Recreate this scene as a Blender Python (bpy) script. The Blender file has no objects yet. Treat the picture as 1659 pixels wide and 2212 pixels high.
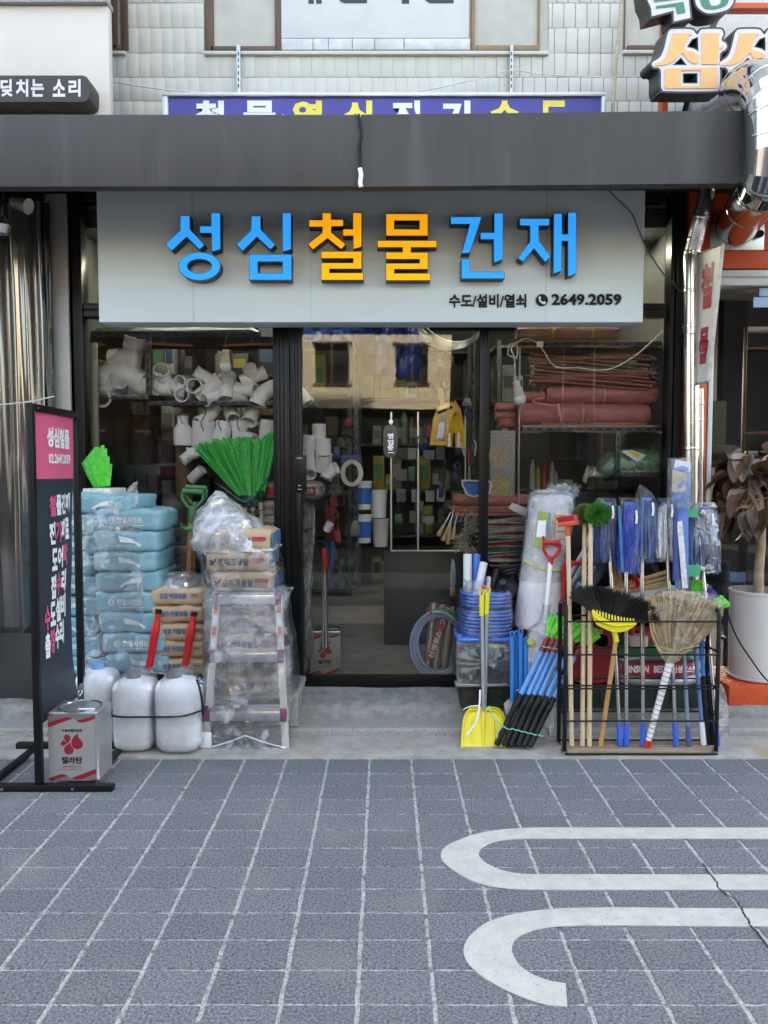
import bpy, bmesh, math, random
from mathutils import Vector, Matrix, noise
from mathutils.geometry import tessellate_polygon
random.seed(7)
C = bpy.context
S = C.scene
COL = S.collection
R = math.radians

# ------------------------------------------------------------------ camera, sky, sun, exposure
PITCH = R(3.1)
CAMZ = 1.5
FOC = 1603.7            # focal length in units of a 1659 x 2212 picture
cam_d = bpy.data.cameras.new('camera')
cam = bpy.data.objects.new('camera', cam_d)
COL.objects.link(cam)
cam.location = (0, 0, CAMZ)
cam.rotation_euler = (R(90) - PITCH, 0, 0)
cam_d.sensor_fit = 'VERTICAL'
cam_d.sensor_height = 36.0
cam_d.lens = 36.0 * FOC / 2212
cam_d.clip_start = 0.05
cam_d.clip_end = 500
S.camera = cam

SUN_EL = R(50)
SUN_DIR = Vector((0.22, 1.0, 0)).normalized()      # where the sun stands, seen from above: behind the shop
w = bpy.data.worlds.new('World')
S.world = w
w.use_nodes = True
nt = w.node_tree
bg = nt.nodes['Background']
sky = nt.nodes.new('ShaderNodeTexSky')
sky.sky_type = 'NISHITA'
sky.sun_disc = False
sky.sun_elevation = SUN_EL
sky.sun_rotation = math.atan2(SUN_DIR.x, SUN_DIR.y)
sky.air_density = 1.0
sky.dust_density = 4.0
sky.ozone_density = 1.0
nt.links.new(sky.outputs[0], bg.inputs[0])
bg.inputs[1].default_value = 0.15
sd = bpy.data.lights.new('sun', 'SUN')
sd.energy = 5.0
sd.angle = R(0.53)
sd.color = (1.0, 0.93, 0.83)
sun = bpy.data.objects.new('sun', sd)
COL.objects.link(sun)
to_sun = Vector((SUN_DIR.x * math.cos(SUN_EL), SUN_DIR.y * math.cos(SUN_EL), math.sin(SUN_EL)))
sun.rotation_euler = to_sun.to_track_quat('Z', 'Y').to_euler()
sun.location = (2, 20, 30)
S.view_settings.view_transform = 'Standard'
S.view_settings.look = 'None'
S.view_settings.gamma = 1
S.view_settings.use_curve_mapping = False
S.view_settings.exposure = 3.12
S.view_settings.use_white_balance = True
S.view_settings.white_balance_temperature = 8500
S.view_settings.white_balance_tint = 8
S.render.engine = 'CYCLES'
S.cycles.transparent_max_bounces = 32
S.cycles.max_bounces = 8
S.cycles.use_denoising = True
S.cycles.caustics_reflective = False
S.cycles.caustics_refractive = False

# ------------------------------------------------------------------ from picture measures to places
cp, sp = math.cos(PITCH), math.sin(PITCH)

def A(vx, vy, Y):
    """the point at distance Y that the photograph shows at (vx, vy)"""
    dx, dy = (vx - 829.5) / FOC, (1106 - vy) / FOC
    t = Y / (cp + dy * sp)
    return Vector((dx * t, Y, CAMZ + t * (-sp + dy * cp)))

def G(vx, vy, z=0.0):
    """the point at height z that the photograph shows at (vx, vy)"""
    dx, dy = (vx - 829.5) / FOC, (1106 - vy) / FOC
    t = (z - CAMZ) / (-sp + dy * cp)
    return Vector((dx * t, t * (cp + dy * sp), z))

def K(Y):
    return Y / FOC

# ------------------------------------------------------------------ materials
MATS = {}

def node_mat(name):
    m = bpy.data.materials.new(name)
    m.use_nodes = True
    return m, m.node_tree, m.node_tree.nodes['Principled BSDF']

def mat(name, col, rough=.5, metal=0., var=.12, vs=6., bump=0., bs=60., coat=0., spec=.5, rand=0., aniso=None, sub=0., det=4., stain=None, world=False):
    """procedural material: a base colour with uneven tone, optional grain, and per-object drift"""
    if name in MATS:
        return MATS[name]
    m, t, b = node_mat(name)
    N, L = t.nodes, t.links
    tc = N.new('ShaderNodeTexCoord')
    mp = N.new('ShaderNodeMapping')
    L.new((N.new('ShaderNodeNewGeometry').outputs['Position'] if world else tc.outputs['Object']), mp.inputs[0])
    if aniso:
        mp.inputs['Scale'].default_value = aniso
    n = N.new('ShaderNodeTexNoise')
    n.inputs['Scale'].default_value = vs
    n.inputs['Detail'].default_value = det
    n.inputs['Roughness'].default_value = .6
    L.new(mp.outputs[0], n.inputs['Vector'])
    cr = N.new('ShaderNodeMapRange')
    cr.inputs['From Min'].default_value = .3
    cr.inputs['From Max'].default_value = .7
    cr.inputs['To Min'].default_value = 1 - var
    cr.inputs['To Max'].default_value = 1 + var
    L.new(n.outputs[0], cr.inputs['Value'])
    val = cr.outputs[0]
    if rand:
        oi = N.new('ShaderNodeObjectInfo')
        rr = N.new('ShaderNodeMapRange')
        rr.inputs['To Min'].default_value = 1 - rand
        rr.inputs['To Max'].default_value = 1 + rand
        L.new(oi.outputs['Random'], rr.inputs['Value'])
        mu = N.new('ShaderNodeMath')
        mu.operation = 'MULTIPLY'
        L.new(val, mu.inputs[0])
        L.new(rr.outputs[0], mu.inputs[1])
        val = mu.outputs[0]
    mx = N.new('ShaderNodeVectorMath')
    mx.operation = 'SCALE'
    mx.inputs[0].default_value = col
    L.new(val, mx.inputs['Scale'])
    out = mx.outputs[0]
    if stain:                                    # (colour, scale, threshold, strength)
        sn = N.new('ShaderNodeTexNoise')
        sn.inputs['Scale'].default_value = stain[1]
        sn.inputs['Detail'].default_value = 6
        L.new(mp.outputs[0], sn.inputs['Vector'])
        sr = N.new('ShaderNodeMapRange')
        sr.inputs['From Min'].default_value = stain[2]
        sr.inputs['From Max'].default_value = stain[2] + .12
        sr.inputs['To Max'].default_value = stain[3]
        L.new(sn.outputs[0], sr.inputs['Value'])
        mm = N.new('ShaderNodeMix')
        mm.data_type = 'RGBA'
        L.new(sr.outputs[0], mm.inputs['Factor'])
        L.new(out, mm.inputs['A'])
        mm.inputs['B'].default_value = (*stain[0], 1)
        out = mm.outputs['Result']
    L.new(out, b.inputs['Base Color'])
    b.inputs['Roughness'].default_value = rough
    b.inputs['Metallic'].default_value = metal
    b.inputs['Specular IOR Level'].default_value = spec
    b.inputs['Coat Weight'].default_value = coat
    b.inputs['Coat Roughness'].default_value = .1
    if sub:
        b.inputs['Subsurface Weight'].default_value = sub
        b.inputs['Subsurface Radius'].default_value = (.08, .08, .08)
    if bump:
        n2 = N.new('ShaderNodeTexNoise')
        n2.inputs['Scale'].default_value = bs
        n2.inputs['Detail'].default_value = 3
        L.new(mp.outputs[0], n2.inputs['Vector'])
        bp = N.new('ShaderNodeBump')
        bp.inputs['Strength'].default_value = min(1, bump)
        bp.inputs['Distance'].default_value = .004
        L.new(n2.outputs[0], bp.inputs['Height'])
        L.new(bp.outputs[0], b.inputs['Normal'])
    MATS[name] = m
    return m

def glass_mat(name, tint=(.96, .975, .97), wav=.02, refl=1.0, wscale=1.2):
    m = bpy.data.materials.new(name)
    m.use_nodes = True
    t = m.node_tree
    N, L = t.nodes, t.links
    N.remove(N['Principled BSDF'])
    tr = N.new('ShaderNodeBsdfTransparent')
    tr.inputs[0].default_value = (*tint, 1)
    gl = N.new('ShaderNodeBsdfGlossy')
    gl.inputs['Roughness'].default_value = .015
    fr = N.new('ShaderNodeFresnel')
    fr.inputs['IOR'].default_value = 1.5
    mu = N.new('ShaderNodeMath')
    mu.operation = 'MULTIPLY'
    mu.use_clamp = True
    mu.inputs[1].default_value = refl
    tc = N.new('ShaderNodeTexCoord')
    n = N.new('ShaderNodeTexNoise')
    n.inputs['Scale'].default_value = wscale
    n.inputs['Detail'].default_value = 1
    L.new(tc.outputs['Object'], n.inputs['Vector'])
    bp = N.new('ShaderNodeBump')
    bp.inputs['Strength'].default_value = wav
    bp.inputs['Distance'].default_value = .1
    L.new(n.outputs[0], bp.inputs['Height'])
    L.new(bp.outputs[0], gl.inputs['Normal'])
    L.new(fr.outputs[0], mu.inputs[0])
    mx = N.new('ShaderNodeMixShader')
    L.new(mu.outputs[0], mx.inputs[0])
    L.new(tr.outputs[0], mx.inputs[1])
    L.new(gl.outputs[0], mx.inputs[2])
    L.new(mx.outputs[0], N['Material Output'].inputs['Surface'])
    MATS[name] = m
    return m

def film_mat(name, milk=.16, col=(.85, .88, .92), bs=26., bstr=.7, rough=.16, spec=.6, vary=.5, gain=2.4):
    """clear wrinkled plastic: mostly see-through, a little milky, shiny creases from relief"""
    m = bpy.data.materials.new(name)
    m.use_nodes = True
    t = m.node_tree
    N, L = t.nodes, t.links
    b = N['Principled BSDF']
    b.inputs['Base Color'].default_value = (*col, 1)
    b.inputs['Roughness'].default_value = rough
    b.inputs['Specular IOR Level'].default_value = spec
    tr = N.new('ShaderNodeBsdfTransparent')
    tr.inputs[0].default_value = (.97, .98, .99, 1)
    tc = N.new('ShaderNodeTexCoord')
    n = N.new('ShaderNodeTexNoise')
    n.inputs['Scale'].default_value = bs
    n.inputs['Detail'].default_value = 5
    n.inputs['Distortion'].default_value = 1.6
    L.new(tc.outputs['Object'], n.inputs['Vector'])
    bp = N.new('ShaderNodeBump')
    bp.inputs['Strength'].default_value = bstr
    bp.inputs['Distance'].default_value = .012
    L.new(n.outputs[0], bp.inputs['Height'])
    L.new(bp.outputs[0], b.inputs['Normal'])
    # crumpled facets: each little cell of the sheet leans its own way
    vo = N.new('ShaderNodeTexVoronoi')
    vo.inputs['Scale'].default_value = bs * .9
    wn = N.new('ShaderNodeVectorMath')
    wn.operation = 'MULTIPLY_ADD'
    L.new(n.outputs['Color'], wn.inputs[0])
    wn.inputs[1].default_value = (.12, .12, .12)
    L.new(tc.outputs['Object'], wn.inputs[2])
    L.new(wn.outputs[0], vo.inputs['Vector'])
    s1 = N.new('ShaderNodeVectorMath')
    s1.operation = 'SUBTRACT'
    L.new(vo.outputs['Color'], s1.inputs[0])
    s1.inputs[1].default_value = (.5, .5, .5)
    s2 = N.new('ShaderNodeVectorMath')
    s2.operation = 'SCALE'
    L.new(s1.outputs[0], s2.inputs[0])
    s2.inputs['Scale'].default_value = bstr * 1.1
    s3 = N.new('ShaderNodeVectorMath')
    s3.operation = 'ADD'
    L.new(bp.outputs[0], s3.inputs[0])
    L.new(s2.outputs[0], s3.inputs[1])
    s4 = N.new('ShaderNodeVectorMath')
    s4.operation = 'NORMALIZE'
    L.new(s3.outputs[0], s4.inputs[0])
    bp = s4
    L.new(bp.outputs[0], b.inputs['Normal'])
    gl = N.new('ShaderNodeBsdfGlossy')
    gl.inputs['Roughness'].default_value = rough * .7
    L.new(bp.outputs[0], gl.inputs['Normal'])
    fr = N.new('ShaderNodeFresnel')
    fr.inputs['IOR'].default_value = 1.5
    L.new(bp.outputs[0], fr.inputs['Normal'])
    mu = N.new('ShaderNodeMath')
    mu.operation = 'MULTIPLY'
    mu.use_clamp = True
    mu.inputs[1].default_value = gain
    mn = N.new('ShaderNodeMath')
    mn.operation = 'MINIMUM'
    mn.inputs[1].default_value = .42
    L.new(fr.outputs[0], mu.inputs[0])
    L.new(mu.outputs[0], mn.inputs[0])
    mu = mn
    n2 = N.new('ShaderNodeTexNoise')
    n2.inputs['Scale'].default_value = 7
    n2.inputs['Detail'].default_value = 4
    n2.inputs['Distortion'].default_value = 2.5
    L.new(tc.outputs['Object'], n2.inputs['Vector'])
    mr = N.new('ShaderNodeMapRange')
    mr.inputs['From Min'].default_value = .35
    mr.inputs['From Max'].default_value = .7
    mr.inputs['To Min'].default_value = milk * (1 - vary)
    mr.inputs['To Max'].default_value = min(1, milk * (1 + vary))
    L.new(n2.outputs[0], mr.inputs['Value'])
    m1 = N.new('ShaderNodeMixShader')
    L.new(mr.outputs[0], m1.inputs[0])
    L.new(tr.outputs[0], m1.inputs[1])
    L.new(b.outputs[0], m1.inputs[2])
    m2 = N.new('ShaderNodeMixShader')
    L.new(mu.outputs[0], m2.inputs[0])
    L.new(m1.outputs[0], m2.inputs[1])
    L.new(gl.outputs[0], m2.inputs[2])
    L.new(m2.outputs[0], N['Material Output'].inputs['Surface'])
    MATS[name] = m
    return m

GLASS = glass_mat('window_glass')
FILM = film_mat('clear_film', milk=.12, gain=.9)
FILM_MILK = film_mat('milky_film', milk=.42, bs=14., bstr=.55, rough=.22)
FILM_BAG = film_mat('bag_film', milk=.2, bs=30., bstr=.8)
FILM_THIN = film_mat('thin_film', milk=.025, bs=40., bstr=.8)
BLACKF = mat('black_frame', (.006, .006, .007), .35, .0, .2, spec=.25)
BLACKS = mat('black_steel', (.007, .007, .008), .38, .0, .2, bump=.15, bs=120, spec=.25)
BLACKP = mat('black_plastic', (.006, .006, .007), .4, spec=.3)
BLACKT = mat('black_print', (.008, .008, .009), .5, spec=.2)
WHITET = mat('white_print', (.8, .82, .84), .5, var=.05)
PVC = mat('white_pvc', (.88, .86, .85), .35, var=.06)
WHITEP = mat('white_plastic', (.8, .8, .82), .35, var=.04)
STEEL = mat('brushed_steel', (.62, .62, .64), .22, 1., .08, 20)
STEELD = mat('dull_steel', (.45, .46, .48), .38, 1., .1)
CHROME = mat('shiny_duct', (.6, .61, .63), .1, 1., .06, bump=.12, bs=7)
ALU = mat('aluminium', (.72, .73, .76), .33, 1., .06)
WOOD = mat('pale_wood', (.56, .38, .2), .5, var=.15, vs=5, aniso=(14, 14, 1.2))
WOODL = mat('light_wood', (.66, .49, .31), .5, var=.15, vs=5, aniso=(14, 14, 1.2))
WOODD = mat('shaft_wood', (.37, .19, .075), .5, var=.2, vs=5, aniso=(14, 14, 1.2))
BLUE = mat('blue_plastic', (.03, .16, .6), .3, var=.08)
BLUEH = mat('blue_handle', (.015, .19, .55), .35, var=.08)
BLUEL = mat('light_blue_handle', (.09, .3, .66), .35, var=.08)
GREENB = mat('green_bristle', (.02, .42, .07), .45, var=.25, vs=30)
GREENL = mat('lime_bristle', (.12, .68, .06), .45, var=.2, vs=30)
PURPLE = mat('purple_bristle', (.07, .03, .28), .45, var=.2, vs=30)
RED = mat('red_plastic', (.55, .015, .02), .32, var=.08)
REDD = mat('dark_red_plastic', (.25, .012, .018), .35, var=.1)
YELLOW = mat('yellow_plastic', (.82, .68, .03), .38, var=.06)
ORANGE = mat('orange_red_paint', (.64, .085, .022), .45, var=.08, vs=3, bump=.1, bs=20, stain=((.3, .05, .02), 5, .66, .5))
PINKT = mat('pink_tape', (.85, .25, .28), .5)
SLOT = mat('slotted_angle_steel', (.06, .075, .085), .45, .3, .15)

# ------------------------------------------------------------------ meshes
class MB:
    def __init__(s):
        s.v, s.f, s.m = [], [], []

    def add(s, vs, fs, mi=0):
        o = len(s.v)
        s.v += [tuple(p) for p in vs]
        s.f += [tuple(i + o for i in f) for f in fs]
        s.m += [mi] * len(fs)
        return s

    def box(s, lo, hi, bev=0., mi=0, M=None):
        lo, hi = Vector(lo), Vector(hi)
        bm = bmesh.new()
        bmesh.ops.create_cube(bm, size=1)
        d = hi - lo
        c = (hi + lo) / 2
        for v in bm.verts:
            v.co = Vector((v.co.x * d.x, v.co.y * d.y, v.co.z * d.z)) + c
        if bev:
            bmesh.ops.bevel(bm, geom=bm.edges[:], offset=bev, segments=2, affect='EDGES', profile=.5)
        s.from_bm(bm, mi, M)
        return s

    def from_bm(s, bm, mi=0, M=None):
        bm.verts.index_update()
        s.add([(M @ v.co) if M else v.co.copy() for v in bm.verts], [[v.index for v in f.verts] for f in bm.faces], mi)
        bm.free()
        return s

    def tube(s, pts, r, n=8, caps=True, mi=0, flat=1.):
        """a round bar along a polyline; r is one radius or one per point"""
        pts = [Vector(p) for p in pts]
        rs = r if isinstance(r, (list, tuple)) else [r] * len(pts)
        tan = []
        for i in range(len(pts)):
            a = pts[max(0, i - 1)]
            b = pts[min(len(pts) - 1, i + 1)]
            d = (b - a)
            tan.append(d.normalized() if d.length > 1e-9 else Vector((0, 0, 1)))
        up = Vector((0, 0, 1)) if abs(tan[0].z) < .9 else Vector((0, 1, 0))
        nx = tan[0].cross(up).normalized()
        vs, fs = [], []
        for i, p in enumerate(pts):
            if i:
                q = tan[i - 1].rotation_difference(tan[i])
                nx = q @ nx
                nx = (nx - tan[i] * nx.dot(tan[i])).normalized()
            ny = tan[i].cross(nx)
            for k in range(n):
                a = 2 * math.pi * k / n
                vs.append(p + nx * math.cos(a) * rs[i] + ny * math.sin(a) * rs[i] * flat)
        for i in range(len(pts) - 1):
            for k in range(n):
                k2 = (k + 1) % n
                fs.append((i * n + k, i * n + k2, (i + 1) * n + k2, (i + 1) * n + k))
        if caps:
            fs.append(tuple(range(n - 1, -1, -1)))
            fs.append(tuple((len(pts) - 1) * n + k for k in range(n)))
        return s.add(vs, fs, mi)

    def hollow(s, p0, p1, ro, ri, n=20, mi=0, mouth=1.):
        """a pipe with real wall thickness and open ends"""
        p0, p1 = Vector(p0), Vector(p1)
        d = (p1 - p0).normalized()
        u = d.orthogonal().normalized()
        v = d.cross(u)
        vs, fs = [], []
        rings = [(p0, ri), (p0, ro), (p1, ro * mouth), (p1, ri * mouth)]
        for c, r in rings:
            for k in range(n):
                a = 2 * math.pi * k / n
                vs.append(c + u * math.cos(a) * r + v * math.sin(a) * r)
        for i in range(4):
            j = (i + 1) % 4
            for k in range(n):
                k2 = (k + 1) % n
                fs.append((i * n + k, i * n + k2, j * n + k2, j * n + k))
        return s.add(vs, fs, mi)

    def lathe(s, prof, c, n=24, mi=0, M=None, cap=True):
        """prof: (radius, height) from bottom to top, about a vertical axis at c"""
        c = Vector(c)
        vs, fs = [], []
        for r, z in prof:
            for k in range(n):
                a = 2 * math.pi * k / n
                p = Vector((math.cos(a) * r, math.sin(a) * r, z))
                vs.append((M @ p if M else p) + c)
        for i in range(len(prof) - 1):
            for k in range(n):
                k2 = (k + 1) % n
                fs.append((i * n + k, i * n + k2, (i + 1) * n + k2, (i + 1) * n + k))
        if cap:
            if prof[0][0] > 1e-4:
                fs.append(tuple(range(n - 1, -1, -1)))
            if prof[-1][0] > 1e-4:
                fs.append(tuple((len(prof) - 1) * n + k for k in range(n)))
        return s.add(vs, fs, mi)

    def prism(s, outer, holes, fn, d, mi=0, mi_side=None):
        """extrude an outline with holes; fn(x, y, k) gives the 3D point at front (k=0) or back (k=1)"""
        loops = [outer] + list(holes)
        tri = tessellate_polygon([[Vector((x, y, 0)) for x, y in lp] for lp in loops])
        flat = [p for lp in loops for p in lp]
        n = len(flat)
        vs = [fn(x, y, 0) for x, y in flat] + ([fn(x, y, 1) for x, y in flat] if d else [])
        fs = [tuple(t) for t in tri]
        if d:
            fs += [tuple(i + n for i in reversed(t)) for t in tri]
        s.add(vs, fs, mi)
        if d:
            o = len(s.v) - 2 * n
            k = 0
            fs2 = []
            for lp in loops:
                m = len(lp)
                for i in range(m):
                    a, b = k + i, k + (i + 1) % m
                    fs2.append((a + o, b + o, b + n + o, a + n + o))
                k += m
            s.f += fs2
            s.m += [mi if mi_side is None else mi_side] * len(fs2)
        return s

    def grid(s, fn, nu, nv, mi=0, wrap=False):
        vs = [fn(i / nu, j / nv) for j in range(nv + 1) for i in range(nu + (0 if wrap else 1))]
        w_ = nu if wrap else nu + 1
        fs = []
        for j in range(nv):
            for i in range(nu):
                i2 = (i + 1) % w_
                fs.append((j * w_ + i, j * w_ + i2, (j + 1) * w_ + i2, (j + 1) * w_ + i))
        return s.add(vs, fs, mi)

    def loft(s, secs, n=24, cr=0., cs=20., seed=0., mi=0, caps=True):
        """stacked rings: (centre, rx, ry, squareness); cr crinkles the skin"""
        vs, fs = [], []
        for c, rx, ry, e in secs:
            for k in range(n):
                a = 2 * math.pi * k / n
                ca, sa = math.cos(a), math.sin(a)
                x = math.copysign(abs(ca) ** (2 / e), ca) * rx
                y = math.copysign(abs(sa) ** (2 / e), sa) * ry
                p = Vector(c) + Vector((x, y, 0))
                if cr:
                    q = p * cs + Vector((seed, seed * 1.7, 0))
                    p += Vector((ca, sa, .3)).normalized() * (noise.noise(q) + .5 * noise.noise(q * 2.3)) * cr
                vs.append(p)
        for i in range(len(secs) - 1):
            for k in range(n):
                k2 = (k + 1) % n
                fs.append((i * n + k, i * n + k2, (i + 1) * n + k2, (i + 1) * n + k))
        if caps:
            fs.append(tuple(range(n - 1, -1, -1)))
            fs.append(tuple((len(secs) - 1) * n + k for k in range(n)))
        return s.add(vs, fs, mi)

    def mesh(s, name, mats, smooth=35):
        me = bpy.data.meshes.new(name)
        me.from_pydata(s.v, [], s.f)
        for m in mats:
            me.materials.append(m)
        if len(mats) > 1:
            me.polygons.foreach_set('material_index', s.m)
        if smooth:
            me.polygons.foreach_set('use_smooth', [True] * len(me.polygons))
            me.set_sharp_from_angle(angle=R(smooth))
        me.update()
        return me

LOC = {}

def tag(o, label=None, cat=None, group=None, kind=None):
    if label: o['label'] = label
    if cat: o['category'] = cat
    if group: o['group'] = group
    if kind: o['kind'] = kind
    return o

def thing(name, label, cat, loc=(0, 0, 0), group=None):
    o = bpy.data.objects.new(name, None)
    o.empty_display_size = .05
    o.location = loc
    COL.objects.link(o)
    LOC[o.name] = Vector(loc)
    return tag(o, label, cat, group)

def add(name, mb, m, parent=None, label=None, smooth=35, loc=None):
    """one mesh object; geometry is written in world measures whatever its parent"""
    ms = m if isinstance(m, (list, tuple)) else [m]
    me = mb.mesh(name, ms, smooth) if isinstance(mb, MB) else mb
    o = bpy.data.objects.new(name, me)
    COL.objects.link(o)
    if loc is not None:
        o.location = loc
    if parent is not None:
        o.parent = parent
        o.matrix_parent_inverse = Matrix.Translation(-LOC.get(parent.name, Vector()))
    if label:
        o['label'] = label
    LOC[o.name] = Vector(loc) if loc is not None else Vector()
    return o

def single(name, mb, m, label, cat, group=None, smooth=35, kind=None):
    """a thing that is one mesh, with its origin at its base"""
    xs = [v[0] for v in mb.v]; ys = [v[1] for v in mb.v]; zs = [v[2] for v in mb.v]
    b = Vector(((min(xs) + max(xs)) / 2, (min(ys) + max(ys)) / 2, min(zs)))
    mb.v = [(x - b.x, y - b.y, z - b.z) for x, y, z in mb.v]
    o = add(name, mb, m, None, None, smooth, b)
    return tag(o, label, cat, group, kind)

def kids(o):
    return [c for c in bpy.data.objects if c.parent == o]

def dup(root, loc, rotz=0., label=None, tilt=None, ch=None):
    """copy a thing with copies of its parts and sub-parts"""
    def cp_(o, par):
        c = o.copy()
        COL.objects.link(c)
        c.parent = par
        for k in kids(o):
            cp_(k, c)
        return c
    r = cp_(root, None)
    r.location = loc
    r.rotation_euler = tilt if tilt else (0, 0, rotz)
    LOC[r.name] = Vector(loc)
    if label:
        r['label'] = label
    return r

# ------------------------------------------------------------------ lettering
TXT = {}

def text_mesh(s, bold):
    k = (s, bold)
    if k not in TXT:
        c = bpy.data.curves.new('lettering', 'FONT')
        c.body = s
        c.resolution_u = 2
        c.offset = bold
        o = bpy.data.objects.new('lettering', c)
        me = bpy.data.meshes.new_from_object(o)
        vs = [v.co.copy() for v in me.vertices]
        fs = [tuple(p.vertices) for p in me.polygons]
        x0 = min(v.x for v in vs); x1 = max(v.x for v in vs)
        y0 = min(v.y for v in vs); y1 = max(v.y for v in vs)
        TXT[k] = ([((v.x - x0) / (x1 - x0), (v.y - y0) / (y1 - y0)) for v in vs], fs)
        bpy.data.objects.remove(o); bpy.data.meshes.remove(me); bpy.data.curves.remove(c)
    return TXT[k]

def text_into(mb, s, p0, u, v, bold=.02, mi=0, depth=None, fn=None):
    """write s into the parallelogram p0 + a u + b v (0..1)"""
    vs, fs = text_mesh(s, bold)
    p0, u, v = Vector(p0), Vector(u), Vector(v)
    if fn:
        pts = [fn(a, b) for a, b in vs]
    else:
        pts = [p0 + u * a + v * b for a, b in vs]
    mb.add(pts, fs, mi)
    if depth:
        d = Vector(depth)
        ec = {}
        for f in fs:
            for i in range(len(f)):
                a, b = f[i], f[(i + 1) % len(f)]
                ec[(min(a, b), max(a, b))] = ec.get((min(a, b), max(a, b)), 0) + 1
        o = len(mb.v) - len(pts)
        mb.v += [tuple(p - d) for p in pts]
        n = len(pts)
        for (a, b), c in ec.items():
            if c == 1:
                mb.f.append((a + o, b + o, b + o + n, a + o + n))
                mb.m.append(mi)
    return mb

def write(s, vx0, vy0, vx1, vy1, Y, m, parent, bold=.02, name='lettering', off=.002, flip=False):
    """flat print on a surface that faces the camera at distance Y: fills the box (left, top, right, bottom)"""
    p0 = A(vx0, vy1, Y - off)
    u = A(vx1, vy1, Y - off) - p0
    v = A(vx0, vy0, Y - off) - p0
    if flip:
        p0 = p0 + u
        u = -u
    mb = MB()
    text_into(mb, s, p0, u, v, bold)
    return add(name, mb, m, parent, smooth=0)

def offset_poly(pts, d):
    """move an outline inwards by d (signed by its winding)"""
    n = len(pts)
    area = sum(pts[i][0] * pts[(i + 1) % n][1] - pts[(i + 1) % n][0] * pts[i][1] for i in range(n))
    sg = 1 if area > 0 else -1
    out = []
    for i in range(n):
        a, b, c = Vector(pts[i - 1]), Vector(pts[i]), Vector(pts[(i + 1) % n])
        e1, e2 = (b - a).normalized(), (c - b).normalized()
        n1, n2 = Vector((-e1.y, e1.x)) * sg, Vector((-e2.y, e2.x)) * sg
        h = (n1 + n2)
        k = h.length
        h = h / k if k > 1e-6 else n1
        L_ = d / max(.35, h.dot(n1))
        out.append(tuple(b + h * L_))
    return out

def ellipse(cx, cy, rx, ry, n=36, a0=0., a1=2 * math.pi):
    return [(cx + rx * math.cos(a0 + (a1 - a0) * i / n), cy + ry * math.sin(a0 + (a1 - a0) * i / n)) for i in range(n)]

def smooth_path(pts, k=6):
    """Catmull-Rom through the points"""
    P = [Vector(p) for p in pts]
    P = [P[0] * 2 - P[1]] + P + [P[-1] * 2 - P[-2]]
    out = []
    for i in range(1, len(P) - 2):
        for j in range(k):
            t = j / k
            a, b, c, d = P[i - 1], P[i], P[i + 1], P[i + 2]
            out.append(.5 * ((2 * b) + (c - a) * t + (2 * a - 5 * b + 4 * c - d) * t * t + (3 * b - a - 3 * c + d) * t ** 3))
    out.append(P[-2])
    return out

def smooth_closed(pts, k=5):
    P = [Vector(p) for p in pts]
    n = len(P)
    out = []
    for i in range(n):
        a, b, c, d = P[i - 1], P[i], P[(i + 1) % n], P[(i + 2) % n]
        for j in range(k):
            t = j / k
            q = .5 * ((2 * b) + (c - a) * t + (2 * a - 5 * b + 4 * c - d) * t * t + (3 * b - a - 3 * c + d) * t ** 3)
            out.append(tuple(q))
    return out

ORD = ['top', 'second', 'third', 'fourth', 'fifth', 'sixth', 'seventh', 'eighth', 'ninth', 'tenth', 'eleventh', 'twelfth']

# ================================================================== GROUND
JOINT = mat('joint_aggregate', (.36, .36, .35), .9, var=.5, vs=110, det=3, bump=.6, bs=240, world=True, stain=((.07, .07, .075), 26, .56, .8))
TILE = mat('printed_asphalt_tile', (.132, .142, .157), .78, var=.75, vs=120, det=3, bump=.9, bs=200, rand=.08, world=True, stain=((.25, .235, .21), 3.1, .56, .24))
ASPH = mat('asphalt', (.06, .06, .062), .9, var=.2, vs=60, bump=.4, bs=200)
CONC = mat('concrete', (.34, .325, .295), .9, var=.22, vs=9, det=8, bump=.7, bs=70, world=True, stain=((.36, .2, .08), 3.2, .6, .75))
CONCD = mat('worn_step_concrete', (.25, .245, .23), .92, var=.3, vs=16, det=9, bump=.9, bs=60, world=True, stain=((.12, .11, .1), 7, .58, .7))
PAINT = mat('road_paint', (.46, .455, .42), .75, var=.14, vs=14, det=9, bump=.5, bs=150, stain=((.24, .25, .26), 90, .6, .8))
XW = 6.0
single('road', MB().add([(-60, -60, -.02), (60, -60, -.02), (60, 3.8, -.02), (-60, 3.8, -.02)], [(0, 1, 2, 3)]), ASPH, 'grey asphalt road behind the camera', None, kind='structure')
pav = add('pavement', MB().add([(-XW, -2, -.004), (XW, -2, -.004), (XW, 3.815, -.004), (-XW, 3.815, -.004)], [(0, 1, 2, 3)]), JOINT)
tag(pav, 'dark grey tiled road surface with white joints', None, kind='structure')
TX0, TDX, TDY = -1.163, .2174, .1457
TY0 = G(829.5, 1671).y
random.seed(3)

def tile_outline(w_, d_, sd, jit=.0022):
    rn = random.Random(sd)
    pts = []
    for (x0, y0, x1, y1, k) in ((0, 0, w_, 0, 7), (w_, 0, w_, d_, 5), (w_, d_, 0, d_, 7), (0, d_, 0, 0, 5)):
        for i in range(k):
            t = i / k
            pts.append((x0 + (x1 - x0) * t + rn.uniform(-jit, jit), y0 + (y1 - y0) * t + rn.uniform(-jit, jit)))
    return pts

def tile_mb(w_, d_, sd, mb=None, off=(0, 0)):
    mb = mb or MB()
    o = tile_outline(w_, d_, sd)
    i = offset_poly(o, .003)
    n = len(o)
    mb.add([(x + off[0], y + off[1], -.004) for x, y in o] + [(x + off[0], y + off[1], 0) for x, y in i],
           [tuple(range(n, 2 * n))] + [(k, (k + 1) % n, (k + 1) % n + n, k + n) for k in range(n)])
    return mb

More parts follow.
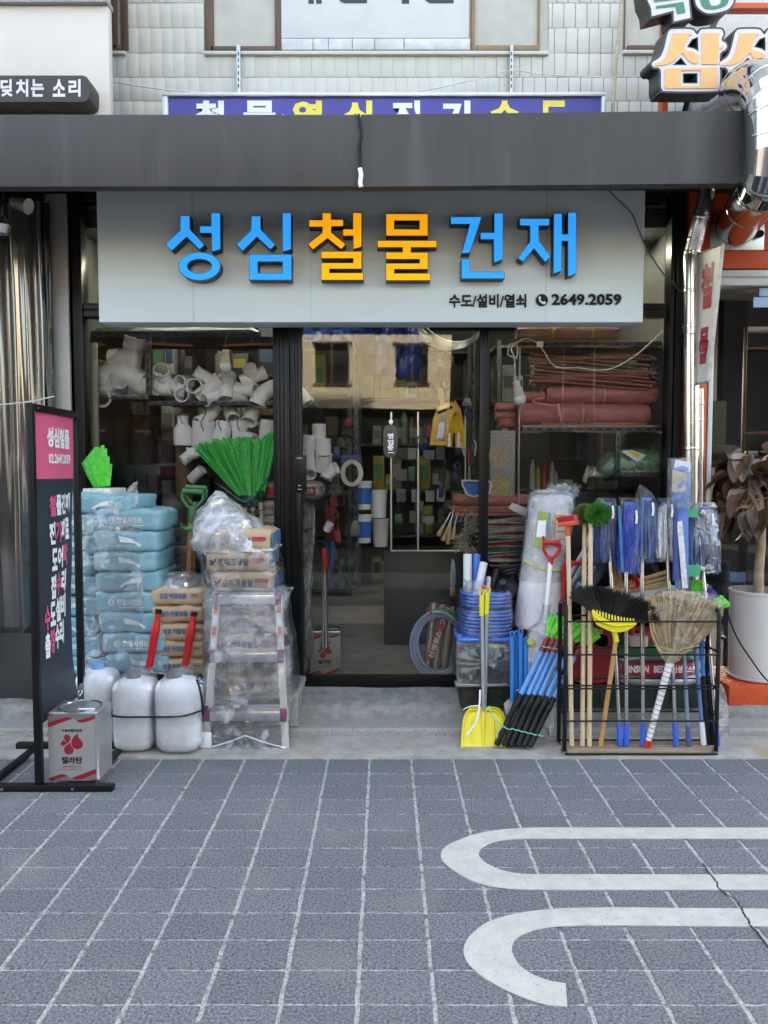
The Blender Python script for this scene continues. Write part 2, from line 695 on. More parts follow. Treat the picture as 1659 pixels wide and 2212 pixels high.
TW, TD = TDX - .013, TDY - .0075
tmesh = [tile_mb(TW, TD, i).mesh('tile', [TILE], 0) for i in range(6)]
rest = MB()
rows = []
y = TY0
while y > -.4:
    rows.append(y)
    y -= TDY
count = 0
ED = 3.806 - TY0 - .006
for r, yt in enumerate([None] + rows):
    for c in range(-20, 24):
        x = TX0 + c * TDX + .00725
        if yt is None:
            y0, dd = TY0 + .006, ED
        else:
            y0, dd = yt - TDY + .004, TD
        vis = y0 + dd > 1.93 and abs(x + TW / 2) < (y0 + dd) * .517 + .1
        if vis and count < 298:
            me = tmesh[random.randrange(6)] if yt is not None else tile_mb(TW, ED, c).mesh('tile', [TILE], 0)
            add('tile', me, None, pav, loc=(x, y0, random.uniform(-.0006, .0006)))
            count += 1
        elif abs(x) < XW - .3:
            tile_mb(TW, dd, c * 31 + r, rest, (x, y0))
o = add('tile', rest, TILE, pav, smooth=0)
o['kind'] = 'stuff'

def mark_poly(pts):
    return [G(829.5 + .5 * x, 1603.7 + .5 * y, .003) for x, y in pts]
M1 = smooth_path([(700, 367, 0), (600, 369, 0), (480, 379, 0), (380, 400, 0), (310, 427, 0), (274, 444, 0), (252, 464, 0), (245, 482, 0), (249, 502, 0), (266, 524, 0), (306, 554, 0), (370, 592, 0), (460, 620, 0), (570, 633, 0), (700, 636, 0)], 4)
M1i = smooth_path([(700, 569, 0), (600, 567, 0), (520, 554, 0), (450, 526, 0), (416, 497, 0), (410, 478, 0), (424, 455, 0), (470, 431, 0), (540, 419, 0), (620, 415, 0), (720, 415, 0)], 4)
m1 = [(2400, 368)] + [tuple(p)[:2] for p in M1] + [(2400, 636)] + [(2400, 571)] + [tuple(p)[:2] for p in M1i] + [(2400, 416)]
M2 = smooth_path([(1000, 712, 0), (800, 715, 0), (650, 726, 0), (530, 748, 0), (440, 780, 0), (384, 822, 0), (356, 856, 0), (344, 892, 0), (350, 930, 0), (376, 968, 0), (430, 1014, 0), (520, 1065, 0), (620, 1108, 0), (700, 1131, 0), (792, 1141, 0)], 4)
M2i = smooth_path([(785, 1040, 0), (715, 1028, 0), (640, 1000, 0), (590, 965, 0), (560, 920, 0), (553, 885, 0), (570, 850, 0), (620, 820, 0), (690, 802, 0), (790, 792, 0), (1000, 790, 0)], 4)
m2 = [(2500, 725)] + [tuple(p)[:2] for p in M2] + [tuple(p)[:2] for p in M2i] + [(2500, 800)]
for q, lab in ((m1, 'white painted road loop nearest the shop steps'), (m2, 'white painted hooked road stroke with a blunt lower end')):
    P = mark_poly(q)
    mb = MB()
    tri = tessellate_polygon([[Vector((p.x, p.y, 0)) for p in P]])
    n = len(P)
    mb.add(P + [p - Vector((0, 0, .003)) for p in P], [tuple(t) for t in tri] + [(i, (i + 1) % n, (i + 1) % n + n, i + n) for i in range(n)])
    o = add('road_marking', mb, PAINT, smooth=0)
    tag(o, lab, None, kind='structure')
    if q is m1:
        mk = o
cr = [(1380, 520), (1398, 552), (1412, 575), (1432, 596), (1444, 607), (1441, 628), (1470, 650), (1500, 668), (1530, 690), (1546, 722), (1560, 745), (1574, 770), (1585, 795), (1610, 818), (1630, 845), (1660, 880), (1700, 930)]
rn = random.Random(4)
cpts = []
for i in range(len(cr) - 1):
    for t in (0, .33, .66):
        cpts.append((cr[i][0] + (cr[i + 1][0] - cr[i][0]) * t + rn.uniform(-4, 4), cr[i][1] + (cr[i + 1][1] - cr[i][1]) * t))
mb = MB()
gp = [G(829.5 + .5 * x, 1603.7 + .5 * y, .0042) for x, y in cpts]
vs = []
for i, p in enumerate(gp):
    wd = .0015 + .0025 * abs(math.sin(i * 1.7))
    vs += [p + Vector((-wd, 0, 0)), p + Vector((wd, 0, 0))]
mb.add(vs, [(2 * i, 2 * i + 1, 2 * i + 3, 2 * i + 2) for i in range(len(gp) - 1)])
add('crack', mb, mat('crack_dirt', (.02, .02, .02), .95), pav, smooth=0)

# concrete apron, kerb and worn step: one profile swept along the street
def swept(name, prof, x0, x1, m, lab, amp=.004, step=.045):
    nx = int((x1 - x0) / step)
    mb = MB()
    def fn(u, v):
        k = v * (len(prof) - 1)
        i = min(int(k), len(prof) - 2)
        t = k - i
        yy = prof[i][0] + (prof[i + 1][0] - prof[i][0]) * t
        zz = prof[i][1] + (prof[i + 1][1] - prof[i][1]) * t
        x = x0 + (x1 - x0) * u
        q = Vector((x * 5, yy * 9, zz * 9))
        return (x, yy + noise.noise(q) * amp, zz + noise.noise(q + Vector((9, 3, 1))) * amp)
    mb.grid(fn, nx, (len(prof) - 1) * 4)
    o = add(name, mb, m, smooth=50)
    tag(o, lab, None, kind='structure')
    return o
swept('apron', [(3.808, -.01), (3.812, .008), (3.9, .012), (4.0, .012), (4.105, .014)], -XW, XW, CONC, 'pale stained concrete strip along the shop fronts', .0025)
GRAN = mat('granite_kerb', (.3, .29, .275), .85, var=.35, vs=120, det=3, bump=.5, bs=150, world=True, stain=((.36, .22, .1), 3.0, .66, .6))
swept('kerb', [(4.1, .0), (4.104, .05), (4.112, .056), (4.2, .057), (4.27, .06)], -XW, XW, GRAN, 'low granite kerb in front of the shop door', .001)
swept('doorstep', [(4.255, .05), (4.268, .095), (4.3, .128), (4.36, .14), (4.45, .158), (4.53, .172), (4.6, .176), (4.7, .172)], -XW, XW, CONCD, 'worn rough concrete step under the sliding door', .009)

# ================================================================== SHOP BUILDING
CREAM = mat('cream_wall_tile', (.53, .525, .475), .55, var=.06, vs=5, bump=.2, bs=160, rand=.03, world=True, stain=((.42, .4, .35), 2.4, .66, .4))
GROUT = mat('wall_mortar', (.47, .465, .42), .9, var=.1)
WINBR = mat('brown_window_frame', (.11, .055, .03), .45, var=.25, aniso=(8, 8, 1), bump=.1, bs=60)
WINOAK = mat('oak_window_frame', (.28, .16, .07), .45, var=.25, aniso=(8, 8, 1))
FROST = mat('frosted_pane', (.56, .59, .6), .3, var=.06, vs=3, bump=.3, bs=260)
FROSTD = mat('dim_frosted_pane', (.2, .175, .135), .25, var=.2, vs=3, bump=.5, bs=260)
YW = 4.75
bld = thing('shop_building', 'cream tiled upper storey above the hardware shop', 'building', (0, YW, 0))
mb = MB().box((-2.05, YW, 3.02), (2.05, YW + .25, 15.6))
mb.box((-1.95, YW + .3, 3.3), (1.95, 9.6, 15.6))
add('wall', mb, GROUT, bld)

def vb(mb, x0, y0, x1, y1, Y, d, bev=0., mi=0):
    """a box whose front face, at distance Y, shows at these picture measures; d is its depth"""
    a, b = A(x0, y1, Y), A(x1, y0, Y)
    return mb.box((a.x, Y, a.z), (b.x, Y + d, b.z), bev, mi)

rowv = [-97, -44, 9, 63, 117, 169, 220, 272, 322]
holes = [(200, -400, 270, 117), (442, -400, 1184, 117), (1349, -400, 1452, 117)]
rn = random.Random(11)
tshare = {}
for r in range(len(rowv) - 1):
    y0, y1 = rowv[r], rowv[r + 1]
    x = 214 + rn.uniform(0, 25)
    while x < 1475:
        xe = x + 24.9
        a, b = x, xe
        for hx0, hy0, hx1, hy1 in holes:
            if y0 < hy1 - 3 and y1 > hy0:
                if a >= hx0 - 3 and b <= hx1 + 3: a = b
                elif a < hx0 < b: b = hx0
                elif a < hx1 < b: a = hx1
        if b - a > 4:
            p, q = A(a + .25, y1 - .45, YW), A(b - .25, y0 + .45, YW)
            k = (round((q.x - p.x) * 500), round((q.z - p.z) * 500))
            if k not in tshare:
                tshare[k] = MB().box((0, -.012, 0), (q.x - p.x, .002, q.z - p.z), .0012).mesh('tile', [CREAM], 35)
            add('tile', tshare[k], None, bld, loc=(p.x, YW + rn.uniform(-.0012, .0008), p.z))
        x = xe

def window(frames, panes, dep, mf, mp, par, mull=(), Y=YW - .02):
    """frame outer box, pane boxes in picture measures"""
    mb = MB()
    for f in frames:
        vb(mb, *f, Y, .06, .003)
    w_ = add('window', mb, mf, par)
    for p in panes:
        add('pane', vb(MB(), *p, Y + .03, .02), mp, w_)
    return w_
zt = -420
window([(236, zt, 243, 104), (261, zt, 268, 108), (243, 97, 261, 108)], [(243, zt, 261, 97)], 0, WINBR, FROST, bld)
window([(443, zt, 455, 108), (455, 99, 598, 108), (594, zt, 606, 108)], [(455, zt, 594, 99)], 0, WINBR, FROST, bld)
window([(1018, zt, 1029, 108), (1029, 97, 1163, 108), (1162, zt, 1172, 108)], [(1029, zt, 1162, 97)], 0, WINOAK, FROSTD, bld)
window([(1349, zt, 1356, 106), (1356, 97, 1440, 106), (1438, zt, 1446, 106)], [(1356, zt, 1438, 97)], 0, WINBR, mat('yellowed_pane', (.5, .5, .38), .3, var=.1, bump=.5, bs=60), bld)
mb = MB()
vb(mb, 440, 109, 1186, 117, YW - .035, .06, .004)
vb(mb, 1346, 107, 1450, 115, YW - .035, .06, .004)
vb(mb, 232, 109, 270, 116, YW - .035, .06, .004)
add('sill', mb, CREAM, bld)
# white board filling the middle window bay
bd = thing('window_board', 'white board with bold black lettering filling the upstairs middle window', 'sign', A(812, 108, YW))
BOARD = mat('white_board', (.6, .62, .63), .45, var=.07, vs=4, stain=((.45, .46, .46), 3, .6, .5))
add('board', vb(MB(), 608, zt, 1016, 82, YW - .03, .04, .002), BOARD, bd)
mb = MB()
for i, (x0, x1) in enumerate(((608, 676), (676, 709), (709, 761), (761, 809), (809, 873), (873, 1016))):
    vb(mb, x0 + .5, 83, x1 - .5, 107, YW - .028 - .003 * (i % 2), .04, .002)
add('lower_strip', mb, mat('white_board_strip', (.55, .57, .58), .5, var=.2, vs=12), bd)
mb = MB()
YB = YW - .032
fb = lambda x, y, k: A(x, y, YB + .001 * k)
for x0, x1, b in ((666, 678, 8), (683, 695, 8), (868, 884, 8)):
    mb.prism([(x0, -90), (x1, -90), (x1, b), (x0, b)], [], fb, 1)
for x0, x1 in ((731, 793), (917, 980)):
    mb.prism([(x0, -40), (x0 + 14, -40), (x0 + 14, -12), (x0 + 18, -6), (x1, -6), (x1, 7), (x0 + 12, 7), (x0 + 3, 2), (x0, -8)], [], fb, 1)
add('lettering', mb, mat('black_vinyl', (.02, .022, .03), .4), bd, smooth=0)

# slotted brackets and wires on the upper wall
GALV = mat('galvanised', (.5, .52, .52), .45, .7, .15)
for bx, lab in ((515, 'slotted metal bracket on the tiled wall below the left frosted window'), (1105, 'slotted metal bracket on the tiled wall below the brown frosted window')):
    mb = MB()
    vb(mb, bx - 3.5, 97, bx + 3.5, 200, YW - .05, .008, .001)
    vb(mb, bx + 2.2, 97, bx + 3.8, 200, YW - .042, .03)
    for i in range(6):
        vb(mb, bx - 1, 112 + i * 14, bx + 1, 119 + i * 14, YW - .053, .004, 0, 1)
    single('bracket', mb, [GALV, BLACKT], lab, 'bracket', 'slotted brackets on the wall')
CABW = mat('white_cable', (.6, .6, .58), .5)
mb = MB().tube(smooth_path([A(242, 176, 4.66), A(300, 186, 4.66), A(360, 194, 4.66), A(420, 199, 4.66)]), .004, 6)
single('cable', mb, CABW, 'thin white cable running to the left end of the blue sign', 'cable', 'thin cables on the upper wall')
mb = MB().tube(smooth_path([A(905, 197, 4.66), A(960, 187, 4.66), A(1030, 170, 4.66), A(1105, 152, 4.66), A(1170, 160, 4.66), A(1300, 167, 4.66), A(1410, 164, 4.66), A(1480, 160, 4.66)]), .0035, 6)
single('cable', mb, CABW, 'thin cable looped over the right bracket above the blue sign', 'cable', 'thin cables on the upper wall')
mb = MB().tube(smooth_path([A(1345, -30, 4.62), A(1340, 40, 4.62), A(1332, 120, 4.62), A(1328, 170, 4.62), A(1323, 250, 4.62)]), .012, 8)
single('hose', mb, mat('tan_wrap', (.45, .38, .28), .8, var=.25, vs=40, bump=.6, bs=80), 'tan wrapped pipe hanging down the tiled wall beside the right window', 'pipe')

# blue sign box half hidden by the canopy
sg = thing('blue_sign', 'old blue sign box with white and yellow letters cut off by the canopy', 'sign', A(830, 300, 4.6))
BLUES = mat('blue_sign_face', (.045, .04, .3), .4, var=.12, vs=3, stain=((.07, .07, .36), 6, .6, .5))
YS = 4.55
mb = MB()
vb(mb, 350, 198, 1308, 207, YS, .14, .008)
vb(mb, 350, 207, 362, 330, YS, .14, .006)
vb(mb, 1298, 207, 1308, 330, YS, .14, .006)
add('frame', mb, mat('white_metal_frame', (.6, .6, .6), .4, .4, .12), sg)
add('face', vb(MB(), 361, 206, 1299, 330, YS + .02, .1), BLUES, sg)
for ch, x0, x1, yl in (('철', 421, 486, 0), ('물', 526, 595, 0), ('.', 606, 617, 0), ('열', 632, 698, 1), ('쇠', 741, 804, 1), ('전', 846, 909, 0), ('기', 953, 1016, 0), ('수', 1058, 1122, 1), ('도', 1166, 1227, 1)):
    write(ch, x0, 217 if ch != '.' else 247, x1, 287 if ch != '.' else 256, YS + .02, MATS.get('sign_yellow') or mat('sign_yellow', (.85, .7, .1), .5) if yl else WHITET, sg, bold=.045, name='lettering')

# ================================================================== CANOPY
CANO = mat('canopy_sheet', (.05, .047, .045), .65, .0, .14, 9, bump=.35, bs=90, aniso=(1, 1, .12), stain=((.1, .095, .09), 5, .58, .5))
SOFF = mat('canopy_soffit', (.03, .03, .032), .6)
cn = thing('canopy', 'long dark grey canopy fascia across the shop fronts', 'canopy', A(800, 400, 3.8))
YFA = 3.72
zl0, zl1 = A(400, 403, YFA).z, A(400, 247.5, YFA).z
xm = A(779, 300, YFA).x
mb = MB().box((-3.6, YFA, zl0), (xm - .002, YFA + .065, zl1), .002)
add('fascia_panel', mb, CANO, cn)
mb = MB()
x1, dz = 2.6, .025
bx = [(xm + .002, 0), (x1, dz)]
vs = []
for x, d in bx:
    for yy in (YFA + .002, YFA + .067):
        vs += [(x, yy, zl0 + d), (x, yy, zl1 + .001 + d * 1.1)]
mb.add(vs, [(0, 1, 5, 4), (2, 6, 7, 3), (0, 2, 3, 1), (4, 5, 7, 6), (1, 3, 7, 5), (0, 4, 6, 2)])
add('fascia_panel', mb, CANO, cn)
mb = MB().box((-3.6, YFA + .075, 3.18), (x1, 4.76, 3.22)).box((-3.6, YFA + .075, 3.23), (x1, 4.74, 3.26))
add('soffit', mb, SOFF, cn)
rag = [(775, 247, YFA - .005), (777, 262, YFA - .007), (781, 290, YFA - .007), (776, 320, YFA - .007), (779, 345, YFA - .008), (777, 364, YFA - .01)]
mb = MB().tube(smooth_path([A(1310, 404, 4.1), A(1328, 424, 4.25), A(1345, 440, 4.31), A(1366, 464, 4.33), A(1382, 502, 4.33), A(1402, 545, 4.36), A(1432, 590, 4.44), A(1455, 612, 4.5), A(1464, 626, 4.53), A(1476, 630, 4.56)]), .0042, 6)
single('cable', mb, mat('grey_cable', (.09, .085, .08), .5), 'dark cable hanging across the right end of the pale shop sign', 'cable', smooth=60)
cb = thing('cable', 'black cable with white taped end dangling over the canopy joint', 'cable', A(778, 400, 3.94))
add('cord', MB().tube(smooth_path([A(*p) for p in rag]), .006, 6), BLACKP, cb)
mb = MB().tube(smooth_path([A(777, 363, YFA - .012), A(780, 378, YFA - .014), A(778, 393, YFA - .012), A(780, 404, YFA - .01)], 3), .011, 8, flat=.6)
add('tape', mb, WHITEP, cb)

# ================================================================== MAIN SIGN
ms = thing('shop_sign', 'wide pale grey shop sign with blue and orange channel letters', 'sign', A(805, 695, 4.36))
YM = 4.35
SIGNF = mat('sign_sheet', (.63, .72, .745), .5, var=.03, vs=2, stain=((.42, .46, .47), 2.6, .7, .35))
mb = vb(MB(), 214, 411, 1394, 696, YM, .16, .003)
add('sign_box', mb, SIGNF, ms)
for x in (416, 671, 927, 1180):
    add('seam', vb(MB(), x, 412, x + .35, 695, YM - .0006, .002), mat('seam_line', (.53, .61, .63), .7), ms)
CANS = mat('channel_letter_side', (.014, .016, .022), .4)
SKY = mat('blue_letter_face', (.0, .16, .7), .6, var=.02, spec=.0)
ORG = mat('orange_letter_face', (.85, .42, .02), .6, var=.03, spec=.0)
for m_, e_, s_ in ((SKY, (.0, .29, 1.), .13), (ORG, (1., .43, .03), .085)):      # lit channel letters
    m_.node_tree.nodes['Principled BSDF'].inputs['Emission Color'].default_value = (*e_, 1)
    m_.node_tree.nodes['Principled BSDF'].inputs['Emission Strength'].default_value = s_
ca = lambda p: (331.8 + .3 * p[0], 431.3 + .3 * p[1])
cbm = lambda p: (801.85 + .3 * p[0], 431.3 + .3 * p[1])
LET = [
    (ca, SKY, [[(193, 115), (262, 115), (264, 215), (370, 325), (332, 362), (238, 270), (130, 372), (84, 325), (190, 222)]], []),
    (ca, SKY, [[(414, 95), (482, 95), (483, 358), (418, 378), (416, 243), (331, 243), (331, 190), (414, 190)]], []),
    (ca, SKY, [ellipse(331, 480, 152, 103)], [ellipse(331, 480, 87, 50, 28)]),
    (ca, SKY, [[(703, 117), (772, 117), (774, 215), (880, 325), (840, 362), (744, 270), (642, 372), (595, 325), (700, 222)]], []),
    (ca, SKY, [[(926, 95), (992, 95), (992, 360), (928, 378)]], []),
    (ca, SKY, [[(687, 393), (995, 393), (995, 580), (687, 580)]], [[(752, 448), (928, 448), (928, 528), (752, 528)]]),
    (ca, ORG, [[(1214, 95), (1280, 95), (1280, 143), (1368, 143), (1368, 193), (1282, 195), (1280, 235), (1385, 322), (1352, 360), (1252, 280), (1146, 362), (1111, 322), (1214, 238), (1214, 198), (1118, 198), (1118, 146), (1214, 146)]], []),
    (ca, ORG, [[(1434, 95), (1500, 95), (1500, 340), (1438, 358), (1436, 262), (1362, 262), (1362, 212), (1434, 212)]], []),
    (ca, ORG, [[(1206, 372), (1500, 372), (1500, 500), (1268, 500), (1268, 527), (1512, 527), (1512, 580), (1206, 580), (1206, 455), (1436, 455), (1436, 424), (1206, 424)]], []),
    (cbm, ORG, [[(105, 102), (410, 102), (410, 262), (105, 262)]], [[(168, 153), (346, 153), (346, 212), (168, 212)]]),
    (cbm, ORG, [[(44, 294), (474, 294), (474, 345), (288, 345), (288, 380), (410, 380), (410, 502), (168, 502), (168, 530), (427, 530), (427, 583), (105, 583), (105, 458), (347, 458), (347, 430), (105, 430), (105, 378), (225, 378), (225, 345), (44, 345)]], []),
    (cbm, SKY, [[(571, 123), (798, 123), (712, 385), (648, 388), (708, 178), (571, 178)]], []),
    (cbm, SKY, [[(884, 97), (950, 97), (950, 432), (882, 455), (880, 288), (785, 288), (785, 237), (884, 237)]], []),
    (cbm, SKY, [[(648, 427), (712, 427), (712, 517), (962, 517), (960, 570), (648, 570)]], []),
    (cbm, SKY, [[(1068, 136), (1284, 136), (1284, 187), (1208, 190), (1208, 295), (1296, 412), (1252, 452), (1172, 355), (1092, 450), (1053, 420), (1142, 302), (1142, 190), (1068, 187)]], []),
    (cbm, SKY, [[(1313, 100), (1375, 100), (1375, 248), (1415, 248), (1415, 92), (1478, 92), (1478, 535), (1415, 555), (1415, 300), (1374, 300), (1372, 515), (1310, 535)]], []),
]
YL = YM - .075
for f, fm, outs, hol in LET:
    for o_ in outs:
        pts = [f(p) for p in o_]
        hp = [[f(p) for p in h] for h in hol]
        mb = MB()
        bk = lambda x, y, k: A(x, y, YL) + Vector((0, .07 * k, 0))
        mb.prism(pts, hp, bk, 1)
        L0 = add('channel_letter', mb, CANS, ms, smooth=30)
        ip = offset_poly(pts, 1.1)
        ih = [offset_poly(h, -1.1) for h in hp]
        mb = MB()
        fr_ = lambda x, y, k: A(x, y, YL) + Vector((0, -.003, 0)) if k == 0 else A(x, y, YL) + Vector((0, .0005, 0))
        mb.prism(ip, ih, fr_, 1)
        add('letter_face', mb, fm, L0, smooth=30)
def solid_text(s, x0, y0, x1, y1, Y, m, parent, bold, d):
    p0 = A(x0, y1, Y); u = A(x1, y1, Y) - p0; v = A(x0, y0, Y) - p0
    mb = MB()
    text_into(mb, s, p0, u, v, bold, 0, (0, -d, 0))
    return add('lettering', mb, m, parent, smooth=0)
solid_text('수도/설비/열쇠', 970, 635, 1137, 664, YM - .009, BLACKT, ms, .022, .01)
solid_text('2649.2059', 1192, 634, 1343, 659, YM - .009, BLACKT, ms, .03, .01)
mb = MB()
bk = lambda x, y, k: A(x, y, YM - .009) + Vector((0, .009 * k, 0))
mb.prism(ellipse(1171, 648, 13, 13, 28), [], bk, 1)
ph = add('phone_symbol', mb, BLACKT, ms)
hs = smooth_closed([(1164.5, 641), (1167.5, 640.5), (1168.5, 644), (1167, 646.5), (1170, 650.5), (1173.5, 652), (1175.5, 650.5), (1179, 653), (1178, 656), (1174, 657), (1168, 653.5), (1164, 647.5)], 3)
mb = MB()
bk2 = lambda x, y, k: A(x, y, YM - .011) + Vector((0, .0015 * k, 0))
mb.prism(hs, [], bk2, 1)
add('handset', mb, SIGNF, ph)

# ================================================================== SHOPFRONT AND INTERIOR SHELL
YF = 4.55
sf = thing('shopfront', 'black framed glass shopfront of the hardware shop', 'shopfront', A(805, 1490, YF))
mb = MB()
for b in ((143, 410, 152, 1500), (152.5, 410, 172, 1500), (1438, 410, 1454, 1500), (1454.5, 410, 1466, 1500)):
    vb(mb, *b, YF, .1, .002)
vb(mb, 172, 411, 1438, 434, YF + .01, .08, .002)
for b in ((172, 655, 1438, 668), (172, 669, 1438, 684)):
    vb(mb, *b, YF + .008, .08, .002)
add('frame', mb, BLACKF, sf)
def post(x0, x1, y0, y1, Y):
    mb = MB()
    vb(mb, x0, y0, x1, y1, Y, .07, .001)
    n = 3
    for i in range(n):
        a = x0 + (x1 - x0) * (.15 + .28 * i)
        vb(mb, a, y0 + 1, a + (x1 - x0) * .14, y1 - 1, Y - .004, .006, .001)
    return mb
add('post', post(595, 624, 684, 1490, YF), BLACKF, sf)
add('post', post(1034, 1058, 684, 1490, YF), BLACKF, sf)
mb = MB()
vb(mb, 172, 1460, 595, 1490, YF + .01, .07, .002)
vb(mb, 1058, 1460, 1438, 1490, YF + .01, .07, .002)
add('bottom_rail', mb, BLACKF, sf)
def pane(x0, y0, x1, y1, Y, par, name='pane'):
    a, b = A(x0, y1, Y), A(x1, y0, Y)
    mb = MB().add([(a.x, Y, a.z), (b.x, Y, a.z), (b.x, Y, b.z), (a.x, Y, b.z)], [(0, 1, 2, 3)])
    return add(name, mb, GLASS, par, smooth=0)
pane(172, 434, 1438, 655, YF + .05, sf)
pane(172, 684, 595, 1460, YF + .05, sf)
pane(1058, 684, 1438, 1460, YF + .05, sf)
YD = 4.52
door = MB()
vb(door, 632, 690, 651, 1486, YD, .045, .001)
for i in range(3):
    vb(door, 634 + i * 6, 691, 637 + i * 6, 1459, YD - .003, .006, .0008)
vb(door, 651, 1460, 1032, 1486, YD, .045, .001)
vb(door, 651, 690, 1032, 704, YD, .045, .001)
vb(door, 1032, 690, 1044, 1486, YD, .025, .001)
dr = add('door', door, BLACKF, sf)
pane(651, 704, 1032, 1460, YD + .025, dr)
lk = MB()
vb(lk, 638, 982, 661, 1062, YD - .03, .03, .004)
vb(lk, 640, 1064, 650, 1190, YD - .022, .022, .004)
vb(lk, 644, 1048, 650, 1050, YD - .032, .003, 0, 1)
vb(lk, 643, 1056, 652, 1058, YD - .032, .003, 0, 1)
vb(lk, 641, 989, 652, 990.5, YD - .032, .003, 0, 1)
add('lock', lk, [BLACKS, STEELD], dr)
st = MB()
YSK = YD + .018
rr = [(831, 925), (835, 919), (842, 917), (849, 919), (855, 924), (858.5, 934), (858.5, 970), (856, 980), (850, 987), (841, 989), (833, 985), (829, 976), (828, 965), (828, 935)]
st.prism(smooth_closed(rr, 3), [], lambda x, y, k: A(x, y, YSK + .003 * k), 1)
stk = add('open_tag', st, mat('dark_acrylic', (.035, .033, .045), .25), dr)
mb = MB()
for ch, y0, y1 in (('영', 936, 948), ('업', 949.5, 960.5), ('중', 961.5, 973)):
    p0 = A(837, y1, YSK - .003)
    text_into(mb, ch, p0, A(850, y1, YSK - .003) - p0, A(837, y0, YSK - .003) - p0, .03)
vb(mb, 838, 977, 851, 978.5, YSK - .003, .001)
add('lettering', mb, WHITET, dr, smooth=0)
mb = MB().lathe([(0, 0), (4.6 * K(YD), .004), (4.6 * K(YD), .006)], A(844.5, 911, YD + .012), 16, M=Matrix.Rotation(R(90), 3, 'X'))
add('suction_hook', mb, WHITEP, dr)
mb = MB()
for x0, y0, x1, y1 in ((659, 1044, 743, 1065), (659, 1068, 743, 1093)):
    for b in ((x0, y0, x1, y0 + 1.2), (x0, y1 - 1.2, x1, y1), (x0, y0 + 1.2, x0 + 1.2, y1 - 1.2), (x1 - 1.2, y0 + 1.2, x1, y1 - 1.2)):
        vb(mb, *b, YD + .022, .001)
add('sticker_frame', mb, BLACKT, dr, smooth=0)
for s_, x0, y0, x1, y1 in (('앞으로 밀어', 676, 1049, 740, 1060), ('밀어주세요', 666, 1079, 708, 1090)):
    mb = MB()
    p0 = A(x1, y1, YD + .021); u = A(x0, y1, YD + .021) - p0; v = A(x1, y0, YD + .021) - p0
    text_into(mb, s_, p0, u, v, .01)
    add('lettering', mb, BLACKT, dr, smooth=0)

# the room behind the glass
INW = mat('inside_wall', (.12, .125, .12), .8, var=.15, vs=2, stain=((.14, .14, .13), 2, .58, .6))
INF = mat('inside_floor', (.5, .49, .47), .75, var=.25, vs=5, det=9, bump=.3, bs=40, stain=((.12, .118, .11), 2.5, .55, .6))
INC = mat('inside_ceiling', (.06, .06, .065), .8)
X0, X1, YB1 = -1.9, 1.78, 8.0
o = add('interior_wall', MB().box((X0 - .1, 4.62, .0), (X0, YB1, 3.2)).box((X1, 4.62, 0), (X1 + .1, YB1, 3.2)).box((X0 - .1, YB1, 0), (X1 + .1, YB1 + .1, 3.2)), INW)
tag(o, 'grey side and back walls inside the shop', None, kind='structure')
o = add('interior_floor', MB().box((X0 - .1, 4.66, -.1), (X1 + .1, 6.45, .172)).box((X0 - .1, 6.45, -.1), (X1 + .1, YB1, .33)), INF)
tag(o, 'worn concrete floor inside the shop with a step at the back', None, kind='structure')
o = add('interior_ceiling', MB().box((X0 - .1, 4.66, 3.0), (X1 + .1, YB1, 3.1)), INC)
tag(o, 'dark ceiling inside the shop', None, kind='structure')

# ================================================================== LEFT NEIGHBOUR
WPAN = mat('cream_sign_sheet', (.62, .57, .52), .5, var=.04, vs=2, bump=.05, bs=200)
ls = thing('blank_sign', 'large blank cream sign sheet with a black name strip on the left neighbour', 'sign', A(120, 247, 4.2))
mb = MB()
a, b = A(239, 300, 4.2), A(0, 12, 4.2)
mb.box((-3.6, 4.2, a.z), (a.x, 4.255, b.z), .004)
add('panel', mb, WPAN, ls)
add('cap_strip', MB().box((-3.6, 4.17, b.z + .001), (a.x + .004, 4.27, b.z + .03), .003), mat('grey_cap', (.32, .31, .3), .5, var=.3, vs=90), ls)
add('upper_panel', MB().box((-3.6, 4.22, b.z + .031), (a.x - .006, 4.26, b.z + 1.2)), mat('grey_stucco', (.42, .4, .38), .8, var=.3, vs=120, bump=.5, bs=200), ls)
mb = MB()
Y_ = 4.06
pts = [(-120, 163), (178, 163), (187, 166), (192, 175), (193, 183), (193, 205), (191, 213), (184, 219), (178, 220), (-120, 220)]
mb.prism(pts, [], lambda x, y, k: A(x, y, Y_) + Vector((0, .135 * k, 0)), 1)
strip = add('name_strip', mb, mat('dark_brown_sheet', (.035, .028, .025), .45, var=.2), ls, smooth=25)
mb = MB()
for s_, x0, x1 in (('부', -36, -4), ('딪', 1, 27), ('치', 34, 61), ('는', 67, 95), ('소', 114, 141), ('리', 148, 174)):
    p0 = A(x0, 209, Y_ - .002)
    text_into(mb, s_, p0, A(x1, 209, Y_ - .002) - p0, A(x0, 171, Y_ - .002) - p0, .035)
add('lettering', mb, mat('lilac_white', (.72, .7, .76), .5), strip, smooth=0)
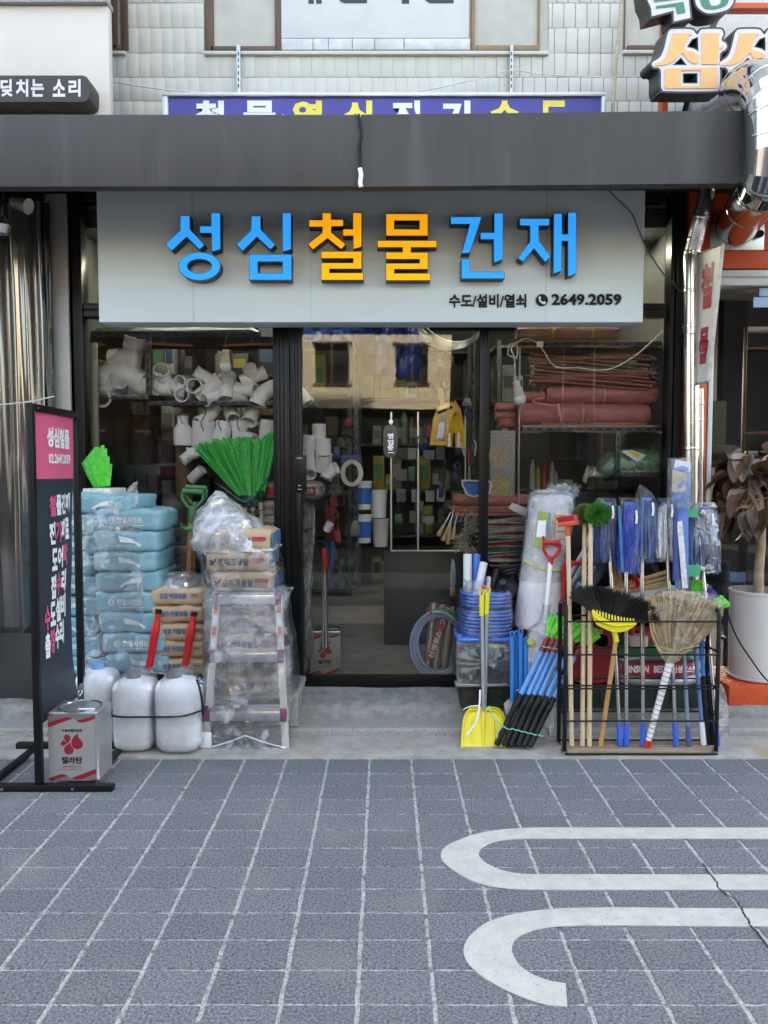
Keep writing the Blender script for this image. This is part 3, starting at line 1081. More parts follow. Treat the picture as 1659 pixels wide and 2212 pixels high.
# left facade: dark opening, vinyl weather curtain, steel pillar
o = thing('left_shop', 'dark neighbouring shopfront behind the vinyl curtain', 'shopfront', (-2.6, 4.7, 0))
mb = MB().box((-4.0, 5.2, 0), (-1.94, 5.3, 3.2)).box((-3.9, 4.76, 3.0), (-1.94, 5.2, 3.2))
add('wall', mb, mat('dark_wall', (.02, .02, .021), .8), o)
mb = MB()
p, q = A(117, 1500, 4.53), A(142.5, 418, 4.53)
mb.box((p.x, 4.53, .06), (q.x, 4.7, q.z), .004)
add('pillar', mb, mat('grey_steel_sheet', (.33, .325, .31), .42, .25, .1, 3, stain=((.26, .25, .24), 4, .6, .5)), o)
mb = MB().box((-3.6, 4.5, A(50, 430, 4.5).z), (A(92, 430, 4.5).x, 4.62, A(50, 415, 4.5).z), .004)
add('header', mb, BLACKF, o)
VIN = mat('vinyl_curtain_sheet', (.2, .195, .19), .17, .75, .3, 3, aniso=(3, 3, .5))
def vin(u, v):
    x = -3.0 + u * (A(104, 1000, 4.5).x + 3.0)
    z = A(50, 1372, 4.5).z + v * (A(50, 436, 4.5).z - A(50, 1372, 4.5).z)
    f = .022 * math.sin(x * 41 + .5 * math.sin(z * 2.1)) + .014 * math.sin(x * 73 + z * .8 + 1) + .01 * noise.noise(Vector((x * 9, z * 1.2, 2)))
    k = .55 + .45 * v
    if v < .42:
        f += .03 * noise.noise(Vector((x * 3.4, z * 3.1, 7)))
    return (x, 4.5 + f * k, z)
ct = thing('vinyl_curtain', 'shiny clear vinyl weather curtain hanging in folds on the left', 'curtain', (-2.4, 4.5, .5))
add('sheet', MB().grid(vin, 150, 40), VIN, ct, smooth=60)
def hem(u, v):
    x = A(99, 1000, 4.48).x + u * .055
    z = A(50, 1500, 4.5).z + v * (A(50, 440, 4.5).z - A(50, 1500, 4.5).z)
    return (x, 4.485 + .008 * math.sin(z * 5 + u * 4) + .006 * math.sin(u * 9), z)
add('hem', MB().grid(hem, 6, 40), mat('black_vinyl_hem', (.012, .012, .014), .25), ct, smooth=60)
def tarp(u, v):
    x = -3.0 + u * (A(148, 1400, 4.4).x + 3.0)
    z = .075 + v * (A(50, 1368, 4.42).z - .075)
    return (x, 4.42 + .03 * noise.noise(Vector((x * 2.5, z * 2, 1))) - .05 * (1 - v), z)
single('tarpaulin', MB().grid(tarp, 40, 14), mat('black_tarp', (.014, .014, .016), .5, var=.3, bump=.4, bs=30), 'black tarpaulin covering the bottom of the left neighbour', 'tarpaulin', smooth=60)
mb = MB().lathe([(.0, -.055), (.035, -.045), (.055, 0), (.035, .045), (.012, .055), (.012, .1)], A(3, 488, 4.3), 20)
mb.tube([A(3, 466, 4.3), A(5, 440, 4.32), A(9, 415, 4.35)], .004, 6)
single('hanging_lamp', mb, STEEL, 'round mirrored lamp hanging at the far left under the canopy', 'lamp')
mb = MB().tube([A(28, 436, 4.35), A(62, 446, 4.33)], [.03, .045], 12)
single('speaker', mb, mat('grey_metal', (.14, .14, .145), .5), 'dull grey horn fixture under the canopy at the left', 'fixture')
mb = MB().tube(smooth_path([A(-20, 876, 4.3), A(60, 868, 4.3), A(118, 856, 4.3)]), .004, 6)
single('cord', mb, CABW, 'pale cord stretched across the vinyl curtain behind the banner stand', 'cord')

# ================================================================== RIGHT NEIGHBOUR
rs = thing('orange_shop', 'orange red restaurant front beside the hardware shop', 'building', (2.6, 4.6, 0))
mb = MB()
YO = 4.58
vb(mb, 1466.5, 395, 1538, 1500, YO - .025, .2, .003)
vb(mb, 1538.5, 395, 1900, 540, YO + .01, .2, .003)
vb(mb, 1538.5, 541, 1900, 580, YO - .02, .2, .003)
add('wall', mb, ORANGE, rs)
WFR = mat('white_frame', (.6, .62, .62), .45, .1, .06)
mb = MB()
vb(mb, 1516, 582, 1547, 1480, YO - .03, .1, .003)
vb(mb, 1547, 583, 1900, 597, YO - .03, .1, .003)
vb(mb, 1547, 598, 1900, 616, YO - .012, .1, .003)
add('frame', mb, WFR, rs)
pa = A(1547, 1400, YO + .03)
mb = MB().add([(pa.x, YO + .03, .2), (pa.x + 1.1, YO + .03, .2), (pa.x + 1.1, YO + .03, A(1600, 617, YO + .03).z), (pa.x, YO + .03, A(1600, 617, YO + .03).z)], [(0, 1, 2, 3)])
add('pane', mb, GLASS, rs, smooth=0)
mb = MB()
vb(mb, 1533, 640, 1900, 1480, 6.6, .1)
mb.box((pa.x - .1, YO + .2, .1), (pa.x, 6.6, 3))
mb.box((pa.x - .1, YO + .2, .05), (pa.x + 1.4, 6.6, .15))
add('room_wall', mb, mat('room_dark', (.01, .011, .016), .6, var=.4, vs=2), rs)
mb = MB()
for b in ((1607, 705, 1616, 985), (1616, 705, 1800, 718), (1616, 974, 1800, 985)):
    vb(mb, *b, YO + .3, .05, .003)
add('inner_window', mb, mat('bronze_frame', (.2, .17, .13), .35, .7), rs)
add('poster', vb(MB(), 1538, 866, 1570, 1010, YO + .34, .01), mat('dim_poster', (.09, .09, .05), .7, var=.3, vs=3), rs)
add('window_sticker', vb(MB(), 1534 + 13, 1062, 1640, 1106, YO + .022, .004), mat('orange_sticker', (.7, .26, .02), .5, var=.08), rs)
add('clock_sticker', vb(MB(), 1640, 622, 1660, 640, YO + .022, .003, .001).box((A(1632, 640, YO).x, YO + .022, A(0, 662, YO).z), (A(1668, 640, YO).x, YO + .026, A(0, 640, YO).z)), mat('pale_blue_print', (.3, .48, .72), .5), rs)
add('plate', vb(MB(), 1530, 484, 1652, 540, YO - .012, .02, .002), mat('satin_plate', (.5, .52, .5), .38, .8, .12), rs)
mb = MB().tube([A(1642, 505, YO - .016), A(1642, 505, YO - .05)], .022, 20)
add('round_cap', mb, BLACKP, rs)
# orange chequer-plate box that carries the planter
st_ = thing('step_box', 'orange chequer plate step box under the white planter', 'step', A(1620, 1545, 4.3))
p0 = A(1574, 1546, 4.3)
ztop = A(1600, 1482, 4.3).z
add('body', MB().box((p0.x, 4.3, p0.z), (p0.x + .9, 4.75, ztop), .004), ORANGE, st_)
mb = MB()
for i in range(26):
    for j in range(4):
        cx = p0.x + .02 + i * .034
        cz = p0.z + .03 + j * .045
        if cz > ztop - .02: continue
        s_ = 1 if (i + j) % 2 else -1
        a = Vector((cx - .011, 4.2995, cz - .011 * s_)); b = Vector((cx + .011, 4.2995, cz + .011 * s_))
        mb.tube([a, b], .0028, 5)
for i in range(26):
    for j in range(9):
        cx = p0.x + .02 + i * .034
        cy = 4.32 + j * .045
        s_ = 1 if (i + j) % 2 else -1
        mb.tube([Vector((cx - .011, cy - .011 * s_, ztop)), Vector((cx + .011, cy + .011 * s_, ztop))], .0028, 5)
add('tread_ridges', mb, ORANGE, st_)['kind'] = 'stuff'

# ducts and pipes
def seam_pipe(name, path, r, m, lab, cat, seams, n=28, k=8):
    P = smooth_path(path, k)
    t = thing(name, lab, cat, P[-1])
    mb = MB().tube(P, r, n if k > 3 else 44, True)
    add('pipe', mb, m, t, smooth=50 if k > 3 else 9)
    for i in seams:
        i = min(int(i * (len(P) - 1)), len(P) - 2)
        d = (P[i + 1] - P[i]).normalized()
        add('seam', MB().tube([P[i] - d * .012, P[i] - d * .006, P[i] + d * .006, P[i] + d * .012], [r * .99, r * 1.022, r * 1.022, r * .99], n, False), m, t, smooth=60)
    return t
seam_pipe('exhaust_duct', [A(1588, 492, 4.57), A(1600, 474, 4.42), A(1622, 440, 4.12), A(1652, 405, 3.74), A(1670, 360, 3.58), A(1672, 300, 3.57), A(1672, 250, 3.57), A(1666, 215, 3.6), A(1648, 190, 3.74), A(1620, 188, 3.95), A(1590, 205, 4.25), A(1545, 232, 4.6), A(1525, 245, 4.78)],
          .122, CHROME, 'large shiny spiral exhaust duct bending over the canopy at the right', 'duct', (.08, .17, .25, .33, .42, .5, .58, .66, .75, .83, .92), k=2)
seam_pipe('vent_pipe', [A(1527, 398, 4.36), A(1526, 412, 4.36), A(1522, 440, 4.36), A(1512, 478, 4.38), A(1503, 515, 4.42), A(1496, 545, 4.45), A(1494, 580, 4.45), A(1494, 700, 4.45), A(1494, 900, 4.45), A(1494, 1100, 4.45), A(1494, 1420, 4.45)],
          .047, STEEL, 'stainless flue pipe running down beside the orange wall', 'pipe', (.1, .28, .4, .5, .66, .72, .84))
mb = MB().tube([A(1513, 840, 4.44), A(1513, 1480, 4.44)], .019, 14)
for y in (905, 870):
    vb(mb, 1504, y, 1522, y + 4, 4.415, .05, .002)
single('sign_pole', mb, STEEL, 'thin steel pole below the vertical projecting sign', 'pole')
mb = MB()
vb(mb, 1479, 693, 1491, 720, 4.5, .06, .002)
mb.lathe([(.05, -.01), (.053, -.008), (.053, .008), (.05, .01)], A(1494, 706, 4.45), 24)
single('pipe_clamp', mb, STEEL, 'steel clamp holding the flue pipe to the orange wall', 'clamp')
# projecting sign with red letters
pj = thing('projecting_sign', 'white projecting sign with two red vertical characters above the mops', 'sign', A(1510, 830, 4.42))
XS = A(1507, 700, 4.42).x
F0, F1 = A(1507, 549, 4.42), A(1510, 828, 4.42)
ny0, ny1 = 4.13, 4.265
def side(a, b):
    """a: 0 far edge .. 1 near edge; b: 0 bottom .. 1 top"""
    yb = 4.42 + (ny1 - 4.42) * a
    yt = 4.42 + (ny0 - 4.42) * a
    zt_ = F0.z + (A(1549, 529, ny0).z - F0.z) * a
    zb_ = F1.z + (A(1529, 823, ny1).z - F1.z) * a
    return Vector((XS, yb + (yt - yb) * b, zb_ + (zt_ - zb_) * b))
mb = MB()
cs = [side(0, 0), side(1, 0), side(1, 1), side(0, 1)]
mb.add(cs + [c + Vector((.014, 0, 0)) for c in cs], [(0, 1, 2, 3), (7, 6, 5, 4), (0, 4, 5, 1), (1, 5, 6, 2), (2, 6, 7, 3), (3, 7, 4, 0)])
add('face', mb, mat('ivory_sign', (.82, .79, .74), .5, var=.08, vs=6, stain=((.4, .36, .3), 9, .66, .4)), pj, smooth=0)
mb = MB()
for a, b in ((0, 1), (1, 2), (2, 3), (3, 0)):
    mb.tube([cs[a] + Vector((.007, 0, 0)), cs[b] + Vector((.007, 0, 0))], .0105, 4)
add('frame', mb, mat('sign_rim', (.5, .5, .49), .4, .5, .25, 30), pj, smooth=30)
mb = MB()
for s_, b0, b1 in (('철', .56, .9), ('물', .14, .42)):
    text_into(mb, s_, (0, 0, 0), (1, 0, 0), (0, 1, 0), .05, fn=lambda a, b: side(.16 + .62 * a, b0 + (b1 - b0) * b) + Vector((-.002, 0, 0)))
add('lettering', mb, mat('crimson_print', (.45, .01, .03), .5, var=.1), pj, smooth=0)

# channel letters of the restaurant, on an orange post
pst = thing('sign_post', 'orange post and black braces behind the restaurant letters', 'post', A(1447, 245, 4.6))
mb = MB()
vb(mb, 1428, -60, 1449, 400, 4.5, .08, .003)
vb(mb, 1540, 5, 1800, 18, 4.5, .06, .003)
add('post', mb, ORANGE, pst)
mb = MB().tube([A(1478, 245, 4.45), A(1492, 190, 4.3)], .016, 4).tube([A(1520, 100, 4.3), A(1552, 30, 4.5)], .022, 4)
mb.tube([A(1500, 120, 4.4), A(1560, 120, 4.4)], .02, 4)
add('brace', mb, BLACKS, pst)
cc = lambda p: (1371.4 + .17333 * p[0], .17333 * p[1])
LBACK = mat('letter_white', (.66, .64, .69), .4, var=.06, vs=8, stain=((.5, .48, .48), 9, .6, .4))
PEACH = mat('peach_face', (.86, .46, .17), .4, var=.04)
TEAL = mat('green_face', (.035, .22, .12), .4, var=.04)
DARKC = mat('dark_letter_can', (.045, .04, .038), .4, var=.15)
def layered(name, lab, outer, oholes, faces, Yc, group):
    t = thing(name, lab, 'sign', A(*cc(outer[0]), Yc), group)
    pts = [cc(p) for p in outer]
    hp = [[cc(p) for p in h] for h in oholes]
    add('can', MB().prism(pts, hp, lambda x, y, k: A(x, y, Yc) + Vector((-.02 * k, .1 * k, 0)), 1), DARKC, t, smooth=40)
    add('white_face', MB().prism(offset_poly(pts, 4.2), [offset_poly(h, -2.2) for h in hp], lambda x, y, k: A(x, y, Yc - .004 + .004 * k), 1), LBACK, t, smooth=40)
    for fo, fh, fm in faces:
        add('letter_face', MB().prism([cc(p) for p in fo], [[cc(p) for p in h] for h in fh], lambda x, y, k: A(x, y, Yc - .008 + .003 * k), 1), fm, t, smooth=40)
    return t
def syl(dx):
    X = lambda pts: [(x + dx, y) for x, y in pts]
    outer = smooth_closed([(470, 340), (700, 340), (758, 372), (775, 398), (800, 360), (850, 340), (1050, 338), (1110, 362), (1128, 430), (1105, 490), (1150, 520), (1172, 580), (1140, 640), (1085, 680), (1085, 800), (1085, 850), (1085, 1060), (1060, 1130), (1000, 1160), (380, 1160), (320, 1130), (300, 1060), (298, 880), (230, 865), (190, 820), (200, 760), (290, 700), (340, 600), (380, 430), (410, 370)], 3)
    tri = [(500, 800), (572, 735), (622, 800)]
    rec = [(610, 925), (768, 925), (768, 1028), (610, 1028)]
    slot = [(668, 578), (718, 500), (775, 478), (778, 618), (740, 595)]
    s1 = smooth_closed([(470, 430), (490, 415), (690, 413), (705, 425), (700, 440), (675, 450), (620, 610), (720, 640), (790, 690), (803, 740), (780, 785), (740, 792), (690, 770), (640, 720), (590, 662), (520, 730), (420, 795), (270, 820), (252, 800), (275, 785), (350, 745), (405, 660)], 3)
    s2 = [(845, 412), (1060, 410), (1062, 438), (1045, 442), (1045, 588), (1100, 570), (1110, 582), (1105, 600), (1045, 622), (1035, 795), (1025, 802), (840, 800), (830, 790), (835, 425)]
    s3 = [(382, 853), (1018, 840), (1030, 852), (1030, 1088), (1018, 1100), (382, 1104), (370, 1094), (370, 865)]
    s3h = [(575, 880), (820, 876), (818, 1066), (575, 1072)]
    return X(outer), [X(tri), X(rec), X(slot)], [(X(s1), [], PEACH), (X(s2), [], PEACH), (X(s3), [X(s3h)], PEACH)]
layered('channel_sign', 'peach coloured restaurant letter fully seen above the canopy', *syl(0), 4.12, 'restaurant letters')
layered('channel_sign', 'peach coloured restaurant letter partly hidden by the shiny duct', *syl(838), 4.12, 'restaurant letters')
o1 = [(105, -150), (150, 40), (160, 258), (355, 220), (440, 160), (445, 320), (735, 240), (725, 40), (690, -10), (700, -160)]
o1 = [(108, -150), (128, 0), (180, 110), (190, 235), (458, 165), (465, 300), (720, 240), (695, 0), (690, -150)]
f1 = [(265, 75), (605, 22), (632, 155), (528, 168), (512, 72), (268, 103)]
f1b = [(240, -60), (580, -60), (560, -15), (240, 22)]
layered('channel_sign', 'dark green angular restaurant letter cut by the top edge', o1, [], [(f1, [], TEAL), (f1b, [], TEAL)], 4.1, 'restaurant letters')
o2 = smooth_closed([(730, -150), (735, 40), (790, 130), (900, 190), (1060, 175), (1180, 130), (1250, 40), (1258, -60), (1258, -150), (1000, -180)], 4)
f2 = smooth_closed([(832, -90), (835, 50), (880, 100), (960, 112), (1080, 90), (1150, 50), (1172, -10), (1172, -90)], 4)
f2h = smooth_closed([(930, -60), (935, 30), (950, 65), (990, 72), (1050, 55), (1070, 20), (1075, -60)], 3)
layered('channel_sign', 'dark green rounded restaurant letter cut by the top edge', o2, [], [(f2, [f2h], TEAL)], 4.1, 'restaurant letters')
mb = MB()
vb(mb, 1452, -60, 1800, 245, 4.76, .3)
vb(mb, 1520, -60, 1800, 4, 4.7, .05)
o = thing('right_upper_wall', 'pale upper wall behind the restaurant letters', 'wall', A(1600, 240, 4.76))
mbw = MB().box((2.052, 4.76, 3.0), (6, 9.6, 15.2))
add('wall', mbw, mat('pale_stucco', (.56, .56, .54), .7, var=.12, vs=90, bump=.3, bs=200), o)
o = thing('left_upper_wall', 'upper wall of the left neighbour above its sign', 'wall', A(-60, 240, 4.76))
add('wall', MB().box((-6, 4.76, 3.0), (-2.052, 9.6, 15.4)), mat('grey_stucco', (.42, .4, .38), .8), o)
o = thing('side_wall', 'plain street wall beyond the left neighbour', 'wall', (-5, 4.9, 0))
add('wall', MB().box((-9, 5.0, 0), (-4.01, 9.6, 2.99)).box((-9, 5.0, 3.0), (-6.01, 9.6, 15)), MATS['grey_stucco'], o)
o = thing('side_wall', 'plain street wall beyond the orange restaurant', 'wall', (5, 4.9, 0))
add('wall', MB().box((3.7, 4.9, 0), (9, 9.6, 2.99)).box((6.01, 4.9, 3), (9, 9.6, 15)), MATS['pale_stucco'], o)

# ================================================================== OPPOSITE SIDE OF THE STREET (seen in the glass and the ducts)
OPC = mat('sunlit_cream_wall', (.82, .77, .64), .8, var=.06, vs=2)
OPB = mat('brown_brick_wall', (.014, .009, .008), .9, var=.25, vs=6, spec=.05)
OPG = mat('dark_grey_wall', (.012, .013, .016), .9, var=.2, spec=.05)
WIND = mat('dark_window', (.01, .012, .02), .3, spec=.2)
YO_ = -5.6
def opposite(name, lab, x0, x1, h, m, cols, rows_, zs, ww, wh, setb=0.):
    t = thing(name, lab, 'building', ((x0 + x1) / 2, YO_, 0))
    add('wall', MB().box((x0, YO_ - 6, 0), (x1, YO_ - setb, h)), m, t)
    for c in range(cols):
        for r in range(rows_):
            cx = x0 + (x1 - x0) * (c + .5) / cols
            z = zs + r * 2.9
            mb = MB().box((cx - ww / 2 - .05, YO_ - setb + .001, z - .05), (cx + ww / 2 + .05, YO_ - setb + .03, z)).box((cx - ww / 2 - .05, YO_ - setb + .001, z + wh), (cx + ww / 2 + .05, YO_ - setb + .03, z + wh + .05))
            mb.box((cx - .02, YO_ - setb + .001, z), (cx + .02, YO_ - setb + .03, z + wh))
            w_ = add('window', mb, WINBR, t)
            add('pane', MB().box((cx - ww / 2, YO_ - setb + .001, z + .002), (cx + ww / 2, YO_ - setb + .012, z + wh - .002)), WIND, w_)
    return t
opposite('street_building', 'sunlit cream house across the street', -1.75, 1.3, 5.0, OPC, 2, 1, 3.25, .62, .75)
ob = bpy.data.objects['street_building']
add('ground_floor', MB().box((-1.76, YO_ + .04, 0), (1.31, YO_ + .1, 2.75)), OPG, ob)
mb = MB()
for i in range(4):
    x = -1.5 + i * .72
    mb.box((x, YO_ + .101, .2), (x + .04, YO_ + .14, 2.5))
add('shopfront_frame', mb, STEELD, ob)
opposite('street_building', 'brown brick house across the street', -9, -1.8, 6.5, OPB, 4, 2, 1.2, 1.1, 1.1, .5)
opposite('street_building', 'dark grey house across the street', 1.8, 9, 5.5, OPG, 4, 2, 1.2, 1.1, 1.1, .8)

# ================================================================== BANNER STAND AND TIN
bs = thing('banner_stand', 'black steel stand holding a tall pink and navy vertical banner', 'banner stand', (-1.62, 3.68, 0))
BX = -1.625
ztp = A(70, 871, 3.43).z
mb = MB().box((BX - .016, 3.413, .03), (BX + .016, 3.445, ztp), .002)
add('post', mb, BLACKS, bs)
mb = MB().box((BX - .016, 3.915, .03), (BX + .016, 3.947, ztp), .002)
add('post', mb, BLACKS, bs)
add('top_bar', MB().box((BX - .016, 3.445, ztp - .034), (BX + .016, 3.915, ztp), .002), BLACKS, bs)
add('foot', MB().box((-2.02, 3.405, .0), (-1.275, 3.445, .03), .002), BLACKS, bs)
add('foot', MB().box((-1.98, 3.915, .012), (-1.385, 3.95, .042), .002), BLACKS, bs)
for x in (-1.875, -1.41):
    add('foot_brace', MB().box((x - .016, 3.446, .004), (x + .016, 3.914, .03), .002), BLACKS, bs)
mb = MB()
for x in (-1.79, -1.46):
    mb.tube([(x, 3.404, .015), (x, 3.400, .015)], .006, 10)
add('bolt', mb, STEELD, bs)
PINK = mat('pink_banner_cloth', (.72, .11, .23), .5, var=.05, vs=3)
NAVY = mat('navy_banner_cloth', (.022, .03, .045), .45, var=.15, vs=3)
def yr(vy):
    tb = [(895, 3.905), (1034, 3.875), (1149, 3.855), (1299, 3.83), (1424, 3.82), (1500, 3.86), (1532, 3.9)]
    for (a, p), (b, q) in zip(tb, tb[1:]):
        if vy <= b:
            return p + (q - p) * max(0, (vy - a)) / (b - a)
    return 3.9
def ban(a, vy, off=0.):
    y = 3.465 + a * (yr(vy) - 3.465)
    z = A(100, vy, 3.7).z
    x = BX + .012 * math.sin(a * 3.1) * math.sin((vy - 890) / 640 * 3.1) + .006 * noise.noise(Vector((a * 3, z * 3, 1))) + off
    return (x, y, z)
mb = MB()
rowsv = [892 + (1034 - 892) * i / 10 for i in range(11)] + [1034 + (1530 - 1034) * i / 30 for i in range(1, 31)]
nu = 14
mb.v = [ban(i / nu, vy) for vy in rowsv for i in range(nu + 1)]
for j in range(len(rowsv) - 1):
    for i in range(nu):
        k = j * (nu + 1) + i
        mb.f.append((k, k + nu + 1, k + nu + 2, k + 1))
        mb.m.append(0 if j < 10 else 1)
o = add('banner', mb, [PINK, NAVY], bs, smooth=60)
mbw, mbp = MB(), MB()
def ban_text(s, c0, c1, y0, y1, pink=None, sh=0., bold=.05):
    n = len(s)
    a0, a1 = (c0 - 97) / 343, (c1 - 97) / 343
    for i, ch in enumerate(s):
        u0 = a0 + (a1 - a0) * (i + .02) / n
        u1 = a0 + (a1 - a0) * (i + .98) / n
        text_into(mbp if i == pink else mbw, ch, (0, 0, 0), (1, 0, 0), (0, 1, 0), bold,
                  fn=lambda p, q: ban(u0 + (u1 - u0) * p, y1 - sh * ((u0 + u1) / 2 - a0) + (y0 - y1) * q, .0035))
ban_text('성심철물', 190, 400, 924, 967, None, -3)
a0, a1 = (200 - 97) / 343, (405 - 97) / 343
text_into(mbw, '02.2649.2059', (0, 0, 0), (1, 0, 0), (0, 1, 0), .04, fn=lambda p, q: ban(a0 + (a1 - a0) * p, 1002 - 22 * q, .0035))
ban_text('철물건재', 195, 405, 1070, 1114, 0, 8)
ban_text('전기재료', 190, 392, 1126, 1173, 1, 12)
ban_text('도어락', 205, 368, 1182, 1229, 2, 16)
ban_text('집수리', 195, 352, 1238, 1288, 1, 22)
ban_text('수도설비', 135, 352, 1298, 1349, 0, 28)
ban_text('출장수리', 137, 328, 1354, 1406, 1, 34)
add('lettering', mbw, WHITET, o, smooth=0)
add('lettering', mbp, mat('pink_print', (.65, .09, .2), .5), o, smooth=0)
mb = MB()
for y, vy in ((3.47, 897), (3.9, 897), (3.9, 1528)):
    z = A(100, vy, 3.7).z
    mb.tube(smooth_path([(BX + .004, y, z), (BX + .014, y + .006, z + .016), (BX + .004, y + .02, z + .026), (BX - .01, y + .01, z + .014), (BX, y - .004, z - .004)]), .003, 6)
add('tie', mb, WHITEP, o)

TIN = mat('tin_plate', (.6, .6, .6), .3, .85, .06, 4)
TINF = mat('tin_print_grey', (.36, .355, .345), .38, .35, .05)
TINR = mat('tin_print_red', (.3, .012, .025), .38, .1, .08)
TINK = mat('tin_print_dark_grey', (.2, .195, .19), .4, .3)
def oil_tin(lab, x0, yf, z0, sc=1.):
    W_, D_, H_ = .238 * sc, .19 * sc, .33 * sc
    t = thing('oil_tin', lab, 'tin can', (x0 + W_ / 2, yf + D_ / 2, z0), 'square jelly fuel tins')
    mb = MB()
    cx, cy = x0 + W_ / 2, yf + D_ / 2
    secs = []
    for dz, k in ((0, .985), (.003, 1.), (.008, 1.0), (.012, .988), (H_ - .012, .988), (H_ - .007, 1.), (H_ - .002, 1.), (H_, .985)):
        secs.append(((cx, cy, z0 + dz), W_ / 2 * k, D_ / 2 * k, 14))
    mb.loft(secs, 48)
    body = add('body', mb, TIN, t, smooth=40)
    mb = MB()
    r = .095 * sc
    mb.lathe([(r + .006, 0), (r + .006, .003), (r, .004), (r - .004, .001), (r - .012, -.004), (0, -.004)], (cx, cy, z0 + H_ + .001), 36, cap=False)
    add('lid', mb, STEEL, t)
    mb = MB().tube(smooth_path([(cx + .02, cy - .06 * sc, z0 + H_ + .006), (cx + .03, cy - .085 * sc, z0 + H_ + .014), (cx + .085 * sc, cy - .085 * sc, z0 + H_ + .016), (cx + .09 * sc, cy - .06 * sc, z0 + H_ + .008)]), .004, 6)
    add('lid_handle', mb, WHITEP, t)
    # printed front: measured on a picture of the tin, 0..1000 wide, 0..1450 high
    yfp = yf - .0006
    P = lambda x, y, k=0: Vector((x0 + (x - 195) / 1000 * W_ * .99, yfp - .0008 * k, z0 + (1900 - y) / 1440 * H_))
    face = [(208, 478), (1190, 478), (1160, 1905), (175, 1895)]
    face = [(200, 485), (1150, 485), (1150, 1890), (200, 1890)]
    fm = MB().prism(face, [], lambda x, y, k: P(x, y), 0)
    fa = add('print', fm, TINF, t, smooth=0)
    mb = MB()
    f1 = lambda x, y, k: P(x, y, 1)
    for q in ([(200, 490), (360, 490), (200, 545)],
              [(200, 665), (540, 552), (600, 545), (660, 560), (695, 580), (200, 768)],
              [(770, 628), (1150, 510), (1150, 585), (960, 655), (880, 668), (820, 655)],
              [(200, 1835), (400, 1760), (460, 1748), (530, 1760), (575, 1790), (250, 1888), (200, 1890)],
              [(640, 1838), (1150, 1640), (1150, 1740), (850, 1862), (760, 1868), (690, 1858)],
              [(985, 1890), (1150, 1862), (1150, 1890)]):
        mb.prism(q, [], f1, 0)
    for q in (smooth_closed([(800, 898), (800, 960), (860, 1040), (896, 1110), (870, 1190), (780, 1224), (690, 1180), (660, 1090), (690, 1000), (745, 930)], 3),
              smooth_closed([(580, 915), (640, 950), (645, 1020), (610, 1070), (560, 1118), (555, 1050), (515, 1000), (530, 935)], 3),
              smooth_closed([(497, 1028), (545, 1070), (548, 1120), (500, 1155), (455, 1130), (455, 1085), (485, 1055)], 3),
              smooth_closed([(640, 1078), (655, 1150), (705, 1220), (690, 1300), (610, 1340), (530, 1300), (515, 1220), (550, 1150), (600, 1120)], 3)):
        mb.prism(q, [], f1, 0)
    add('red_print', mb, TINR, fa, smooth=0)
    mb = MB()
    for q in ([(200, 552), (365, 490), (1150, 490), (1150, 503), (770, 622), (700, 574), (600, 540), (540, 545), (200, 658)],
              [(640, 1845), (690, 1865), (760, 1876), (850, 1870), (1150, 1748), (1150, 1855), (980, 1890), (260, 1890), (575, 1797)]):
        mb.prism(q, [], f1, 0)
    add('grey_print', mb, TINK, fa, smooth=0)
    mb = MB()
    for s, bx, bd in (('젤라탄', (460, 1530, 875, 1385), .03), ('수용성젤리연료', (478, 862, 888, 800), .03)):
        p0 = P(bx[0], bx[1], 2)
        text_into(mb, s, p0, P(bx[2], bx[1], 2) - p0, P(bx[0], bx[3], 2) - p0, bd)
    add('lettering', mb, BLACKT, fa, smooth=0)
    mb = MB()
    p0 = P(475, 1605, 2)
    text_into(mb, 'www.젤라탄.com', p0, P(848, 1605, 2) - p0, P(475, 1568, 2) - p0, .02)
    mb.prism([(440, 1645), (875, 1645), (875, 1652), (440, 1652)], [], lambda x, y, k: P(x, y, 2), 0)
    add('lettering', mb, TINR, fa, smooth=0)
    return t
oil_tin('silver and red square tin standing on the banner stand foot', -1.592, 3.455, .032)
oil_tin('silver and red square tin standing inside behind the door glass', A(669, 1400, 4.78).x, 4.78, .174, .875)

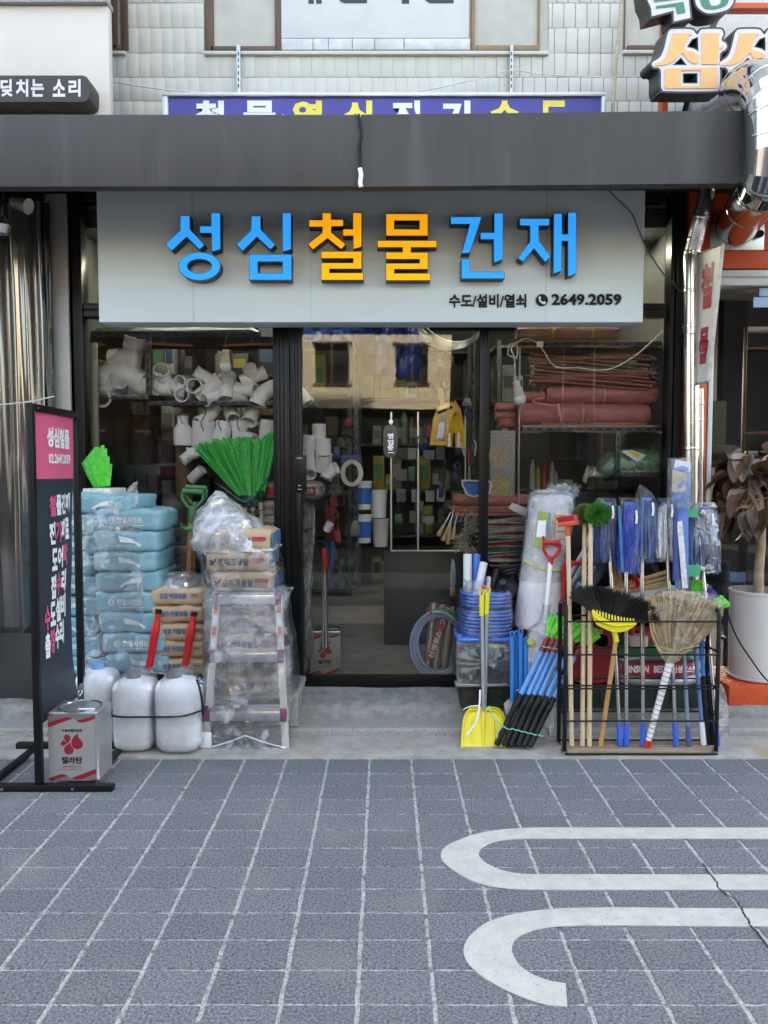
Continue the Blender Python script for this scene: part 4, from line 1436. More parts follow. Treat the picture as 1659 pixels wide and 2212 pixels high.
# ================================================================== WHITE JUGS, STRAP, RED HANDLES
JUG = mat('white_jug_plastic', (.9, .91, .95), .35, var=.03, sub=.6)
def jug(lab, x0, x1, ytop, ybot, Y, capm, capdx=0.):
    k = K(Y)
    c = A((x0 + x1) / 2, ybot, Y)
    W_ = (x1 - x0) * k / 2
    H_ = (ybot - ytop) * k
    z0 = max(.014, c.z)
    t = thing('water_jug', lab, 'jug', (c.x, Y, z0), 'white jugs in clear bags')
    secs = [((c.x, Y, z0 + H_ * h), W_ * f, .1 * f2, e) for h, f, f2, e in
            ((0, .72, .7, 2.6), (.02, .82, .82, 3), (.06, .92, .92, 3.4), (.12, .95, .95, 3.6), (.3, .96, .96, 3.8), (.34, .93, .93, 3.8), (.38, .93, .93, 3.8), (.42, .96, .96, 3.8), (.7, .97, .97, 4.4), (.82, .97, .96, 4.), (.875, .9, .88, 3.4), (.905, .72, .72, 2.8), (.92, .5, .52, 2.2), (.93, .42, .45, 2))]
    add('body', MB().loft(secs, 36), JUG, t, smooth=50)
    cx = c.x + capdx
    add('cap', MB().lathe([(W_ * .33, 0), (W_ * .34, .004), (W_ * .34, H_ * .075), (W_ * .31, H_ * .085)], (cx, Y, z0 + H_ * .925), 24), capm, t)
    secs = [((c.x + .006 * math.sin(h * 9), Y, z0 + H_ * h), W_ * f, .115 * f, e) for h, f, e in
            ((.0, .6, 2.4), (.03, .92, 2.8), (.1, 1.03, 3.2), (.2, 1.04, 3.4), (.35, 1.02, 3.4), (.5, 1.03, 3.4), (.65, 1.04, 3.4), (.78, 1.0, 3.1), (.88, .86, 2.8), (.96, .66, 2.4), (1.03, .5, 2.2), (1.06, .22, 2))]
    secs2 = []
    for a, b in zip(secs, secs[1:]):
        secs2.append(a)
        secs2.append(((Vector(a[0]) + Vector(b[0])) / 2, (a[1] + b[1]) / 2, (a[2] + b[2]) / 2, (a[3] + b[3]) / 2))
    secs2.append(secs[-1])
    add('plastic_bag', MB().loft(secs2, 56, .007, 24, x0, 0, False), FILM, t, smooth=60)
    return t
jug('white jug with a light blue cap behind the square tin', 172, 258, 1446, 1622, 4.02, mat('sky_blue_cap', (.05, .33, .75), .4))
DGREY = mat('dark_grey_cap', (.06, .06, .07), .45)
jug('white jug with a grey cap standing in the middle of three bagged jugs', 250, 342, 1466, 1632, 3.95, DGREY, -.01)
jug('white jug with a grey cap standing nearest the stepladder', 340, 440, 1468, 1638, 3.93, DGREY, -.03)
mb = MB()
xa, xb = A(248, 1540, 3.95).x, A(442, 1540, 3.93).x
z0 = A(345, 1545, 3.84).z
loop = []
for i in range(60):
    a = 2 * math.pi * i / 60
    ca_, sa_ = math.cos(a), math.sin(a)
    loop.append(Vector(((xa + xb) / 2 + math.copysign(abs(ca_) ** .35, ca_) * (xb - xa) / 2 * 1.02, 3.94 + math.copysign(abs(sa_) ** .35, sa_) * .125, z0 + .012 * math.cos(a * 1. + .6) - .008 * math.sin(a * 3))))
loop.append(loop[0])
mb.tube(loop, .0105, 8, False, flat=.35)
mb.tube(smooth_path([A(425, 1468, 3.84), A(432, 1490, 3.82), A(437, 1520, 3.82), A(438, 1545, 3.82)]), .007, 6, flat=.4)
mb.tube(smooth_path([A(425, 1466, 3.83), A(434, 1456, 3.82), A(437, 1464, 3.82), A(428, 1473, 3.82), A(440, 1478, 3.82)]), .007, 6, flat=.4)
single('strap', mb, BLACKP, 'black strap tied round the two bagged white jugs', 'strap', smooth=60)
lp = thing('lopper', 'red handled tool with two upright handles standing behind the white jugs', 'garden tool', A(365, 1470, 4.07))
for x0, y0, x1, y1 in ((321, 1448, 343, 1316), (399, 1442, 419, 1322)):
    p, q = A(x0, y0, 4.06), A(x1, y1, 4.09)
    d = q - p
    mb = MB().tube([p, p + d * .08, p + d * .5, p + d * .52, p + d * .72, p + d * .78, p + d * .93], [.012, .021, .0215, .024, .024, .018, .017], 12)
    add('handle', mb, RED, lp)
    add('end_cap', MB().tube([p + d * .93, p + d], [.0185, .018], 12), BLACKP, lp)
mb = MB()
for cx in (321, 400):
    mb.loft([(A(cx, 1475, 4.06), .06, .05, 2), (A(cx, 1460, 4.06), .045, .04, 2), (A(cx, 1448, 4.06), .03, .028, 2), (A(cx + 1, 1438, 4.06), .032, .03, 2)], 24, .006, 50, cx, 0, False)
mb.tube([A(326, 1452, 4.03), A(360, 1456, 4.02), A(398, 1460, 4.03)], .004, 6)
add('plastic_bag', mb, FILM_BAG, lp, smooth=60)

# ================================================================== BAGS
def bag_mesh(w_, d_, h_, seed, m, nx=14, ny=8, nz=6, amp=.006, e=5., sag=.0):
    """a filled sack, origin at the middle of its underside"""
    mb = MB()
    idx = {}
    def vert(p):
        key = tuple(round(c, 5) for c in p)
        if key not in idx:
            x, y, z = p
            n_ = (abs(x) ** e + abs(y) ** e + abs(z) ** e) ** (1 / e)
            k = max(abs(x), abs(y), abs(z)) / n_
            q = Vector((x * k * w_ / 2, y * k * d_ / 2, z * k * h_ / 2))
            s_ = noise.noise(q * 14 + Vector((seed * 3.1, 0, 0))) + .6 * noise.noise(q * 33 + Vector((0, seed * 2.3, 0)))
            q += Vector((x, y * .6, z)) * s_ * amp
            q.z += h_ / 2 - sag * (abs(x) ** 3) + .008 * noise.noise(Vector((x * 1.3 + seed, seed, 0)))
            idx[key] = len(mb.v)
            mb.v.append(tuple(q))
        return idx[key]
    for ax, (na, nb) in ((0, (ny, nz)), (1, (nx, nz)), (2, (nx, ny))):
        for sgn in (-1, 1):
            for i in range(na):
                for j in range(nb):
                    q = []
                    for di, dj in ((0, 0), (1, 0), (1, 1), (0, 1)):
                        a, b = -1 + 2 * (i + di) / na, -1 + 2 * (j + dj) / nb
                        p = [0, 0, 0]
                        p[ax] = sgn
                        o_ = [k for k in range(3) if k != ax]
                        p[o_[0]], p[o_[1]] = a, b
                        q.append(vert(p))
                    if (sgn > 0) != (ax == 1):
                        mb.f.append(tuple(q))
                    else:
                        mb.f.append(tuple(reversed(q)))
                    mb.m.append(0)
    return mb.mesh('sack', [m], 60)
CEM = mat('blue_cement_paper', (.19, .385, .45), .5, var=.12, vs=9, bump=1., bs=16, rand=.05)
KRAFT = mat('kraft_paper', (.47, .335, .21), .55, var=.14, vs=9, bump=1., bs=16, rand=.06)
WHSACK = mat('white_sack', (.55, .54, .53), .55, var=.1, vs=6, bump=.4, bs=30, rand=.05)
GRSACK = mat('grey_sack', (.34, .32, .29), .6, var=.15, vs=6, bump=.4, bs=24, rand=.08)
cem_m = [bag_mesh(.37, .4, .1175, i, CEM, nx=20, nz=8, e=12., amp=.009) for i in range(4)]
kra_m = [bag_mesh(.325, .36, .102, i + 7, KRAFT, e=9., amp=.008) for i in range(3)]
PRW = mat('white_bag_print', (.62, .68, .7), .6, var=.2, vs=20)
PRB = mat('navy_bag_print', (.02, .045, .12), .6, var=.2, vs=20)
PRBL = mat('blue_bag_print', (.06, .13, .27), .6, var=.3, vs=20)
PRR = mat('red_bag_print', (.4, .05, .05), .6, var=.2)
def sack(name, lab, cat, grp, me, c, rz=0.):
    t = thing(name, lab, cat, c, grp)
    o = add('sack', me, None, t, loc=c)
    o.rotation_euler = (0, 0, rz)
    return t
def fbox(mbx, s, c, d_, x0, x1, z0, z1, bold=.03):
    p0 = Vector((c[0] + x0, c[1] - d_ / 2 - .005, c[2] + z0))
    text_into(mbx, s, p0, (x1 - x0, 0, 0), (0, 0, z1 - z0), bold)
def poly(mbx, q, c, d_, off=.005):
    mbx.prism(q, [], lambda x, y, k: Vector((c[0] + x, c[1] - d_ / 2 - off, c[2] + y)), 0)
SWOOSH = [(-.075, -.02), (-.045, .0), (0, .026), (.07, .04), (.058, .0), (.0, -.005), (-.035, -.012), (-.06, -.035)]
def cement(i, lab, c, style, grp, rz=0.):
    t = sack('cement_bag', lab, 'cement bag', grp, cem_m[i % 4], c, rz)
    mb = MB()
    h = .06
    if style == 0:
        fbox(mb, '한일시멘트', c, .4, -.055, .09, h - .016, h + .018)
        poly(mb, ellipse(-.085, h, .02, .021, 18), c, .4)
        mb.prism([(-.04, h - .03), (.1, h - .03), (.1, h - .027), (-.04, h - .027)], [], lambda x, y, k: Vector((c[0] + x, c[1] - .205, c[2] + y)), 0)
    else:
        s_ = .9 if style == 1 else -.9
        q = [(x * s_ + .03, y * .85 + h - .005) for x, y in SWOOSH]
        poly(mb, q, c, .4)
        if i % 2:
            fbox(mb, '한일시멘트', c, .4, -.12, -.06, h + .022, h + .034, .02)
    add('print', mb, PRW, t, smooth=0)
    if style == 0:
        mb = MB()
        poly(mb, smooth_closed([(-.08, h + .015), (-.092, h + .008), (-.085, h), (-.092, h - .01), (-.09, h - .014), (-.076, h - .006), (-.083, h + .003), (-.077, h + .012)], 3), c, .4, .0065)
        add('print', mb, CEM, t, smooth=0)
    return t
YC = 4.33
stack_x = [275, 271, 268, 271, 270, 277, 285, 291]
ys = [1113, 1160, 1203, 1247, 1291, 1335, 1378, 1425]
styles = [0, 2, 2, 1, 0, 2, 0, 2]
pz = []
base_z = A(280, 1456, YC - .2).z
for i in range(8):
    zc = base_z + (7 - i) * .1155
    cx = A(stack_x[i], 1200, YC - .2).x
    cement(i, ('sky blue cement bag, %s of the right stack of eight' % (ORD[i] if i < 7 else 'lowest')), (cx, YC + .01 * math.sin(i * 5), zc), styles[i], 'blue cement bags', .02 * math.sin(i * 3))
for i in range(8):
    zc = base_z - .03 + (7 - i) * .1165
    cx = A(140 + 8 * math.sin(i * 2.2), 1200, YC - .16).x
    cement(i + 1, ('sky blue cement bag, %s of the left stack behind the banner' % (ORD[i] if i < 7 else 'lowest')), (cx, YC + .03, zc), 1 + i % 2, 'blue cement bags', .02 * math.sin(i * 2))
zt_ = base_z - .03 + 8 * .1165
t = cement(1, 'sky blue cement bag lying tilted on top of both stacks', (A(222, 1080, YC - .15).x, YC + .03, zt_ - .005), 1, 'blue cement bags')
t.rotation_euler = (0, R(3), R(-6))
# white block with green bundle on top of the tilted bag
zz = A(240, 1066, 4.3).z
single('foam_block', MB().box((A(178, 1060, 4.25).x, 4.25, zz - .012), (A(240, 1060, 4.25).x, 4.5, zz + .03), .006), mat('speckled_white', (.6, .6, .56), .8, var=.35, vs=60, bump=.5, bs=60), 'speckled white block lying on the top cement bag', 'block')
gb = thing('garden_broom', 'two bright green flat plastic broom heads above the cement bags', 'broom', A(215, 1050, 4.4))
GRF = mat('bright_green_plastic', (.03, .5, .03), .4, var=.3, vs=40, bump=.8, bs=60)
for q in ([(202, 1052), (177, 1004), (176, 990), (203, 966), (214, 990), (230, 1050)], [(213, 1050), (190, 985), (224, 962), (242, 1030), (237, 1052)]):
    k = 0 if q[0][0] < 210 else 1
    mb = MB()
    n = 9
    for i in range(n):
        t0 = i / n
        lo = Vector((q[0][0] + (q[-1][0] - q[0][0]) * (t0 + .05), q[0][1]))
        if k == 0:
            hi = Vector((177 + (212 - 177) * (t0 + .05), 1000 - 34 * min(1, t0 * 1.3)))
        else:
            hi = Vector((190 + (242 - 190) * (t0 + .05), 985 - 23 * min(1, t0 * 1.8) + max(0, t0 - .62) * 150))
        p, r_ = A(lo.x, lo.y, 4.36 - .03 * k), A(hi.x, hi.y, 4.38 - .03 * k)
        mid = (p + r_) / 2 + Vector((0, -.008, 0))
        mb.tube([p, mid, r_], [.007, .012, .011], 6, flat=.5)
    add('bristles', mb, GRF, gb)

# kraft bags, two kinds
YK = 4.31
ysk = [1290, 1330, 1368, 1404, 1441]
bz = A(385, 1461, YK - .18).z
for i in range(5):
    zc = bz + (4 - i) * .1
    cx = A((384, 386, 391, 388, 389)[i], 1400, YK - .18).x
    t = sack('adhesive_bag', 'kraft tile adhesive bag with blue lettering, %s of five behind the red handles' % (ORD[i] if i < 4 else 'lowest'), 'cement bag', 'kraft adhesive bags', kra_m[i % 3], (cx, YK, zc), .015 * math.sin(i * 4))
    mb = MB()
    c = (cx, YK, zc)
    fbox(mb, '쌍곰', c, .36, -.098, -.05, .04, .072, .04)
    fbox(mb, '떠붙임몰', c, .36, -.042, .055, .042, .074, .04)
    add('print', mb, PRBL, t, smooth=0)
    mb = MB()
    fbox(mb, '백색', c, .36, .084, .113, .052, .068, .03)
    for b in ((.077, .046, .12, .0475), (.077, .0725, .12, .074), (.077, .0475, .0785, .0725), (.1185, .0475, .12, .0725)):
        poly(mb, [(b[0], b[1]), (b[2], b[1]), (b[2], b[3]), (b[0], b[3])], c, .36)
    add('print', mb, PRB, t, smooth=0)
mb = MB()
zk = bz + .5
def cap(u, v):
    a = u * 2 * math.pi
    r = v
    x = A(385, 1300, 4.2).x + .155 * r * math.cos(a) * (1 + .12 * math.sin(3 * a))
    y = 4.3 + .17 * r * math.sin(a)
    return (x, y, zk + .075 * (1 - r ** 2.2) + .02 * noise.noise(Vector((x * 14, y * 14, 1))) - (.03 if r > .9 else 0))
single('plastic_cover', MB().grid(cap, 36, 8, wrap=True), FILM_MILK, 'milky plastic cover crumpled on top of the kraft adhesive bags', 'plastic cover', smooth=60)

# mortar bags on a pallet, under film
PAL = mat('grey_pallet', (.3, .29, .26), .75, var=.15, bump=.4, bs=50)
pl = thing('pallet', 'grey plastic pallet with slots under the mortar bags', 'pallet', A(560, 1585, 4.3))
pz0, pz1 = .062, A(640, 1492, 4.2).z
px0, px1 = A(300, 1500, 4.2).x, A(648, 1500, 4.2).x
mb = MB().box((px0, 4.12, pz1 - .03), (px1, 4.52, pz1), .004)
for y in (4.125, 4.29, 4.46):
    for x in (px0 + .003, (px0 + px1) / 2 - .04, px1 - .085):
        mb.box((x, y, pz0 + .018), (x + .08, y + .05, pz1 - .0302), .002)
    mb.box((px0 + .001, y + .001, pz0), (px1 - .001, y + .049, pz0 + .0178), .002)
for i in range(8):
    y = 4.135 + i * .047
    mb.box((px1 - .0025, y, pz1 - .022), (px1 + .004, y + .03, pz1 - .004), .001)
add('deck', mb, PAL, pl)
YMO = 4.27
mo_m = [bag_mesh(.36, .36, .12, i + 21, KRAFT, e=9., amp=.009) for i in range(3)]
BLUEB = mat('blue_sack_side', (.07, .16, .3), .5, var=.2)
nmo = 8
for i in range(nmo):
    zc = pz1 + .002 + i * .116
    if i > 5: zc = pz1 + .002 + i * .116
    cx = A((538, 536, 534, 535, 530, 522, 513, 517)[i], 1300, YMO - .18).x
    t = sack('mortar_bag', 'kraft mortar bag with navy bird mark, %s of the stack behind the stepladder' % ('lowest' if i == 0 else ORD[nmo - 1 - i]), 'cement bag', 'kraft mortar bags', mo_m[i % 3], (cx, YMO, zc), .03 * math.sin(i * 2.7))
    c = (cx, YMO, zc)
    mb = MB()
    fbox(mb, '천마표몰탈', c, .36, -.105, .065, .038, .078, .03)
    poly(mb, [(-.15, .045), (-.135, .042), (-.118, .06), (-.108, .085), (-.125, .075), (-.132, .06), (-.14, .07), (-.152, .068), (-.145, .055)], c, .36)
    add('print', mb, PRB, t, smooth=0)
    mb = MB()
    poly(mb, [(.075, .06), (.15, .06), (.15, .082), (.075, .082)], c, .36)
    add('print', mb, PRR, t, smooth=0)
    add('side_panel', MB().box((c[0] + .176, YMO - .15, zc + .02), (c[0] + .186, YMO + .15, zc + .1), .003), BLUEB, t)
def film_stack(name, lab, secs, m, n=64, cr=.012, cs=13., seed=0., wr=.0):
    out = []
    for a, b in zip(secs, secs[1:]):
        for k in range(6):
            t = k / 6
            out.append((Vector(a[0]).lerp(Vector(b[0]), t), a[1] + (b[1] - a[1]) * t, a[2] + (b[2] - a[2]) * t, a[3] + (b[3] - a[3]) * t))
    out.append(secs[-1])
    mb = MB().loft(out, n, cr, cs, seed, 0, False)
    return single(name, mb, m, lab, 'plastic cover', smooth=60)
FILM_WRAP = film_mat('wrap_film', milk=.06, bs=18., bstr=.75, rough=.14)
def sc_(x0, x1, y, Y, ry, e):
    return (A((x0 + x1) / 2, y, Y), (x1 - x0) / 2 * K(Y - ry), ry, e)
film_stack('plastic_cover', 'large translucent plastic hood gathered to a peak over the mortar bags',
           [sc_(438, 652, 1500, YMO, .2, 5), sc_(440, 645, 1400, YMO, .2, 5), sc_(438, 625, 1290, YMO, .2, 5), sc_(436, 612, 1210, YMO, .2, 4.5), sc_(424, 605, 1180, YMO, .2, 4)], FILM_WRAP, seed=3.)
film_stack('plastic_cover', 'milky folded plastic peak above the mortar bags',
           [sc_(422, 608, 1184, YMO, .2, 4), sc_(412, 596, 1165, YMO, .2, 3.2), sc_(413, 575, 1140, YMO, .19, 2.6), sc_(420, 545, 1112, YMO, .16, 2.3), sc_(440, 520, 1088, YMO, .1, 2), sc_(462, 484, 1068, YMO, .03, 2), (A(470, 1060, YMO), .004, .004, 2)], film_mat('milky_hood', milk=.5, bs=9., bstr=.6, rough=.2), cr=.022, cs=9., seed=5.)
film_stack('plastic_cover', 'clear plastic film wrapped round the right stack of blue cement bags',
           [sc_(192, 346, 1458, YC, .215, 7), sc_(190, 345, 1300, YC, .215, 7), sc_(188, 343, 1180, YC, .215, 7), sc_(192, 341, 1120, YC, .212, 5), sc_(205, 328, 1096, YC, .19, 3.4), sc_(235, 300, 1088, YC, .1, 3)], FILM_WRAP, cr=.006, cs=16., seed=8.)
def flap(u, v):
    x = 296 - 20 * v + u * (22 - 18 * v) if False else 0
    p = A(232 + 64 * u + 4 * v, 1072 + 30 * v - 34 * max(0, u - .55) * (1 - v) * 2 + 8 * math.sin(u * 6), 4.1 + .1 * u)
    return p + Vector((0, .02 * noise.noise(Vector((u * 6, v * 6, 2))), 0))
single('plastic_cover', MB().grid(flap, 20, 10), FILM_BAG, 'loose clear plastic flap on the tilted cement bag', 'plastic cover', smooth=60)

# ================================================================== STEPLADDER
ld = thing('stepladder', 'aluminium stepladder with purple joints wrapped in clear plastic', 'stepladder', A(530, 1622, 3.95))
fl, fr_ = A(443, 1624, 3.925), A(617, 1622, 3.925)
tl, tr_ = A(469, 1284, 4.07), A(601, 1284, 4.07)
def rail(p, q, w_=.026, dpt=.02):
    d = (q - p).normalized()
    mb = MB()
    sx = Vector((w_ / 2, 0, 0)); sy = Vector((0, dpt, 0))
    vs = [p - sx, p + sx, p + sx + sy, p - sx + sy, q - sx, q + sx, q + sx + sy, q - sx + sy]
    return mb.add(vs, [(0, 1, 5, 4), (1, 2, 6, 5), (2, 3, 7, 6), (3, 0, 4, 7), (4, 5, 6, 7), (3, 2, 1, 0)])
for p, q in ((fl, tl), (fr_, tr_)):
    add('side_rail', rail(p, q, .038, .024), mat('ladder_alu', (.66, .65, .62), .4, .6, .1), ld)
PURP = mat('purple_joint', (.2, .05, .12), .45)
LAB_R = mat('warning_label_red', (.5, .05, .04), .5)
for i, (f, nm) in enumerate(((1., 'top_step'), (.63, 'step'), (.26, 'step'))):
    p, q = fl.lerp(tl, f), fr_.lerp(tr_, f)
    mb = MB().box((p.x + .014, p.y - .035, p.z - .05), (q.x - .014, p.y + .09, p.z + .004), .006)
    for k in range(5):
        yy = p.y - .034 + k * .026
        mb.box((p.x + .02, yy, p.z + .0042), (q.x - .02, yy + .012, p.z + .007), .001)
    s_ = add(nm, mb, ALU, ld)
    for x in (p.x, q.x):
        add('joint', MB().box((x - .018, p.y - .03, p.z - .055), (x + .018, p.y + .03, p.z + .012), .006), PURP, ld)
for p, q in ((fl, tl), (fr_, tr_)):
    pp, qq = Vector((p.x, 4.33, .07)), Vector((q.x, 4.1, q.z - .02))
    add('rear_leg', rail(pp, qq, .022, .018), STEELD, ld)
mb = MB()
apex = A(530, 1588, 3.97)
for p in (fl, fr_):
    mb.tube(smooth_path([p + Vector((0, .01, .014)), p.lerp(apex, .55) + Vector((0, .01, .0)), apex], 4), .012, 8, flat=.6)
add('foot_brace', mb, ALU, ld)
mb = MB()
for p, q, sx in ((fl, tl, 0), (fr_, tr_, 0)):
    for i, (t0, t1) in enumerate(((.66, .72), (.74, .79), (.8, .86), (.88, .93))):
        a, b = p.lerp(q, t0), p.lerp(q, t1)
        mb.add([a + Vector((-.012, -.003, 0)), a + Vector((.012, -.003, 0)), b + Vector((.012, -.003, 0)), b + Vector((-.012, -.003, 0))], [(0, 1, 2, 3)], i % 2)
add('sticker', mb, [WHITET, LAB_R], ld, smooth=0)
a = fl.lerp(tl, .03); b = fl.lerp(tl, .13)
add('tag', MB().box((a.x - .03, a.y - .008, a.z), (b.x + .03, a.y - .005, b.z), .0005), WHITET, ld)
secs = [(A(530, 1628, 4.0), .235, .09, 4), (A(531, 1590, 4.02), .24, .1, 4), (A(535, 1500, 4.03), .245, .11, 4), (A(537, 1400, 4.05), .24, .11, 4), (A(532, 1320, 4.07), .225, .1, 4), (A(534, 1284, 4.08), .245, .07, 3), (A(540, 1268, 4.09), .25, .03, 2.4)]
out = []
for a, b in zip(secs, secs[1:]):
    for k in range(7):
        t_ = k / 7
        out.append((Vector(a[0]).lerp(Vector(b[0]), t_), a[1] + (b[1] - a[1]) * t_, a[2] + (b[2] - a[2]) * t_, a[3] + (b[3] - a[3]) * t_))
out.append(secs[-1])
FILM_LAD = film_mat('ladder_film', milk=.1, bs=16., bstr=1., rough=.12, gain=2.2)
add('plastic_bag', MB().loft(out, 72, .012, 15, 12., 0, False), FILM_LAD, ld, smooth=60)

# ================================================================== GREEN SHOVELS
DG = mat('dark_green_plastic', (.015, .12, .035), .4, var=.12)
def d_grip(mb, c, w_, h_, r, M=None):
    """an open D grip above c"""
    pts = [(0, 0), (-w_ * .22, h_ * .12), (-w_ * .5, h_ * .55), (-w_ * .5, h_ * .92), (-w_ * .46, h_), (w_ * .46, h_), (w_ * .5, h_ * .92), (w_ * .5, h_ * .55), (w_ * .22, h_ * .12), (0, 0)]
    P = [Vector((x, 0, z)) for x, z in pts]
    P = [(M @ p if M else p) + c for p in P]
    mb.tube(P, r, 8)
    a, b = Vector((-w_ * .5, 0, h_)), Vector((w_ * .5, 0, h_))
    mb.tube([(M @ a if M else a) + c, (M @ b if M else b) + c], r * 1.5, 10)
for dx, dy, lab in ((0, 0, 'green D-handled shovel with a wooden shaft tied with green ribbon'), (7, -9, 'second green D-handled shovel just behind the ribboned one')):
    Yh = 4.47 + (.04 if dx else 0)
    t = thing('shovel', lab, 'shovel', A(406, 1250, Yh), 'green handled shovels')
    mb = MB()
    base = A(415 + dx, 1100 + dy, Yh)
    d_grip(mb, base, .125, .105, .011, Matrix.Rotation(R(4), 3, 'Y'))
    mb.tube([base + Vector((-.003, 0, -.075)), base, base + Vector((0, 0, .02))], [.026, .024, .016], 10)
    add('grip', mb, DG, t)
    add('shaft', MB().tube([A(402 + dx, 1420, Yh - .02), A(412 + dx, 1125 + dy, Yh)], .0185, 12), WOODD, t)
    mb = MB()
    b0 = A(402 + dx, 1430, Yh - .02)
    mb.grid(lambda u, v: b0 + Vector(((u - .5) * .2 * (1 - .3 * v * v), -.03 * (1 - (2 * u - 1) ** 2), -v * .2 + .02)), 8, 6)
    add('blade', mb, STEELD, t)
    if not dx:
        mb = MB()
        c = A(408, 1142, Yh - .03)
        mb.tube(smooth_path([c, c + Vector((-.03, -.01, .03)), c + Vector((-.045, -.01, .035)), c + Vector((-.03, -.01, .005)), c, c + Vector((-.04, -.01, -.03)), c + Vector((-.08, 0, -.04))]), .007, 6, flat=.25)
        mb.tube([c + Vector((-.02, 0, 0)), c + Vector((.025, -.002, .004))], .012, 8)
        add('ribbon', mb, mat('green_ribbon', (.03, .4, .1), .4), t)

# ================================================================== RIGHT OF THE DOOR: GOODS ON THE STEP
def cone_bristles(mb, bases, tips, r0, r1, mid=None, n=3, mi=0):
    for i, (b, t) in enumerate(zip(bases, tips)):
        m = (b + t) / 2 + (mid(i) if mid else Vector())
        mb.tube([b, m, t], [r0, (r0 + r1) / 2, r1], n, True, mi)
rb = random.Random(21)
def jit(s):
    return Vector((rb.uniform(-s, s), rb.uniform(-s, s), rb.uniform(-s, s)))

# crate, wrapped box, blue lids
DGC = mat('dark_green_crate', (.012, .035, .03), .5, var=.2)
p, q = A(1128, 1560, 4.25), A(1520, 1478, 4.25)
t = thing('crate', 'long dark green plastic crate behind the broom rack', 'crate', ((p.x + q.x) / 2, 4.4, p.z))
mb = MB().box((A(1040, 1550, 4.22).x, 4.24, .13), (q.x, 4.52, A(1200, 1480, 4.22).z), .008)
add('body', mb, DGC, t)
mb = MB()
for i in range(14):
    x = A(1052, 1500, 4.22).x + i * .082
    mb.box((x, 4.232, .16), (x + .012, 4.2398, A(1200, 1490, 4.22).z), .002)
mb.box((A(1040, 1550, 4.22).x + .001, 4.228, A(1200, 1489, 4.22).z), (q.x - .001, 4.2398, A(1200, 1481, 4.22).z), .002)
add('ribs', mb, DGC, t)
t = thing('carton', 'dark carton standing on the step under the wrapped box', 'box', A(1015, 1545, 4.25))
mb = MB().box((A(998, 1545, 4.2).x, 4.2, .13), (A(1038, 1545, 4.2).x, 4.5, A(1000, 1483, 4.2).z), .004)
add('body', mb, mat('black_carton', (.03, .027, .025), .7, var=.3), t)
t = thing('wrapped_box', 'dark box wrapped in knotted clear film under the blue lids', 'box', A(1045, 1480, 4.2))
a, b = A(990, 1478, 4.13), A(1101, 1388, 4.13)
add('body', MB().box((a.x, 4.14, a.z), (b.x, 4.44, b.z), .006), mat('dark_box', (.05, .05, .045), .45, var=.4, vs=6), t)
add('label', MB().box((a.x + .14, 4.136, b.z - .03), (b.x - .02, 4.139, b.z - .012), .0005), mat('yellow_label', (.55, .5, .12), .5), t)
knot = Vector(((a.x + b.x) / 2 + .03, 4.105, (a.z + b.z) / 2))
mb = MB()
def wrap(u, v):
    x, z = a.x - .012 + (b.x - a.x + .024) * u, a.z - .008 + (b.z - a.z + .02) * v
    d = math.hypot((x - knot.x) / .14, (z - knot.z) / .1)
    ang = math.atan2(z - knot.z, x - knot.x)
    y = 4.132 - .028 * math.exp(-d * d * 2.2) + .007 * math.sin(ang * 15 + math.sin(ang * 4) * 2) * math.exp(-d * .9) + .004 * noise.noise(Vector((x * 20, z * 20, 0)))
    return (x, y, z)
mb.grid(wrap, 60, 50)
mb.tube([knot + Vector((0, .015, 0)), knot, knot + Vector((.01, -.02, .006)), knot + Vector((.03, -.03, -.004))], [.02, .011, .016, .026], 10)
add('plastic_wrap', mb, FILM_WRAP, t, smooth=60)
mb = MB()
mb.box((A(984, 1480, 4.12).x, 4.12, A(1000, 1484, 4.12).z), (A(1104, 1480, 4.12).x, 4.2, A(1000, 1478, 4.12).z), .002)
add('metal_edge', mb, STEELD, t)

LID = mat('glossy_blue_lid', (.02, .17, .68), .2, var=.05, coat=.3)
zb = A(1050, 1386, 4.13).z
single('blue_tray', MB().box((A(988, 1386, 4.13).x, 4.12, zb), (A(1103, 1386, 4.13).x, 4.42, zb + .02), .006), LID, 'flat blue tray under the stack of blue basins', 'tray')
def basin(i, lab, z, rx, cx):
    t = thing('basin', lab, 'basin', (cx, 4.28, z), 'stacked blue basins')
    secs = [((cx, 4.28, z + dz), rx * f, .155 * f, 3) for dz, f in ((0, .8), (.003, .86), (.012, .95), (.017, 1.), (.024, 1.0), (.027, .985), (.024, .95), (.012, .9), (.008, .8))]
    add('body', MB().loft(secs, 44), LID, t, smooth=60)
    secs = [((cx, 4.28, z + dz), rx * f, .155 * f, 3) for dz, f in ((.0232, .94), (.0265, .955), (.0268, .925), (.0235, .91))]
    add('inner_rim', MB().loft(secs, 44, caps=False), BLUE, t, smooth=60)
    return t
z = zb + .022
nb_ = 11
for i in range(nb_):
    top = i >= 7
    if i == 7: z += .012
    basin(i, 'glossy blue plastic basin, %s of the stack' % (ORD[nb_ - 1 - i] if i else 'lowest'), z, .143 if top else .15, A(1047 if top else 1049, 1300, 4.28).x)
    z += .0205
mb = MB()
film_stack('plastic_cover', 'clear plastic film over the stacked blue basins',
           [(Vector((A(1048, 1300, 4.28).x, 4.28, zb + .01)), .158, .163, 3), (Vector((A(1048, 1300, 4.28).x, 4.28, zb + .14)), .157, .162, 3), (Vector((A(1048, 1300, 4.28).x, 4.28, zb + .17)), .15, .156, 3), (Vector((A(1048, 1300, 4.28).x, 4.28, z - .01)), .152, .158, 3), (Vector((A(1048, 1300, 4.28).x, 4.28, z + .018)), .13, .14, 3), (Vector((A(1048, 1300, 4.28).x, 4.28, z + .024)), .05, .06, 3)], FILM_THIN, cr=.005, cs=20., seed=2.)
